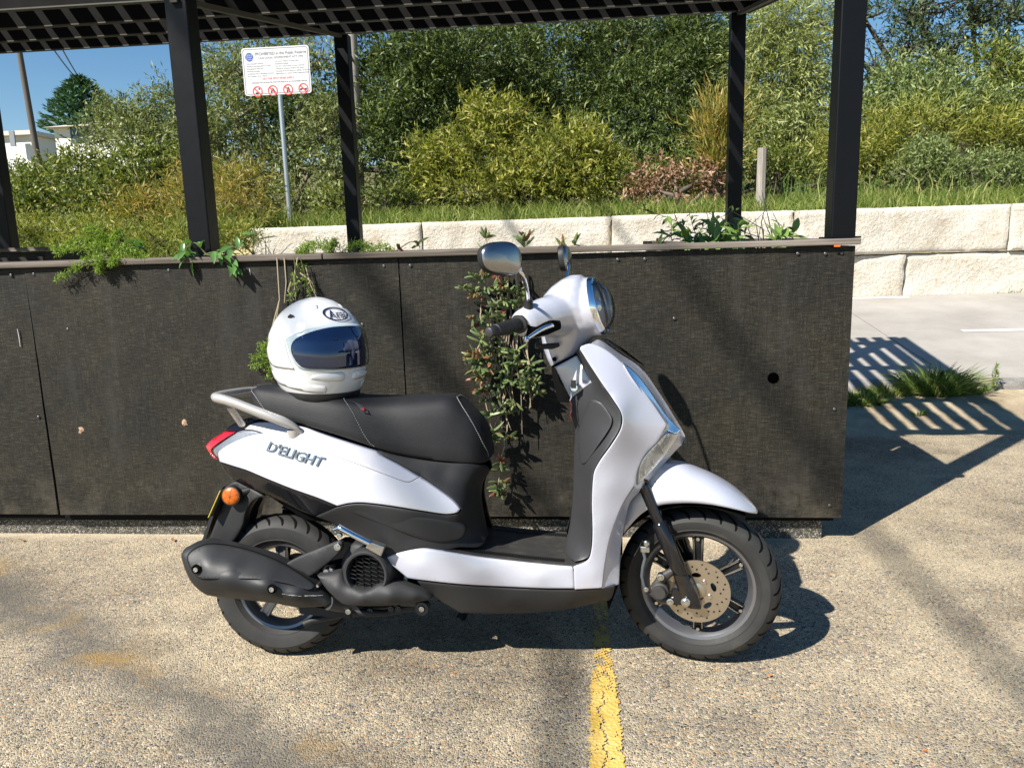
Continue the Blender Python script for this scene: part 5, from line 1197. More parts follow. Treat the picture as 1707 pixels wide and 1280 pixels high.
# engine block mass behind
part('engine_block', MB().loft([[(x, y*w, zc_+t*h) for y, t in ((-1,-.6),(-.6,-1),(.6,-1),(1,-.6),(1,.6),(.6,1),(-.6,1),(-1,.6))] for x, w, zc_, h in ((.10, .06, .25, .06), (.18, .10, .26, .09), (.34, .11, .26, .09), (.45, .10, .27, .06), (.52, .06, .28, .04))]).mesh('engine_block', True, 30), K['inner'])
part('gearbox_case', MB().lathe([(0, -.045), (.05, -.045), (.06, -.03), (.06, .10), (0, .12)], 24, origin=(.0, .02, .22)).mesh(), K['swing'])
for p, r, mt in (([(0.1837,-0.13,0.2999)][0], .012, 'steel'), ([(0.1965,-0.125,0.3038)][0], .009, 'steel'), ([(0.1698,-0.165,0.2685)][0], .006, 'steel')):
    part('engine_fitting', MB().lathe([(0, -.01), (r*.6, -.01), (r, -.004), (r, .02)], 12, origin=p).mesh(), K[mt])
# folded pillion peg
pk = [Vector(p) for p in [(0.2383,-0.205,0.4432), (0.2522,-0.21,0.4496), (0.2933,-0.212,0.4283), (0.3381,-0.21,0.4044)]]
peg = part('footpeg', MB().tube(pk, [.006, .0095, .0098, .0098], 14, ry=[.010, .014, .014, .012]).mesh('footpeg', True, 35), K['chrome'], label='folded chrome pillion footpeg')
q_ = [Vector(p) for p in [(0.3235,-0.202,0.3919), (0.3405,-0.206,0.4084), (0.3783,-0.202,0.394), (0.3661,-0.198,0.3656)]]
m = MB(); m.add([p+Vector((0, -.010, 0)) for p in q_]+[p+Vector((0, .02, 0)) for p in q_], [(0,1,2,3),(7,6,5,4),(0,4,5,1),(1,5,6,2),(2,6,7,3),(3,7,4,0)])
o = part('peg_bracket', m.mesh(smooth=False), K['steel'], peg); bevel(o, .003, 2)
part('peg_pin', MB().lathe([(0, -.013), (.005, -.012), (.006, 0)], 12, origin=Vector([(0.3543,-0.19,0.3854)][0])).mesh(), K['chrome'], peg)
# stand, link with bush, bolts along the bottom
bc = Vector([(0.4575,-0.1,0.1846)][0])
lk = part('engine_link', MB().lathe([(.0105, -.014), (.0195, -.014), (.021, -.010), (.021, .014), (.0105, .014)], 28, origin=bc).mesh('engine_link', True, 35), K['swing'])
part('link_arm', MB().tube([bc+Vector((-.01, .005, .012)), Vector([(0.39,-0.09,0.1908)][0])], [.012, .007], 10).mesh(), K['swing'], lk)
part('link_bush', MB().lathe([(.006, -.0125), (.0108, -.0125), (.0108, .0125)], 20, origin=bc).mesh(), K['inner'], lk)
bolt('bolt', bc+Vector((0, -.012, 0)), .0085, parent=lk)
cst = part('centre_stand', MB().tube([(0.4224,-0.06,0.1734), (0.3358,-0.08,0.1574), (0.2419,-0.1,0.1668), (0.1279,-0.115,0.1451), (0.1057,-0.12,0.1358)], [.012, .011, .011, .010, .013], 12).mesh(), K['plastic'])
part('stand_leg', MB().tube([(p[0], -p[1], p[2]) for p in [(0.4224,-0.06,0.1734), (0.3358,-0.08,0.1574), (0.2419,-0.1,0.1668), (0.1279,-0.115,0.1451), (0.1057,-0.12,0.1358)]], .011, 12).mesh(), K['plastic'], cst)
part('stand_plate', MB().loft([[Vector(p)+Vector((0, dy, dz)) for dy, dz in ((-.006,-.012),(.006,-.012),(.006,.012),(-.006,.012))] for p in [(0.0926,-0.115,0.1807), (0.1743,-0.115,0.1712), (0.245,-0.11,0.1669)]]).mesh(smooth=False), K['plastic'], cst)
bolt('bolt', [(0.2428,-0.125,0.1786)][0], .0085, parent=cst)
for px_ in [(0.2971,-0.09,0.1677), (0.358,-0.08,0.1723), (0.3798,-0.08,0.1726)]: bolt('bolt', px_, .009, mat='swing', parent=cst)
# side stand foot on the far side carries the lean
part('side_stand', MB().tube([(.60, .12, .22), (.52, .235, .022), (.505, .25, .0295)], [.010, .009, .014], 10).mesh(), K['plastic'])
part('shock_absorber', MB().tube([(-0.0073,0.09,0.4432), (-0.022,0.09,0.3689), (-0.0424,0.09,0.251)], .022, 14).mesh(), K['inner'])
for k in range(6): 
    a = Vector([(-0.0075,0.09,0.4373)][0]).lerp(Vector([(-0.0373,0.09,0.2806)][0]), k/6); part('spring_coil', MB().lathe([(.024, -.004), (.028, 0), (.024, .004)], 18, origin=a, axis='Z').mesh(), K['swing'])
spk = Vector([(0.416,-0.13,0.2725)][0]); part('spark_fitting', MB().lathe([(0, .018), (.005, .016), (.007, .004), (.006, -.004), (.0075, -.012), (.0075, -.02)], 12, origin=spk, axis='Z').mesh(), K['silver'])

# ================================================================== helmet on the seat
HB = Vector([(0.1467,-0.01,0.8063)][0])
Wm = Matrix.Translation(SC_O) @ Matrix.Rotation(-LEAN, 4, 'X')
hb_w = Wm @ HB
helmet = thing('helmet', 'white full-face helmet with dark visor resting on the scooter seat', 'helmet', hb_w + Vector((-.008, 0, .012)), (radians(-3), 0, radians(-36)))
helmet.scale = (1.05, 1.05, 1.05)
HW = dict(white=simple('helmet_white', (.70,.70,.69), .22, 0, None, coat=1.0, coatr=.05), trim=simple('helmet_black_trim', (.010,.010,.011), .5), logo=simple('logo_navy', (.012,.014,.06), .4),
          visor=simple('mirror_blue_visor', (.012,.028,.085), .04, .55, None, coat=1.0, coatr=.02, spec=.8), seal=simple('grey_visor_frame', (.42,.50,.52), .3), lining=simple('helmet_lining', (.02,.02,.022), .9))
HH = .268
def hprof(z):
    """front, rear reach and half width of the shell at height z above the base"""
    zs = [0, .015, .04, .08, .12, .16, .20, .225, .245, .258, .266, .268]
    fr = [.118, .128, .136, .138, .136, .128, .108, .087, .062, .040, .016, .0]
    re = [.092, .106, .124, .144, .152, .150, .132, .110, .083, .056, .024, .0]
    wi = [.098, .108, .118, .126, .128, .124, .108, .090, .067, .044, .018, .0]
    return tuple(np.interp(z, zs, a) for a in (fr, re, wi))
_zz = np.linspace(0, .268, 400)
def hsm(arr): k = np.ones(21)/21; p = np.concatenate([np.full(10, arr[0]), arr, np.full(10, arr[-1])]); return np.convolve(p, k, 'valid')
_F, _R, _W = [np.array([hprof(z)[i] for z in _zz]) for i in range(3)]
_F[:-30], _R[:-30], _W[:-30] = hsm(_F)[:-30], hsm(_R)[:-30], hsm(_W)[:-30]
def hpt(az, z, off=0.0):
    """point of the shell: az 0 = straight ahead, positive to the wearer's left"""
    z = max(0, min(.2679, z)); f, r, w = np.interp(z, _zz, _F), np.interp(z, _zz, _R), np.interp(z, _zz, _W)
    c_, s_ = cos(az), sin(az); e = 2.25
    ca = abs(c_)**(2/e)*(1 if c_ > 0 else -1); sa = abs(s_)**(2/e)*(1 if s_ > 0 else -1)
    x = ca*(f if c_ > 0 else r); y = sa*w
    n = Vector((ca/(f+.02), sa/(w+.02), 0)); n = n.normalized() if n.length > 0 else Vector((0, 0, 1))
    zz = Vector((0, 0, 1)); k = min(1, max(0, (z-.10)/.168)); nn = (n*(1-k**2)+zz*k**2).normalized()
    return Vector((x, y, z)) + nn*off
def hz(k): return .268*(1-(1-k)**2.2) if k > 0 else 0
NZ, NA = 60, 96
v = []; f = []
zl = [.268*(1-(1-i/NZ)**1.7) for i in range(NZ)]
for z in zl:
    for k in range(NA): v.append(hpt(2*pi*k/NA, z))
v.append((0, 0, .268))
for i in range(NZ-1):
    for k in range(NA): f.append((i*NA+k, i*NA+(k+1) % NA, (i+1)*NA+(k+1) % NA, (i+1)*NA+k))
for k in range(NA): f.append(((NZ-1)*NA+k, (NZ-1)*NA+(k+1) % NA, len(v)-1))
obj('shell', mesh('shell', v, f, True), HW['white'], helmet)
def hpatch(name, outline, off, mat, n=22, thick=.004, roll=.0, parent=None, label=None):
    """patch on the shell from an (azimuth degrees, height) outline, laid out on a fine grid"""
    P = catmull([(a/100.0, 0, z*4, *([1] if len(q) else [])) for a, z, *q in outline], .03); B = P[:, [0, 2]]
    nB = len(B); lo, hi = B.min(0), B.max(0); gx, gz = np.meshgrid(np.arange(lo[0], hi[0], .035), np.arange(lo[1], hi[1], .03)); q = np.stack([gx.ravel(), gz.ravel()], 1)
    A_, Bn = B, np.roll(B, -1, 0)
    y0, y1 = A_[None, :, 1], Bn[None, :, 1]; yy = q[:, None, 1]
    ins = (((y0 > yy) != (y1 > yy)) & (q[:, None, 0] < (Bn[None, :, 0]-A_[None, :, 0])*(yy-y0)/(y1-y0+1e-12)+A_[None, :, 0])).sum(1) % 2 == 1
    q = q[ins]; AB = Bn-A_; L2 = (AB**2).sum(1)+1e-12
    def dist(q): t = np.clip(((q[:, None]-A_[None])*AB[None]).sum(2)/L2, 0, 1); return np.sqrt(((q[:, None]-(A_[None]+t[..., None]*AB[None]))**2).sum(2)).min(1)
    q = q[dist(q) > .012]
    r = geometry.delaunay_2d_cdt([Vector(p) for p in np.vstack([B, q])], [(i, (i+1) % nB) for i in range(nB)], [], 1, 1e-7)
    V2 = np.array([tuple(p) for p in r[0]]); d = dist(V2)
    V = [hpt(radians(a*100), z/4, off + (roll*min(1, dd/.06)**.6 if roll else 0)) for (a, z), dd in zip(V2, d)]
    F = [tuple(t) for t in r[2]]
    me = mesh(name, V, F, True); bm = bmesh.new(); bm.from_mesh(me); bmesh.ops.recalc_face_normals(bm, faces=bm.faces)
    c0 = sum((fc_.calc_center_median().dot(fc_.normal) for fc_ in bm.faces)); 
    if c0 < 0: bmesh.ops.reverse_faces(bm, faces=bm.faces)
    bm.to_mesh(me); bm.free()
    o = obj(name, me, mat, parent or helmet); so = o.modifiers.new('thickness', 'SOLIDIFY'); so.thickness = thick; so.offset = -1
    if label: o['label'] = label
    return o
# visor frame, visor, side pods, vents; azimuths run to both sides of straight ahead
hpatch('visor_frame', [(-80,.158,1),(-50,.184),(-20,.194),(0,.196),(20,.194),(50,.184),(80,.158,1),(66,.090),(58,.078),(30,.074),(0,.073),(-30,.074),(-58,.078),(-66,.090)], .0025, HW['seal'])
visor = hpatch('visor', [(-64,.158),(-45,.176),(-20,.187),(0,.189),(20,.187),(45,.176),(64,.158),(70,.136),(66,.106),(56,.084),(30,.078),(0,.077),(-30,.078),(-56,.084),(-66,.106),(-70,.136)], .0055, HW['visor'], label='dark blue mirrored visor')
for sd in (-1, 1):
    hpatch('visor_pod', [(sd*82,.156,1),(sd*97,.160),(sd*114,.145),(sd*120,.118),(sd*114,.088),(sd*99,.076),(sd*68,.075,1),(sd*74,.105)], .0015, HW['white'], roll=.0038)
    hpatch('chin_vent', [(sd*6,.066),(sd*26,.067),(sd*46,.062),(sd*48,.050),(sd*26,.044),(sd*6,.043)], .0005, HW['white'], roll=.0055)
    hpatch('brow_vent', [(sd*30,.246),(sd*42,.246),(sd*44,.238),(sd*30,.238)], .001, HW['white'], roll=.005)
    hpatch('lower_flare', [(sd*30,.030),(sd*70,.040),(sd*110,.060),(sd*150,.062),(sd*150,.045),(sd*110,.030),(sd*70,.016),(sd*30,.010)], .0004, HW['white'], roll=.0016)
    p = hpt(radians(sd*82), .216, .003); obj('crown_vent', MB().tube([p+Vector((-.012, 0, -.003)), p, p+Vector((.012, 0, .001))], [.003, .0055, .002], 8).mesh(), HW['trim'], helmet)
# black neck roll and lining
secs = []
for dz, sc_ in ((.012, 1.005), (.002, 1.012), (-.010, .98), (-.020, .90), (-.018, .80), (.01, .78)):
    secs.append([(hpt(2*pi*k/64, .006).x*sc_, hpt(2*pi*k/64, .006).y*sc_, dz) for k in range(64)])
obj('neck_trim', MB().loft(secs, cap=False).mesh('neck_trim'), HW['trim'], helmet)
# forehead logo
def haz(x, z):
    w = float(np.interp(z, _zz, _W)); q = min(1, abs(x)/w)**1.125; return math.asin(q)*(1 if x > 0 else -1)
def wrap_text(me, az0, z0, off):
    for vv in me.vertices:
        p = hpt(haz(vv.co.x, z0+vv.co.y), z0+vv.co.y, off+vv.co.z); vv.co = p
oval = []
obj('logo_oval', mesh('logo_oval', [hpt(haz(.040*cos(t)*r, .222+.0175*sin(t)*r), .222+.0175*sin(t)*r, .0022) for r in (1.0, .86) for t in np.linspace(0, 2*pi, 41)[:-1]], [(i, (i+1) % 40, 40+(i+1) % 40, 40+i) for i in range(40)], True), HW['logo'], helmet)
tm = text_mesh('Arai', .031, 0, 'CENTER', 0, .15, 1.0)
for vv in tm.vertices: vv.co.x = -vv.co.x*-1
wrap_text(tm, 0, .2205, .0026)
obj('logo_lettering', tm, HW['logo'], helmet)


# ================================================================== vegetation
def fast_mesh(name, V, nper, nf):
    """V: (n, nper, 3) one polygon per leaf"""
    V = np.asarray(V, np.float32); n = V.shape[0]; me = bpy.data.meshes.new(name)
    me.vertices.add(n*nper); me.vertices.foreach_set('co', V.ravel()); me.loops.add(n*nper); me.loops.foreach_set('vertex_index', np.arange(n*nper, dtype=np.int32))
    me.polygons.add(n); me.polygons.foreach_set('loop_start', np.arange(0, n*nper, nper, dtype=np.int32)); me.polygons.foreach_set('loop_total', np.full(n, nper, np.int32))
    me.update(); me.validate(); return me
def unit(a): return a/(np.linalg.norm(a, axis=-1, keepdims=True)+1e-9)
def leaf_quads(P, D, L, Wd, rg, curl=.25):
    n = len(P); r = rg.normal(size=(n, 3)); S_ = unit(np.cross(D, r)); N_ = np.cross(S_, D)
    L = np.broadcast_to(L, (n,))[:, None]; Wd = np.broadcast_to(Wd, (n,))[:, None]
    a = P; tip = P + D*L - N_*L*curl*.5; m = P + D*L*.45 + N_*L*curl*.12
    return np.stack([a, m-S_*Wd*.5, tip, m+S_*Wd*.5], 1)
def m_leaf(name, stops, trans=.28, rough=.5, spec=.35):
    m, n, l, b = new_mat(name); g = n.new('ShaderNodeNewGeometry'); r = n.new('ShaderNodeValToRGB'); cr = r.color_ramp
    while len(cr.elements) < len(stops): cr.elements.new(.5)
    for e, (p, c_) in zip(cr.elements, stops): e.position = p; e.color = (*c_, 1)
    l.new(g.outputs['Random Per Island'], r.inputs[0]); l.new(r.outputs[0], b.inputs['Base Color']); setp(b, rough=rough, spec=spec)
    t = n.new('ShaderNodeBsdfTranslucent'); mx = n.new('ShaderNodeMixShader'); mx.inputs[0].default_value = trans
    gm = n.new('ShaderNodeMix'); gm.data_type = 'RGBA'; gm.blend_type = 'MULTIPLY'; gm.inputs[0].default_value = 1; gm.inputs[7].default_value = (1.25, 1.3, .55, 1); l.new(r.outputs[0], gm.inputs[6]); l.new(gm.outputs[2], t.inputs['Color'])
    l.new(b.outputs[0], mx.inputs[1]); l.new(t.outputs[0], mx.inputs[2]); l.new(mx.outputs[0], n['Material Output'].inputs[0]); return m
LM = dict(
    dark=m_leaf('leaf_dark_evergreen', [(0, (0.0283,0.0464,0.0126)), (.35, (0.0578,0.0904,0.0231)), (.7, (0.109,0.15,0.042)), (1, (0.218,0.258,0.0888))]),
    olive=m_leaf('leaf_olive_grey', [(0, (0.0775,0.103,0.0383)), (.5, (0.164,0.198,0.0754)), (1, (0.344,0.361,0.151))]),
    yellow=m_leaf('leaf_yellow_green', [(0, (0.108,0.137,0.0216)), (.4, (0.2,0.227,0.0378)), (.75, (0.302,0.306,0.063)), (1, (0.431,0.381,0.108))], .35),
    bush=m_leaf('leaf_mid_green', [(0, (0.0631,0.0926,0.019)), (.5, (0.135,0.176,0.0353)), (.85, (0.252,0.287,0.0678)), (1, (0.432,0.388,0.115))]),
    orange=m_leaf('leaf_golden', [(0, (0.12,0.142,0.03)), (.4, (0.24,0.236,0.05)), (.75, (0.36,0.289,0.07)), (1, (0.46,0.284,0.09))], .35),
    light=m_leaf('leaf_pale_willow', [(0, (0.135,0.167,0.0508)), (.5, (0.255,0.292,0.102)), (1, (0.462,0.483,0.203))], .35),
    pine=m_leaf('leaf_dark_pine', [(0, (0.0284,0.0478,0.0207)), (.6, (0.065,0.0957,0.0415)), (1, (0.143,0.174,0.0754))], .15),
    norfolk=m_leaf('leaf_norfolk', [(0, (0.0261,0.0739,0.0365)), (.6, (0.0609,0.135,0.065)), (1, (0.12,0.217,0.101))], .15),
    dead=m_leaf('leaf_dead_russet', [(0, (.12,.065,.038)), (.5, (.26,.145,.085)), (1, (.42,.27,.17))], .2),
    greygreen=m_leaf('leaf_grey_green', [(0, (0.091,0.125,0.0457)), (.5, (0.173,0.224,0.0783)), (1, (0.314,0.365,0.144))], .3),
    fern=m_leaf('leaf_fern', [(0, (0.105,0.186,0.0209)), (.5, (0.186,0.302,0.0406)), (1, (0.325,0.418,0.0816))], .4),
    glossy=m_leaf('leaf_glossy_green', [(0, (0.0508,0.123,0.0319)), (.5, (0.087,0.196,0.0508)), (1, (0.174,0.304,0.102))], .25, .3, .5),
    grass=m_leaf('grass_blade', [(0, (0.0723,0.125,0.0187)), (.35, (0.145,0.205,0.034)), (.7, (0.246,0.285,0.068)), (1, (0.391,0.4,0.162))], .35, .6, .2),
    bright=m_leaf('leaf_bright_green', [(0, (.10,.19,.04)), (.5, (.17,.28,.06)), (1, (.27,.37,.12))], .3, .35, .45),
    verdant=m_leaf('verge_grass', [(0, (0.058,0.109,0.0203)), (.5, (0.123,0.203,0.0406)), (.85, (0.246,0.304,0.087)), (1, (0.493,0.42,0.189))], .35, .55, .25))
LM['bark'] = simple('bark', (.075,.062,.05), .9, 0, (60, .9)); LM['twig'] = simple('dry_twig', (.19,.15,.115), .9); LM['stem'] = simple('green_stem', (.10,.12,.04), .7); LM['drystem'] = simple('dry_straw_stem', (.36,.29,.19), .85)

def crown_quads(lobes, dens, L, Wd, rg, per=9, twig=.30, up=.35, inner=.45, droop=0.0, spread=.8, clumps=9):
    out = []; tips = []
    subs = []
    for lb in lobes:
        cx_, cy_, cz_, rx, rz = lb[:5]; ns = clumps
        dd = unit(rg.normal(size=(ns, 3)) + np.array([0, -.35, .15])); rr = .45+.5*rg.random(ns)
        for q in range(ns): k_ = .34+.26*rg.random(); subs.append((cx_+dd[q, 0]*rx*rr[q], cy_+dd[q, 1]*rx*.75*rr[q], cz_+dd[q, 2]*rz*rr[q], max(.12, rx*k_), max(.12, rz*k_*.9), .3+1.35*rg.random()))
    for lb in subs:
        cx_, cy_, cz_, rx, rz = lb[:5]; ry = rx*.85
        nt = max(4, int(1.15*lb[5]*dens*(rx*rz*2+ry*rz))); d = unit(rg.normal(size=(nt, 3)) + np.array([0, -.35, .18]))
        rad = inner + (1-inner)*rg.random(nt)**.6
        bump_ = 1 + .22*np.sin(d[:, 0]*5+cx_*3)*np.sin(d[:, 2]*6+cz_*2)
        o_ = np.array([cx_, cy_, cz_]) + d*np.array([rx, ry, rz])*(rad*bump_)[:, None]
        td = unit(d*1.0 + np.array([0, 0, up]) + rg.normal(size=(nt, 3))*.45)
        tl = twig*(.6+.8*rg.random(nt))
        k = np.arange(per)/per
        P = o_[:, None] + td[:, None]*(k[None, :, None]*tl[:, None, None]); P[..., 2] -= droop*(k[None]**2)*tl[:, None]
        side = unit(rg.normal(size=(nt, per, 3))); D = unit(td[:, None]*.75 + side*spread + np.array([0, 0, -droop*.8]))
        P = P.reshape(-1, 3); D = D.reshape(-1, 3); Ls = L*(.6+.75*rg.random(len(P)))
        out.append(leaf_quads(P, D, Ls, Wd*(.7+.6*rg.random(len(P))), rg)); tips.append(o_[rg.random(nt) < .12])
    return np.concatenate(out), np.concatenate(tips)
def branches(base, lobes, tips, rg, r0=.05, ntw=40, rt=.007):
    m = MB(); b = Vector(base)
    for lb in lobes:
        c_ = Vector(lb[:3]); mid_ = b.lerp(c_, .5) + Vector(rg.normal(size=3)*.12)
        m.tube([b + Vector((rg.normal()*.05, 0, 0)), mid_, c_], [r0, r0*.6, r0*.25], 6, False)
    for t in tips[:ntw]:
        t = Vector(t); lb = min(lobes, key=lambda q: (Vector(q[:3])-t).length); c_ = Vector(lb[:3]); mid_ = c_.lerp(t, .5)+Vector(rg.normal(size=3)*.06)
        m.tube([c_, mid_, t + (t-c_)*.12], [r0*.3, rt*1.3, rt*.5], 4, False)
    return m.mesh('trunk', True, None, False)
NVEG = [0]
def tree(name, label, cat, lobes, mat, dens, L, Wd, base=None, seed=1, r0=.05, ntw=60, group=None, twigmat=None, rt=.007, **k):
    rg = np.random.default_rng(seed); q, tips = crown_quads(lobes, dens, L, Wd, rg, **k)
    if base is None:
        base = (np.mean([l[0] for l in lobes]), np.mean([l[1] for l in lobes])); base = (base[0], base[1], bank_z(*base)-.05)
    root = thing(name, label, cat, base, group=group); inv = Vector(base)
    NVEG[0] += len(q)
    obj('crown', fast_mesh('crown', q-np.array(base), 4, 0), mat, root)
    rg.shuffle(tips); bm_ = branches(base, lobes, list(tips), rg, r0, ntw, rt); bm_.transform(Matrix.Translation(-inv)); obj('trunk', bm_, twigmat or LM['bark'], root)
    return root

tree('evergreen_shrub', 'tall dark olive-green shrub right of the middle back post', 'shrub', [(-3.069,12.5,3.948,0.6045,0.5655), (-2.319,12.6,4.11,0.7076,0.5897), (-2.568,12.2,3.164,0.6661,0.5234), (-3.022,12,2.583,0.4867,0.468), (-1.891,12.8,3.727,0.6789,0.649), (-2.575,12,2.21,0.6552,0.3744), (-1.511,13,4.294,0.6084,0.507), (-2.916,11.8,1.942,0.4142,0.2025)], LM['dark'], 170, .10, .026, seed=3, twig=.34)
tree('evergreen_tree', 'broad dark evergreen tree filling the middle behind the yellow-green bush', 'tree', [(-0.9024,14,4.492,0.8736,0.6771), (-0.035,14.2,4.249,0.8861,0.7754), (0.8299,14,4.357,0.9828,0.7644), (1.613,13.8,3.848,0.8612,0.8612), (0.3103,13.8,3.23,0.8612,0.6459), (1.302,13.6,2.87,0.8487,0.6365), (2.226,14,4.43,0.6771,0.7644), (-0.7062,13.8,3.568,0.8612,0.6459), (2.235,13.6,3.024,0.5835,0.6895), (-0.1041,13.6,2.634,0.7426,0.5304), (0.8912,13.4,2.285,0.8362,0.4181), (1.752,13.2,2.142,0.7207,0.4119), (-1.309,13.8,4.082,0.6459,0.6459)], LM['dark'], 120, .095, .026, seed=4, twig=.32, r0=.09)
tree('yellow_green_bush', 'bright yellow-green rounded bush on the grassy bank behind the mirrors', 'bush', [(-1.623,11,2.41,0.4719,0.4119), (-1.008,11.2,2.586,0.5417,0.4193), (-0.2901,11,2.359,0.5148,0.4119), (-1.154,10.8,1.976,0.7161,0.2864), (-0.251,10.8,1.944,0.6318,0.2696), (-2.03,11,2.24,0.3261,0.3089), (0.1187,11,2.16,0.3089,0.3604), (-1.488,11.2,2.929,0.1922,0.2621), (-0.7304,10.7,2.127,0.5008,0.3339)], LM['yellow'], 300, .095, .022, seed=5, twig=.28, per=10)
tree('roadside_shrub', 'olive shrub with dry brown twigs behind the white sign', 'shrub', [(-4.911,12,3.804,0.5148,0.5148), (-5.303,12,3.207,0.4212,0.4867), (-4.16,12.3,3.915,0.5277,0.4797), (-3.941,12,2.929,0.4493,0.4867), (-4.706,12.2,2.714,0.4758,0.4282), (-5.605,12.4,4.004,0.3869,0.4353), (-3.628,11.6,2.219,0.3438,0.3619), (-5.855,12.2,3.033,0.4282,0.4949), (-5.157,11.8,2.288,0.4602,0.3498), (-4.344,11.6,1.981,0.4524,0.2534)], LM['olive'], 170, .085, .024, seed=6, ntw=260, twigmat=LM['twig'], rt=.009)
tree('olive_tree', 'grey-green leafy tree left of the left front post against the sky', 'tree', [(-8.939,15,3.797,0.5148,0.3744), (-8.338,15,3.66,0.5616,0.4914), (-7.938,15.2,4.032,0.4268,0.3794), (-9.223,14.8,3.401,0.3925,0.3002), (-7.633,15,3.383,0.5148,0.5148), (-8.462,14.6,3.224,0.6833,0.3872)], LM['olive'], 130, .10, .026, seed=7, twig=.36)
tree('dense_bush', 'dense mid-green bush at the far left below the house', 'bush', [(-7.928,11,2.227,0.4719,0.2574), (-7.173,11,2.268,0.5148,0.2917), (-6.388,10.8,2.259,0.4633,0.3707), (-7.397,10.6,1.992,0.6615,0.2811), (-6.476,10.4,1.87,0.5679,0.2596), (-8.15,10.8,2.001,0.3201,0.2359), (-5.93,10.8,2.326,0.2864,0.3538), (-7.842,10.2,1.826,0.3183,0.175)], LM['bush'], 320, .075, .026, seed=8, twig=.26)
tree('golden_wattle_shrub', 'golden-brown feathery shrub beside the left front post', 'shrub', [(-5.104,9.6,1.718,0.4119,0.3145), (-4.382,9.4,1.637,0.3666,0.308), (-5.501,9.5,1.601,0.3557,0.2075), (-4.261,9.8,1.923,0.214,0.2752), (-4.89,9.8,2.058,0.2752,0.2293), (-4.579,9.2,1.401,0.4306,0.1435)], LM['orange'], 240, .11, .013, seed=9, twig=.32, per=11, up=.7)
tree('willowy_tree', 'pale willowy tree just right of the right back post', 'tree', [(2.973,13,4.33,0.4867,0.507), (3.355,13,3.743,0.4563,0.5881), (3.005,12.8,3.281,0.4593,0.4992), (3.576,13.2,4.568,0.4119,0.4119), (2.679,12.6,2.735,0.3735,0.3931), (3.426,12.8,2.819,0.4393,0.4593), (2.735,13,3.817,0.3042,0.6084), (3.639,13,3.42,0.3042,0.6084)], LM['light'], 200, .12, .019, seed=10, twig=.4, droop=.5, up=.1)
tree('dark_pine_tree', 'dark open-branched tree at the top right with blue sky showing through', 'tree', [(5.631,17,5.415,0.7691,0.4509), (6.662,17,5.416,0.7691,0.4509), (7.696,17,5.195,0.7691,0.4774), (6.284,16.8,4.718,0.6028,0.3407), (7.311,16.8,4.588,0.7076,0.3145), (8.41,17,5.378,0.4774,0.4774), (5.005,16.6,5.013,0.3885,0.5438), (8.106,16.8,4.46,0.5242,0.2359), (5.785,16.6,4.196,0.4661,0.2849)], LM['pine'], 85, .13, .026, base=(8.2, 16.8, 1.8), seed=11, twig=.4, ntw=160, r0=.14, rt=.02)
tree('leafy_bush', 'rounded pale green bush right of the right front post', 'bush', [(4.897,13,3.362,0.5273,0.4056), (5.355,12.8,3.175,0.5192,0.3794), (4.489,12.6,2.965,0.4324,0.4128), (5.545,12.6,2.902,0.4914,0.3538), (4.867,12.4,2.833,0.532,0.3482)], LM['greygreen'], 240, .085, .028, seed=12, twig=.28)
tree('brown_green_bush', 'brownish green bush at the right edge of the photo', 'bush', [(6.487,13.4,3.541,0.4808,0.4808), (6.699,13,2.974,0.507,0.507), (6.076,12.8,2.796,0.4593,0.3994), (6.935,13.6,3.694,0.3183,0.2758)], LM['bush'], 170, .085, .026, seed=13, twig=.3)
tree('yellow_shrub', 'straw-yellow long-leaved shrub on the right of the bank', 'shrub', [(4.412,11.6,2.433,0.5248,0.3076), (5.053,11.6,2.391,0.5429,0.3257), (5.601,11.5,2.318,0.4844,0.3229), (3.968,11.4,2.188,0.3735,0.3023), (5.924,11.4,2.192,0.3557,0.3557), (3.612,11.6,2.27,0.3076,0.2715)], LM['yellow'], 200, .12, .016, seed=14, twig=.36, up=.7, per=10)
tree('low_grey_bush', 'low grey-green bush above the retaining wall at far right', 'bush', [(4.353,10.7,1.956,0.3839,0.2337), (4.827,10.6,1.901,0.3969,0.215), (5.371,10.6,1.881,0.3721,0.2315), (4.57,10.8,2.107,0.337,0.2022)], LM['greygreen'], 340, .05, .018, seed=15, twig=.18)
tree('dead_branch_heap', 'heap of dead russet-brown leafy branches on the bank', 'branches', [(1.003,10.6,1.956,0.3142,0.1488), (1.419,10.7,2.049,0.3005,0.1836), (0.854,10.5,1.863,0.1966,0.0983), (1.717,10.6,1.915,0.215,0.1323)], LM['dead'], 75, .085, .024, seed=16, twig=.28, ntw=70, droop=.5, twigmat=LM['twig'])
tree('upright_wattle', 'thin upright yellow-tipped sapling beside the right back post', 'sapling', [(1.754,10.9,2.556,0.136,0.2891), (1.877,10.9,2.32,0.136,0.2891), (1.663,10.9,2.406,0.102,0.2551), (1.949,10.9,2.625,0.085,0.2211), (1.786,10.8,2.082,0.1011,0.219)], LM['orange'], 150, .16, .017, seed=17, twig=.4, up=1.6, spread=.4)
tree('background_trees', 'dark mass of trees far behind the bushes', 'trees', [(-5.064,19,3.657,1.334,1.482), (-2.974,19,4.398,1.482,1.778), (-0.9753,19,4.31,1.63,1.778), (1.125,19,4.218,1.63,1.778), (3.052,19,3.869,1.482,1.778), (4.44,18.5,3.22,1.154,1.299), (5.76,18.5,2.908,1.154,0.8658), (-6.76,18,3.875,1.264,1.264), (7.302,18.5,2.977,1.299,0.8658), (8.963,18.5,2.785,1.299,0.8658), (-8.556,18,3.274,0.8424,0.8424)], LM['dark'], 38, .22, .06, seed=18, twig=.6, r0=.12)
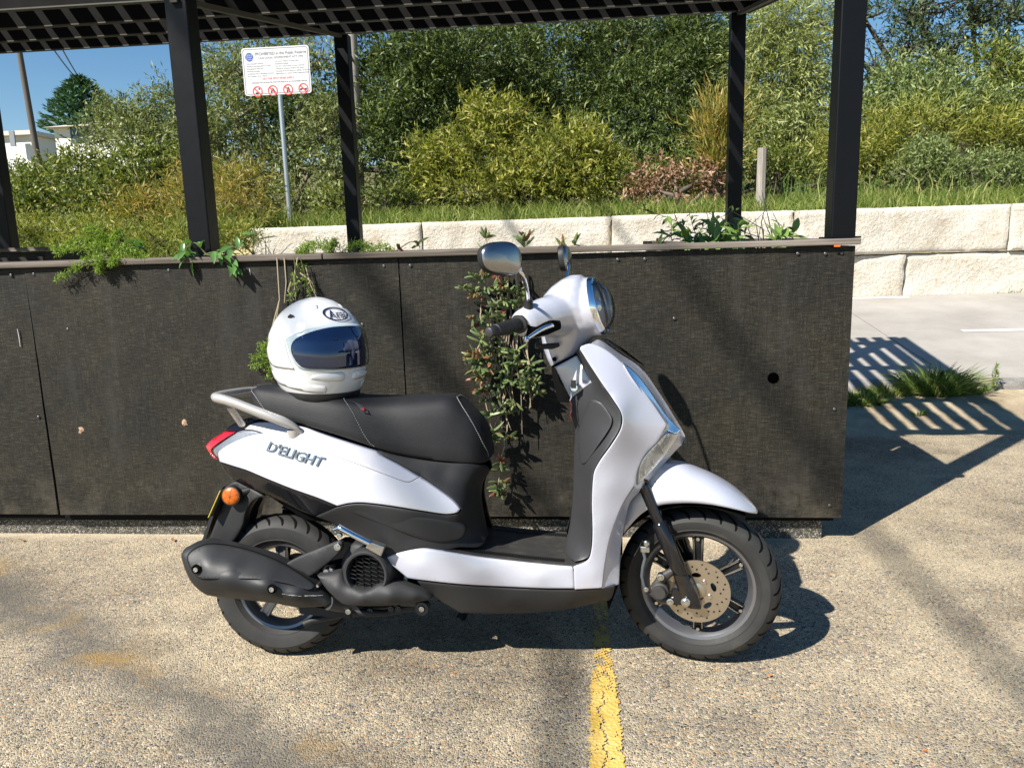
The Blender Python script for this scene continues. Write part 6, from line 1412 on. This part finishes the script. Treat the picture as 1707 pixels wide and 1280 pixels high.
tree('understorey_bush', 'low dark undergrowth at the foot of the evergreen trees', 'bush', [(0.6511,12.6,2.138,0.5897,0.2555), (1.487,12.6,2.244,0.5897,0.2949), (2.547,12,2.197,0.468,0.3183), (3.237,12,2.087,0.468,0.2621), (-2.551,11.4,1.867,0.5335,0.1423), (-3.509,11,1.838,0.429,0.1544), (3.627,11.6,1.958,0.3619,0.181)], LM['bush'], 200, .07, .022, seed=19, twig=.24)

tree('slope_bush', 'low mixed green bush filling the slope just behind the left planter cap', 'bush', [(-4.634,8.2,1.355,0.3518,0.1535), (-3.988,8,1.318,0.312,0.1498), (-5.562,8.4,1.408,0.4587,0.1573), (-6.354,8.6,1.473,0.4025,0.1342), (-3.769,8.4,1.329,0.1966,0.1179)], LM['yellow'], 260, .06, .012, base=(-4.6, 8.2, .7), seed=20, twig=.2, up=.9)

for lab, lbs, sd_ in (('line of bushes carrying on along the bank past the right edge', [(7.188,12.5,2.749,0.8775,0.78), (8.594,12.5,2.606,0.975,0.78), (10.51,13,2.68,1.115,0.9126), (13.35,14,2.614,1.42,0.9828), (9.234,15,3.821,1.053,0.819), (11.34,15,3.818,1.287,0.936)], 23), ('line of bushes carrying on along the slope past the left edge', [(-9.557,11.5,2.425,0.6279,0.4485), (-11.43,12,2.623,0.8424,0.5616), (-14.47,13,2.815,1.115,0.7098), (-17.91,14,3.021,1.31,0.8736)], 24)):
    tree('hedgerow', lab, 'bushes', lbs, LM['bush'], 90, .12, .035, seed=sd_, twig=.36)

# Norfolk pine on the far left skyline
def norfolk():
    rg = np.random.default_rng(21); top = [(-27.3,42,10.6)][0]; low_ = [(-27.81,42,7.725)][0]; base = (top[0], 42.0, low_[2]-1.5); h = top[2]-base[2]
    root = thing('norfolk_pine', 'distant tiered conical pine above the white house', 'tree', base)
    obj('trunk', MB().tube([(0, 0, 0), (0, 0, h*.6), (0, 0, h)], [.22, .14, .03], 8).mesh(), LM['bark'], root)
    P, D = [], []; Rm = 62*42/1282
    nt = 11
    for i in range(nt):
        t = i/(nt-1); z = h*(.28+.72*t); r = Rm*(1-t)**.75+.12
        for k in range(8):
            a = 2*pi*(k+rg.random()*.35)/8+i; n_ = int(60*r/Rm)+10; s_ = rg.random(n_)**.7
            bx_ = np.stack([np.cos(a)*r*s_, np.sin(a)*r*s_, z + r*(.10*s_ + .22*s_**2) ], 1) + rg.normal(size=(n_, 3))*np.array([.05, .05, .03])
            perp = np.array([-sin(a), cos(a), 0]); sg = rg.choice([-1, 1], n_)[:, None]
            P.append(bx_); D.append(unit(np.array([cos(a), sin(a), .5])*.7 + perp*sg*.5 + rg.normal(size=(n_, 3))*.2))
    P, D = np.concatenate(P), np.concatenate(D); obj('crown', fast_mesh('crown', leaf_quads(P, D, .40, .11, rg), 4, 0), LM['norfolk'], root)
norfolk()
# house, far buildings, power pole and wires on the left skyline
M['render'] = simple('white_render', (.72,.70,.66), .8, 0, (20, .2)); M['roofmat'] = simple('pale_roof', (.60,.55,.48), .7, 0, (12, .3)); M['pane'] = simple('window_pane', (.03,.045,.06), .08)
hp_ = [(-27.87,40,7.168), (-25.31,40,8.182), (-27.31,40,8.207), (-25.52,40,6.617)]
house = thing('house', 'white rendered house with pale hipped roof on the left skyline', 'house', (-24.5, 40, 5.0))
def hx_(name, me, mat): return obj(name, me, mat, house, loc=(24.5, -40, -5.0))
hy0 = 40.0; wl_ = [(-27.72,40,7.253), (-25.12,40,7.148), (-27.64,40,7.798), (-27.16,40,8.321), (-25.3,40,8.302)]
hx_('wall', MB().box((wl_[0][0], hy0, 2.5), (wl_[1][0]+3, hy0+5, wl_[2][2])).mesh(smooth=False), M['render'])
zr0, zr1 = wl_[2][2], wl_[3][2]
rv = [(wl_[0][0]-.4, hy0-.4, zr0+.002), (wl_[1][0]+3.4, hy0-.4, zr0+.002), (wl_[1][0]+3.4, hy0+5.4, zr0+.002), (wl_[0][0]-.4, hy0+5.4, zr0+.002), (wl_[3][0]+.2, hy0+2.0, zr1), (wl_[1][0]+1.5, hy0+2.0, zr1), (wl_[1][0]+1.5, hy0+3, zr1), (wl_[3][0]+.2, hy0+3, zr1)]
hx_('roof', mesh('roof', rv, [(0,1,5,4),(1,2,6,5),(2,3,7,6),(3,0,4,7),(4,5,6,7),(3,2,1,0)]), M['roofmat'])
w0 = [(-26.81,40,7.52)][0]; hx_('window', MB().box((w0[0], hy0-.05, w0[2]-.5), (w0[0]+1.0, hy0-.01, w0[2]+.35)).mesh(smooth=False), M['pane'])
nb = [(-35.78,45,8.536), (-32.73,45,8.411), (-35.91,45,7.745)]; nbh = thing('house', 'long low white building at the left edge with a grey upright panel', 'house', (nb[0][0], 45, 3))
obj('wall', MB().box((0, 0, -2), (nb[1][0]-nb[0][0], 6, nb[0][2]-3-.25)).mesh(smooth=False), M['render'], nbh); obj('roof', MB().box((-.3, -.3, nb[0][2]-3-.245), (nb[1][0]-nb[0][0]+.3, 6.3, nb[0][2]-3)).mesh(smooth=False), M['roofmat'], nbh)
pw = [(-33.63,45,8.482), (-33.31,45,7.608)]; obj('panel', MB().box((pw[0][0]-nb[0][0], -.6, pw[1][2]-3), (pw[1][0]-nb[0][0], -.5, pw[0][2]-3)).mesh(smooth=False), simple('grey_panel', (.20,.22,.24), .5), nbh)
pp = [(-18.79,26,8.137), (-18.67,26,4.917)]
M['polewood'] = simple('brown_grey_pole', (.10,.085,.07), .85, 0, (40, .5))
po = pole('power_pole', 'leaning grey timber power pole at the far left', 'pole', (pp[1][0], 26, pp[1][2]-2.5), (pp[0][0]-.15, 26, pp[0][2]+1.2), .11, .09, M['polewood'])
for i, off in enumerate((0, .45)):
    a = Vector([(-18.16,26,8.863)][0]); b = Vector([(-38.17,60,13.81)][0]); pts = [a.lerp(b, t)+Vector((off*(1-t), 0, -1.2*4*t*(1-t)*.3)) for t in np.linspace(0, 1, 16)]
    tag(obj('power_line', MB().tube(pts, .028, 6).mesh(), M['cable']), ('left of the two thin power lines crossing the sky at top left', 'right of the two thin power lines crossing the sky at top left')[i], 'wire', 'power lines at top left')

# grass on the bank (uncountable)
def grass(name, label, n, area, hfun, Lr, mat, seed, wd=.008, clump=None, lean=.35):
    rg = np.random.default_rng(seed); x = rg.uniform(area[0], area[1], n); y = area[2] + (area[3]-area[2])*rg.random(n)
    if clump: keep = (np.sin(x*3.1+np.sin(y*4))*np.sin(y*5.3+x) + rg.normal(size=n)*.5) > clump; x, y = x[keep], y[keep]
    z = np.array([hfun(a, b) for a, b in zip(x, y)]); n = len(x)
    D = unit(np.stack([rg.normal(size=n)*lean, rg.normal(size=n)*lean, np.ones(n)], 1)); L = Lr[0]+(Lr[1]-Lr[0])*rg.random(n)**2
    P = np.stack([x, y, z-.01], 1); S_ = unit(np.cross(D, rg.normal(size=(n, 3))))
    bend = rg.normal(size=(n, 3))*np.array([1, 1, .1])*L[:, None]*.25
    m_ = P + D*L[:, None]*.55; tip = P + D*L[:, None]*np.array([1, 1, .92]) + bend
    V = np.stack([P-S_*wd*.5, m_-S_*wd*.4, tip, m_+S_*wd*.4, P+S_*wd*.5], 1)
    return tag(obj(name, fast_mesh(name, V, 5, 0), mat), label, 'grass', None, 'stuff')
grass('bank_grass', 'yellow-green grass growing on the bank above the stone wall', 52000, (-4.4, 9.5, 9.40, 12.2), bank_z, (.06, .34), LM['grass'], 31, .010)
grass('slope_grass', 'long pale grass on the slope at the far left', 16000, (-9.5, -3.9, 7.2, 10.8), bank_z, (.12, .5), LM['grass'], 32, .010, lean=.5)
grass('wall_top_grass', 'short grass hanging over the top edge of the stone wall', 9000, (-3.9, 9.5, 9.38, 9.50), bank_z, (.03, .10), LM['grass'], 33, .009)
grass('path_edge_weeds', 'sparse dry weeds along the foot of the stone wall', 900, (3.2, 8, 8.93, 9.02), lambda x, y: path_z(x, y), (.03, .14), LM['grass'], 34, .008, .75)

grass('tall_bank_weeds', 'tall wispy green weeds standing in the bank grass', 5000, (2.0, 9.5, 9.9, 11.6), bank_z, (.25, .75), LM['verdant'], 35, .012, .35, .3)
grass('bank_green_patches', 'greener tufts mixed through the bank grass', 16000, (-4.0, 9.5, 9.45, 12.0), bank_z, (.06, .30), LM['verdant'], 36, .010, .45)
# grass tussocks and weeds on the verge
def tussock(label, c_, r, n, Lr, seed, mat, lean=.75):
    rg = np.random.default_rng(seed); a = rg.uniform(0, 2*pi, n); q = np.sqrt(rg.random(n))*r
    P = np.stack([np.cos(a)*q, np.sin(a)*q*.6, np.zeros(n)], 1); out = unit(np.stack([np.cos(a)*q/r*lean, np.sin(a)*q/r*lean*.8, np.ones(n)*.75], 1)+rg.normal(size=(n, 3))*.22)
    L = Lr[0]+(Lr[1]-Lr[0])*rg.random(n); S_ = unit(np.cross(out, rg.normal(size=(n, 3)))); wd = .006
    droop_ = np.stack([out[:, 0], out[:, 1], -np.abs(rg.normal(size=n))*.5], 1)*L[:, None]*.35
    m1 = P+out*L[:, None]*.55; tip = P+out*L[:, None]*.85+droop_
    V = np.stack([P-S_*wd*.5, m1-S_*wd*.5, tip, m1+S_*wd*.5, P+S_*wd*.5], 1)
    root = thing('grass_tussock', label, 'grass', (c_[0], c_[1], verge_z(c_[0], c_[1])-.005))
    o = obj('blades', fast_mesh('blades', V, 5, 0), mat, root); o['kind'] = 'stuff'; return root
tk = [(2.527,5.708,0.06), (1.922,5.526,0.06), (2.184,5.682,0.06), (2.766,5.761,0.06), (2.219,5.22,0.06), (1.854,5.7,0.06)]
tussock('largest bright green grass tussock by the kerb, beyond the slatted shadow', tk[0], .17, 900, (.12, .34), 41, LM['verdant'])
tussock('dark green grass tuft against the end of the black planter', tk[1], .17, 600, (.05, .15), 42, LM['verdant'])
tussock('thin dry tuft between the two green grass tussocks', tk[2], .14, 260, (.05, .16), 43, LM['grass'])
tussock('small grass tuft on the right flank of the largest tussock', tk[3], .12, 260, (.05, .14), 44, LM['verdant'])
tussock('tiny lone green weed on the sandy verge in the slatted shadow', tk[4], .035, 45, (.03, .09), 45, LM['verdant'])
def weed(label, base, h, n, seed):
    rg = np.random.default_rng(seed); root = thing('weed', label, 'weed', base); m = MB(); P, D = [], []
    for k in range(n):
        d = Vector((rg.normal()*.22, rg.normal()*.2, 1)).normalized(); hh = h*(.55+.45*rg.random()); pts = [Vector((rg.normal()*.01, 0, 0)), d*hh*.5+Vector((rg.normal()*.01, 0, 0)), d*hh]
        m.tube(pts, [.0022, .0017, .0008], 5)
        for j in range(14): t = rg.random()**.8; P.append(tuple(d*hh*t)); D.append((rg.normal(), rg.normal(), .5+rg.random()))
    obj('stems', m.mesh(), LM['stem'], root); o = obj('leaves', fast_mesh('leaves', leaf_quads(np.array(P), unit(np.array(D)), .028, .010, rg), 4, 0), LM['verdant'], root); o['kind'] = 'stuff'
wb = [(2.943,5.762,0.08)][0]; weed('spindly upright weed standing against the kerb at far right', wb, .26, 6, 51)

# ---- plants in the planters
def oval_leaf(L, Wd, fold=.3, bend=.25, n=5):
    v = []; f = []
    for i in range(n+1):
        t = i/n; w_ = Wd*.5*sin(pi*min(1, t*.97+.03))**.75*(1-.25*t); x = L*t; z = -bend*L*t*t
        v += [(x, -w_, z+fold*w_), (x, 0, z), (x, w_, z+fold*w_)]
    for i in range(n):
        for k in range(2): f.append((3*i+k, 3*i+3+k, 3*i+4+k, 3*i+1+k))
    return mesh('leaf', v, f, True)
def place_leaf(root, me, mat, p, d, up, name='leaf'):
    d = Vector(d).normalized(); u_ = Vector(up); s_ = u_.cross(d)
    if s_.length < .05: s_ = Vector((1, 0, 0)).cross(d)
    s_.normalize(); n_ = d.cross(s_); Mx = Matrix((d, s_, n_)).transposed().to_4x4(); Mx.translation = Vector(p)
    o = obj(name, me, mat, root); o.matrix_local = Mx; return o
def leafy_plant(label, base, stems, leafL, leafW, nl, seed, mat, cat='plant', name='leafy_plant'):
    """stems: list of point lists relative to base"""
    rg = np.random.default_rng(seed); root = thing(name, label, cat, base); mes = [oval_leaf(leafL*s_, leafW*s_, .25+.2*rg.random(), .15+.4*rg.random()) for s_ in (.7, .9, 1.0, 1.15)]
    for me in mes: me.materials.append(mat)
    for st_ in stems:
        c_ = catmull([tuple(p) for p in st_], .012, False); obj('stem', MB().tube([tuple(p) for p in c_], [.0028*(1-.6*i/len(c_)) for i in range(len(c_))], 6).mesh(), LM['stem'], root)
        for k in range(nl):
            i = int((.25+.75*(k+rg.random()*.6)/nl)*(len(c_)-1)); i = min(i, len(c_)-1); p = c_[i]; t = c_[min(i+1, len(c_)-1)]-c_[max(i-1, 0)]; t = t/(np.linalg.norm(t)+1e-9)
            sd = rg.normal(size=3); sd -= t*sd.dot(t); sd /= np.linalg.norm(sd)+1e-9; d = t*.45+sd*.9+np.array([0, -.25, .05])
            place_leaf(root, mes[rg.integers(4)], mat, p, d, (rg.normal()*.4, -.4, 1))
    return root
# climber by the left front post, some of it trailing over the cap
cb = [(-1.539,3.08,1.238)][0]; CB = Vector((cb[0], 3.10, 1.20))
def rel(pts, B): return [Vector(p)-B for p in pts]
stl = [[(-1.521,3.04,1.222), (-1.566,3.04,1.271), (-1.601,3.04,1.255), (-1.629,3.04,1.208)], [(-1.528,3.03,1.222), (-1.476,3.03,1.233), (-1.442,3.03,1.203), (-1.424,3.03,1.155)], [(-1.531,3.06,1.222), (-1.44,3.06,1.231), (-1.388,3.06,1.249), (-1.377,3.06,1.306)], [(-1.513,3.05,1.221), (-1.552,3.05,1.215), (-1.591,3.05,1.211), (-1.639,3.05,1.237)], [(-1.516,3.03,1.222), (-1.458,3.03,1.213), (-1.4,3.03,1.188), (-1.394,3.03,1.154)]]
leafy_plant('glossy-leaved climber at the foot of the left front post', CB, [rel(s_, CB) for s_ in stl], .058, .026, 9, 61, LM['glossy'], 'climber', 'climber')
cb2 = Vector([(-1.914,3.12,1.243)][0]); stl = [[(-1.89,3.1,1.231), (-1.911,3.1,1.268), (-1.926,3.1,1.298)], [(-1.89,3.1,1.231), (-1.866,3.1,1.272), (-1.841,3.1,1.301)], [(-1.878,3.08,1.231), (-1.83,3.08,1.254), (-1.795,3.08,1.26)]]
leafy_plant('small glossy seedling between the fern and the left post', cb2, [rel(s_, cb2) for s_ in stl], .052, .026, 7, 62, LM['glossy'])
# leafy plant in the right end planter
rb = Vector((.72, 3.95, 1.13)); r_ = np.random.default_rng(63); stl = []
for k in range(15):
    x0_, y0_ = .46+.5*r_.random(), 3.72+.5*r_.random(); h_ = .10+.10*r_.random(); stl.append([Vector((x0_, y0_, 1.12))-rb, Vector((x0_+r_.normal()*.04, y0_-.02, 1.12+h_*.6))-rb, Vector((x0_+r_.normal()*.09, y0_-.05, 1.12+h_))-rb])
leafy_plant('bushy bright green plant filling the right end planter', rb, stl, .098, .040, 9, 64, LM['bright'])
rb2 = Vector((.62, 4.5, 1.13)); stl = []
for k in range(9):
    x0_, y0_ = .45+.32*r_.random(), 4.2+.5*r_.random(); h_ = .14+.14*r_.random(); stl.append([Vector((x0_, y0_, 1.12))-rb2, Vector((x0_+r_.normal()*.05, y0_, 1.12+h_*.6))-rb2, Vector((x0_+r_.normal()*.1, y0_-.04, 1.12+h_))-rb2])
leafy_plant('darker small-leaved plant at the foot of the right back post', rb2, stl, .05, .02, 14, 65, LM['dark'])
dr = thing('dry_stalks', 'bare pale dry stalks rising from the right end planter', 'stalks', (.8, 3.9, 1.13))
for k in range(9):
    x_ = .0+.2*r_.random(); hh = .14+.20*r_.random(); obj('stalk', MB().tube([(x_, 0, 0), (x_+r_.normal()*.03-.02, .02, hh*.6), (x_+r_.normal()*.06-.05, .02, hh)], [.003, .0024, .0012], 6).mesh(), LM['drystem'], dr)

# feathery asparagus fern
def fern(label, base, fronds, seed, n=115, L=.022):
    rg = np.random.default_rng(seed); root = thing('asparagus_fern', label, 'fern', base); B = Vector(base)
    for fr in fronds:
        c_ = catmull([tuple(Vector(p)-B) for p in fr], .008, False); m_ = len(c_)
        obj('stem', MB().tube([tuple(p) for p in c_], [.0016*(1-.6*i/m_) for i in range(m_)], 5).mesh(), LM['stem'], root)
        P, D = [], []
        for k in range(n):
            t = (.12+.88*rg.random()); i = min(m_-2, int(t*(m_-1))); tg = unit(c_[i+1]-c_[i]); sd = rg.normal(size=3); sd -= tg*sd.dot(tg); sd = unit(sd); bl = .045*(1-t*.6)*(.5+.5*rg.random()); 
            q0_ = c_[i]; bd = unit(sd+tg*.8)
            for j in range(4): P.append(q0_+bd*bl*(j+1)/4); D.append(unit(bd*.6+rg.normal(size=3)*.8))
        o = obj('foliage', fast_mesh('foliage', leaf_quads(np.array(P), np.array(D), L*(.7), .0035, rg), 4, 0), LM['fern'], root); o['kind'] = 'stuff'
fb = Vector([(-2.026,3.13,1.246)][0])
fern('large feathery fern spilling over the timber cap at the left', fb, [[(-1.982,3.1,1.233), (-2.052,3.1,1.309), (-2.134,3.1,1.294), (-2.209,3.1,1.24)], [(-1.982,3.1,1.233), (-2.022,3.1,1.333), (-2.073,3.1,1.347)], [(-1.969,3.08,1.233), (-1.935,3.08,1.299), (-1.904,3.08,1.329)], [(-1.932,3.02,1.226), (-2.011,3.02,1.219), (-2.094,3.02,1.182), (-2.175,3.02,1.13)], [(-1.932,3.02,1.226), (-1.965,3.02,1.21), (-1.98,3.02,1.162)], [(-1.97,3.06,1.234), (-2.057,3.06,1.268), (-2.137,3.06,1.263), (-2.202,3.06,1.272)], [(-1.937,3.05,1.233), (-1.882,3.05,1.256), (-1.833,3.05,1.23), (-1.784,3.05,1.212)], [(-1.919,3.02,1.226), (-1.908,3.02,1.209), (-1.916,3.02,1.192)], [(-2.009,3.1,1.234), (-1.987,3.1,1.295), (-2.01,3.1,1.325)]], 71)
fb = Vector([(-1.012,3.13,1.218)][0])
fern('low fern along the cap below the middle back post', fb, [[(-1.01,3.12,1.199), (-1.057,3.12,1.249), (-1.121,3.12,1.25), (-1.16,3.12,1.235)], [(-1.01,3.12,1.199), (-0.9574,3.12,1.236), (-0.8941,3.12,1.244), (-0.8453,3.12,1.226)], [(-1.017,3.1,1.2), (-1.026,3.1,1.243), (-0.9995,3.1,1.262)], [(-0.9285,3.1,1.204), (-0.8651,3.1,1.219), (-0.8023,3.1,1.232), (-0.7661,3.1,1.217)], [(-1.079,3.1,1.208), (-1.128,3.1,1.227), (-1.167,3.1,1.218)]], 72, 110)
fb = Vector([(-1.18,3.1,1.211)][0])
fern('thin fern sprays hanging down the board beside the helmet', fb, [[(-1.15,3.02,1.205), (-1.151,3.02,1.129), (-1.167,3.02,1.057), (-1.194,3.02,1.034)], [(-1.125,3.02,1.204), (-1.104,3.02,1.104), (-1.093,3.02,1.051)]], 73, 26)
fb = Vector([(-1.282,3.03,0.888)][0])
fern('bright fern tuft peeping out behind the back of the helmet', fb, [[(-1.265,3.02,0.8889), (-1.323,3.02,0.8107), (-1.367,3.02,0.8014)], [(-1.265,3.02,0.8889), (-1.313,3.02,0.7781), (-1.366,3.02,0.7614)], [(-1.265,3.02,0.8889), (-1.295,3.02,0.7528), (-1.301,3.02,0.7103)], [(-1.264,3.02,0.9012), (-1.292,3.02,0.84), (-1.327,3.02,0.853)]], 74, 55)
hs = thing('dry_tendrils', 'bare brown tendrils hanging over the board above the helmet', 'tendrils', Vector([(-1.144,3.03,1.176)][0]))
for pts in ([(-1.192,3.025,1.201), (-1.192,3.025,1.106), (-1.207,3.025,1.022)], [(-1.137,3.025,1.2), (-1.158,3.025,1.129), (-1.159,3.025,1.033)], [(-1.106,3.025,1.163), (-1.092,3.025,1.091), (-1.067,3.025,1.031)], [(-1.132,3.025,1.14), (-1.086,3.025,1.103), (-1.072,3.025,1.055)], [(-1.173,3.025,1.105), (-1.188,3.025,1.07), (-1.166,3.025,1.033)], [(-1.222,3.025,1.202), (-1.226,3.025,1.034), (-1.268,3.025,0.876)], [(-1.226,3.025,1.034), (-1.28,3.025,0.8886), (-1.296,3.025,0.7896)]):
    B = hs.location; obj('tendril', MB().tube([Vector(p)-B for p in pts], [.003, .0026, .0016], 6).mesh(), LM['drystem'], hs)

# hanging succulent in front of the boards
SU = [m_leaf('succulent_green', [(0, (.065,.105,.04)), (1, (.14,.19,.075))], .1, .38, .4), simple('succulent_pale', (.15,.185,.065), .4), simple('succulent_red', (.17,.05,.028), .42), simple('succulent_orange', (.24,.125,.055), .42)]
def finger_leaf(L, r, bend):
    secs = []
    for t, k in ((0, .35), (.12, .8), (.45, 1.0), (.78, .8), (.94, .42), (1.0, .08)):
        x = L*t; z = bend*L*t*t; secs.append([(x, r*k*cos(a), z+r*k*1.1*sin(a)) for a in (pi/2, pi/2+2*pi/3*.9, pi/2+2*pi/3*1.1+.6, pi/2-2*pi/3*.9)])
    return MB().loft(secs).mesh('leaf', True, 70)
FL = [finger_leaf(.052, .0066, .22), finger_leaf(.042, .0062, -.1), finger_leaf(.058, .0064, .35), finger_leaf(.036, .0062, .1)]
FLm = []
for i, b in enumerate(FL):
    row = []
    for mt in SU: me = b.copy(); me.materials.append(mt); row.append(me)
    FLm.append(row)
def succulent(label, base, strands, nleaf, seed, redness=.3, extra=0):
    rg = np.random.default_rng(seed); root = thing('hanging_succulent', label, 'succulent', base); B = Vector(base)
    for st_ in strands:
        c_ = catmull([tuple(Vector(p)-B) for p in st_], .012, False); m_ = len(c_)
        c_ = c_ + np.cumsum(rg.normal(size=c_.shape)*.0016, 0)*np.array([1, .5, .6])
        obj('stem', MB().tube([tuple(p) for p in c_], [.0034*(1-.45*i/m_) for i in range(m_)], 6).mesh(), LM['drystem'] if rg.random() < .6 else LM['twig'], root)
        k = 0
        while k < nleaf:
            t = rg.random()**.75; i = min(m_-2, int((.06+.94*t)*(m_-1))); tg = unit(c_[i+1]-c_[i])
            for j in range(int(rg.integers(2, 5))):
                sd = rg.normal(size=3); sd -= tg*sd.dot(tg); sd = unit(sd); sd[1] = -abs(sd[1])*.8; d = unit(tg*.25+sd*.85+np.array([0, -.15, .35]))
                u_ = rg.random(); mi = 2 if u_ < redness*.55 else (3 if u_ < redness else (1 if u_ > .72 else 0))
                place_leaf(root, FLm[rg.integers(4)][mi], None, c_[i]+rg.normal(size=3)*.003, d, rg.normal(size=3)); k += 1
    if extra:
        vs, fs = [], []; bv = [tuple(v.co) for v in FL[1].vertices]; bf = [tuple(p.vertices) for p in FL[1].polygons]
        ms = [MB() for _ in range(4)]
        for k in range(extra//7):
            st_ = strands[rg.integers(len(strands))]; t = rg.random()**.8*(len(st_)-1); i = min(len(st_)-2, int(t)); c0 = Vector(st_[i]).lerp(Vector(st_[i+1]), t-i)-B + Vector((rg.normal()*.016, -.008-abs(rg.normal())*.016, rg.normal()*.01))
            ax = Vector((rg.normal()*.7, -.8, rg.normal()*.5+.3)).normalized(); base_mi = int(rg.choice([0, 0, 0, 0, 1, 1, 1, 3, 2]))
            for j in range(7):
                d = (ax*(.5+.6*rg.random()) + Vector(rg.normal(size=3))*.75).normalized(); s2 = d.orthogonal().normalized(); n2 = d.cross(s2); k_ = .65+.5*rg.random()
                mi = base_mi if rg.random() < .8 else int(rg.integers(4)); ms[mi].add([c0+(d*v[0]+s2*v[1]+n2*v[2])*k_ for v in bv], bf)
        for mi in range(4):
            o = obj('small_leaves', ms[mi].mesh('small_leaves', True, 70, False), SU[mi], root); o['kind'] = 'stuff'
    return root
sbx = Vector([(-0.3335,3.04,1.177)][0])
PA, PB_, PC = [(-0.4002,3,1.157), (-0.167,3,1.151), (-0.4365,3,0.18)]
def SUCC_PX(x, y, L, rr):
    def w(x, y): return Vector(PA)+(Vector(PB_)-Vector(PA))*((x-800)/100)+(Vector(PC)-Vector(PA))*((y-440)/400)
    return [w(x+rr.normal()*5+dx*rr.normal()*.3, y+L*t)+Vector((0, -.012*rr.random(), 0)) for t, dx in ((0, 0), (.35, 12), (.7, 22), (1, 40))]
succ_main = succulent('long hanging succulent with green and red finger leaves behind the handlebar', sbx, [
    [(-0.3644,3,1.175), (-0.3745,3,1.087), (-0.4063,3,0.9944), (-0.3963,3,0.8757), (-0.416,3,0.7317)], [(-0.348,3,1.174), (-0.3431,3,1.04), (-0.3581,3,0.8751), (-0.3799,3,0.7312), (-0.3688,3,0.5596)], [(-0.3282,2.99,1.174), (-0.3216,2.99,1.017), (-0.3142,2.99,0.8755), (-0.3298,2.99,0.6838), (-0.3312,2.99,0.4873)],
    [(-0.2943,3,1.173), (-0.2859,3,1.062), (-0.2942,3,0.9449), (-0.3231,3,0.7787), (-0.3084,3,0.6328)], [(-0.264,3,1.172), (-0.2585,3,1.038), (-0.2712,3,0.9209), (-0.2658,3,0.7778), (-0.2932,3,0.6571), (-0.2574,3,0.5586)], [(-0.2467,3.01,1.153), (-0.2411,3.01,1.013), (-0.2544,3.01,0.8719), (-0.2135,3.01,0.7029), (-0.219,3.01,0.5807)],
    [(-0.3605,2.98,0.8776), (-0.3828,2.98,0.7827), (-0.4141,2.98,0.7109), (-0.3897,2.98,0.5889), (-0.3608,2.98,0.4403)], [(-0.3277,3,0.633), (-0.3121,3,0.5095), (-0.3412,3,0.3592), (-0.361,3,0.206)], [(-0.2944,3,0.7782), (-0.2349,3,0.6807), (-0.2015,3,0.6803)], [(-0.3849,2.99,1.157), (-0.4132,2.99,1.089), (-0.4268,2.99,1.042)], [(-0.4119,2.99,0.8056), (-0.432,2.99,0.7819), (-0.4407,2.99,0.8061)], [(-0.3432,2.98,0.9713), (-0.3937,2.98,0.8782), (-0.4297,2.98,0.8074), (-0.4198,2.98,0.6868)]], 23, 81, .10, 520)
for k in range(14):
    rr_ = np.random.default_rng(200+k); x_ = 800+80*rr_.random(); y_ = 440+120*rr_.random(); L_s = 80+150*rr_.random(); pv = SUCC_PX(x_, y_, L_s, rr_)
    obj('stem', MB().tube([Vector(p)-sbx for p in pv], [.0034, .003, .0026, .0014], 6).mesh(), LM['drystem'] if k % 3 else LM['twig'], succ_main)
for i, (pts, lab) in enumerate((([(-0.3762,3.1,1.182), (-0.3909,3.1,1.244), (-0.3798,3.1,1.286)], 'succulent sprig standing above the cap left of the near mirror'), ([(-0.2539,3.08,1.186), (-0.229,3.08,1.225), (-0.2354,3.08,1.253)], 'succulent sprig with an orange tip right of the near mirror'), ([(-0.7671,3.1,1.2), (-0.7233,3.1,1.23), (-0.6778,3.1,1.252), (-0.6497,3.1,1.228)], 'row of short succulent fingers along the cap left of the mirrors'), ([(-0.1,3.1,1.193), (-0.0403,3.1,1.215), (0.0422,3.1,1.208)], 'succulent fingers on the cap behind the far mirror'), ([(0.2714,3.1,1.194), (0.2991,3.1,1.219), (0.3269,3.1,1.214)], 'tiny succulent sprig alone on the cap right of the far mirror'))):
    b_ = Vector(pts[0]); succulent(lab, b_, [pts], 11 if i != 4 else 7, 90+i, .2)

# fallen leaf litter on the ground
r_ = random.Random(9); litm = [LM['dead'], LM['drystem']]
for k, (p, lab) in enumerate(zip([(-2.469,2.996,0.004), (-1.78,3.002,0.004), (0.5107,2.05,0.004), (0.8001,1.745,0.004)], ('curled brown leaf at the foot of the board at far left', 'rust-brown leaf below the gap in the boards', 'small red-orange berry husk on the ground right of the front wheel', 'orange chip of stone near the bottom right corner'))):
    me = oval_leaf(.035 if k < 2 else .012, .014 if k < 2 else .009, .5, -.2); o = obj('fallen_leaf' if k < 2 else 'ground_chip', me, LM['dead'] if k < 2 else M['orange'], loc=(p[0], p[1], .006), rot=(0, 0, r_.random()*6)); tag(o, lab, 'leaf' if k < 2 else 'chip')

print('leaves', NVEG[0])
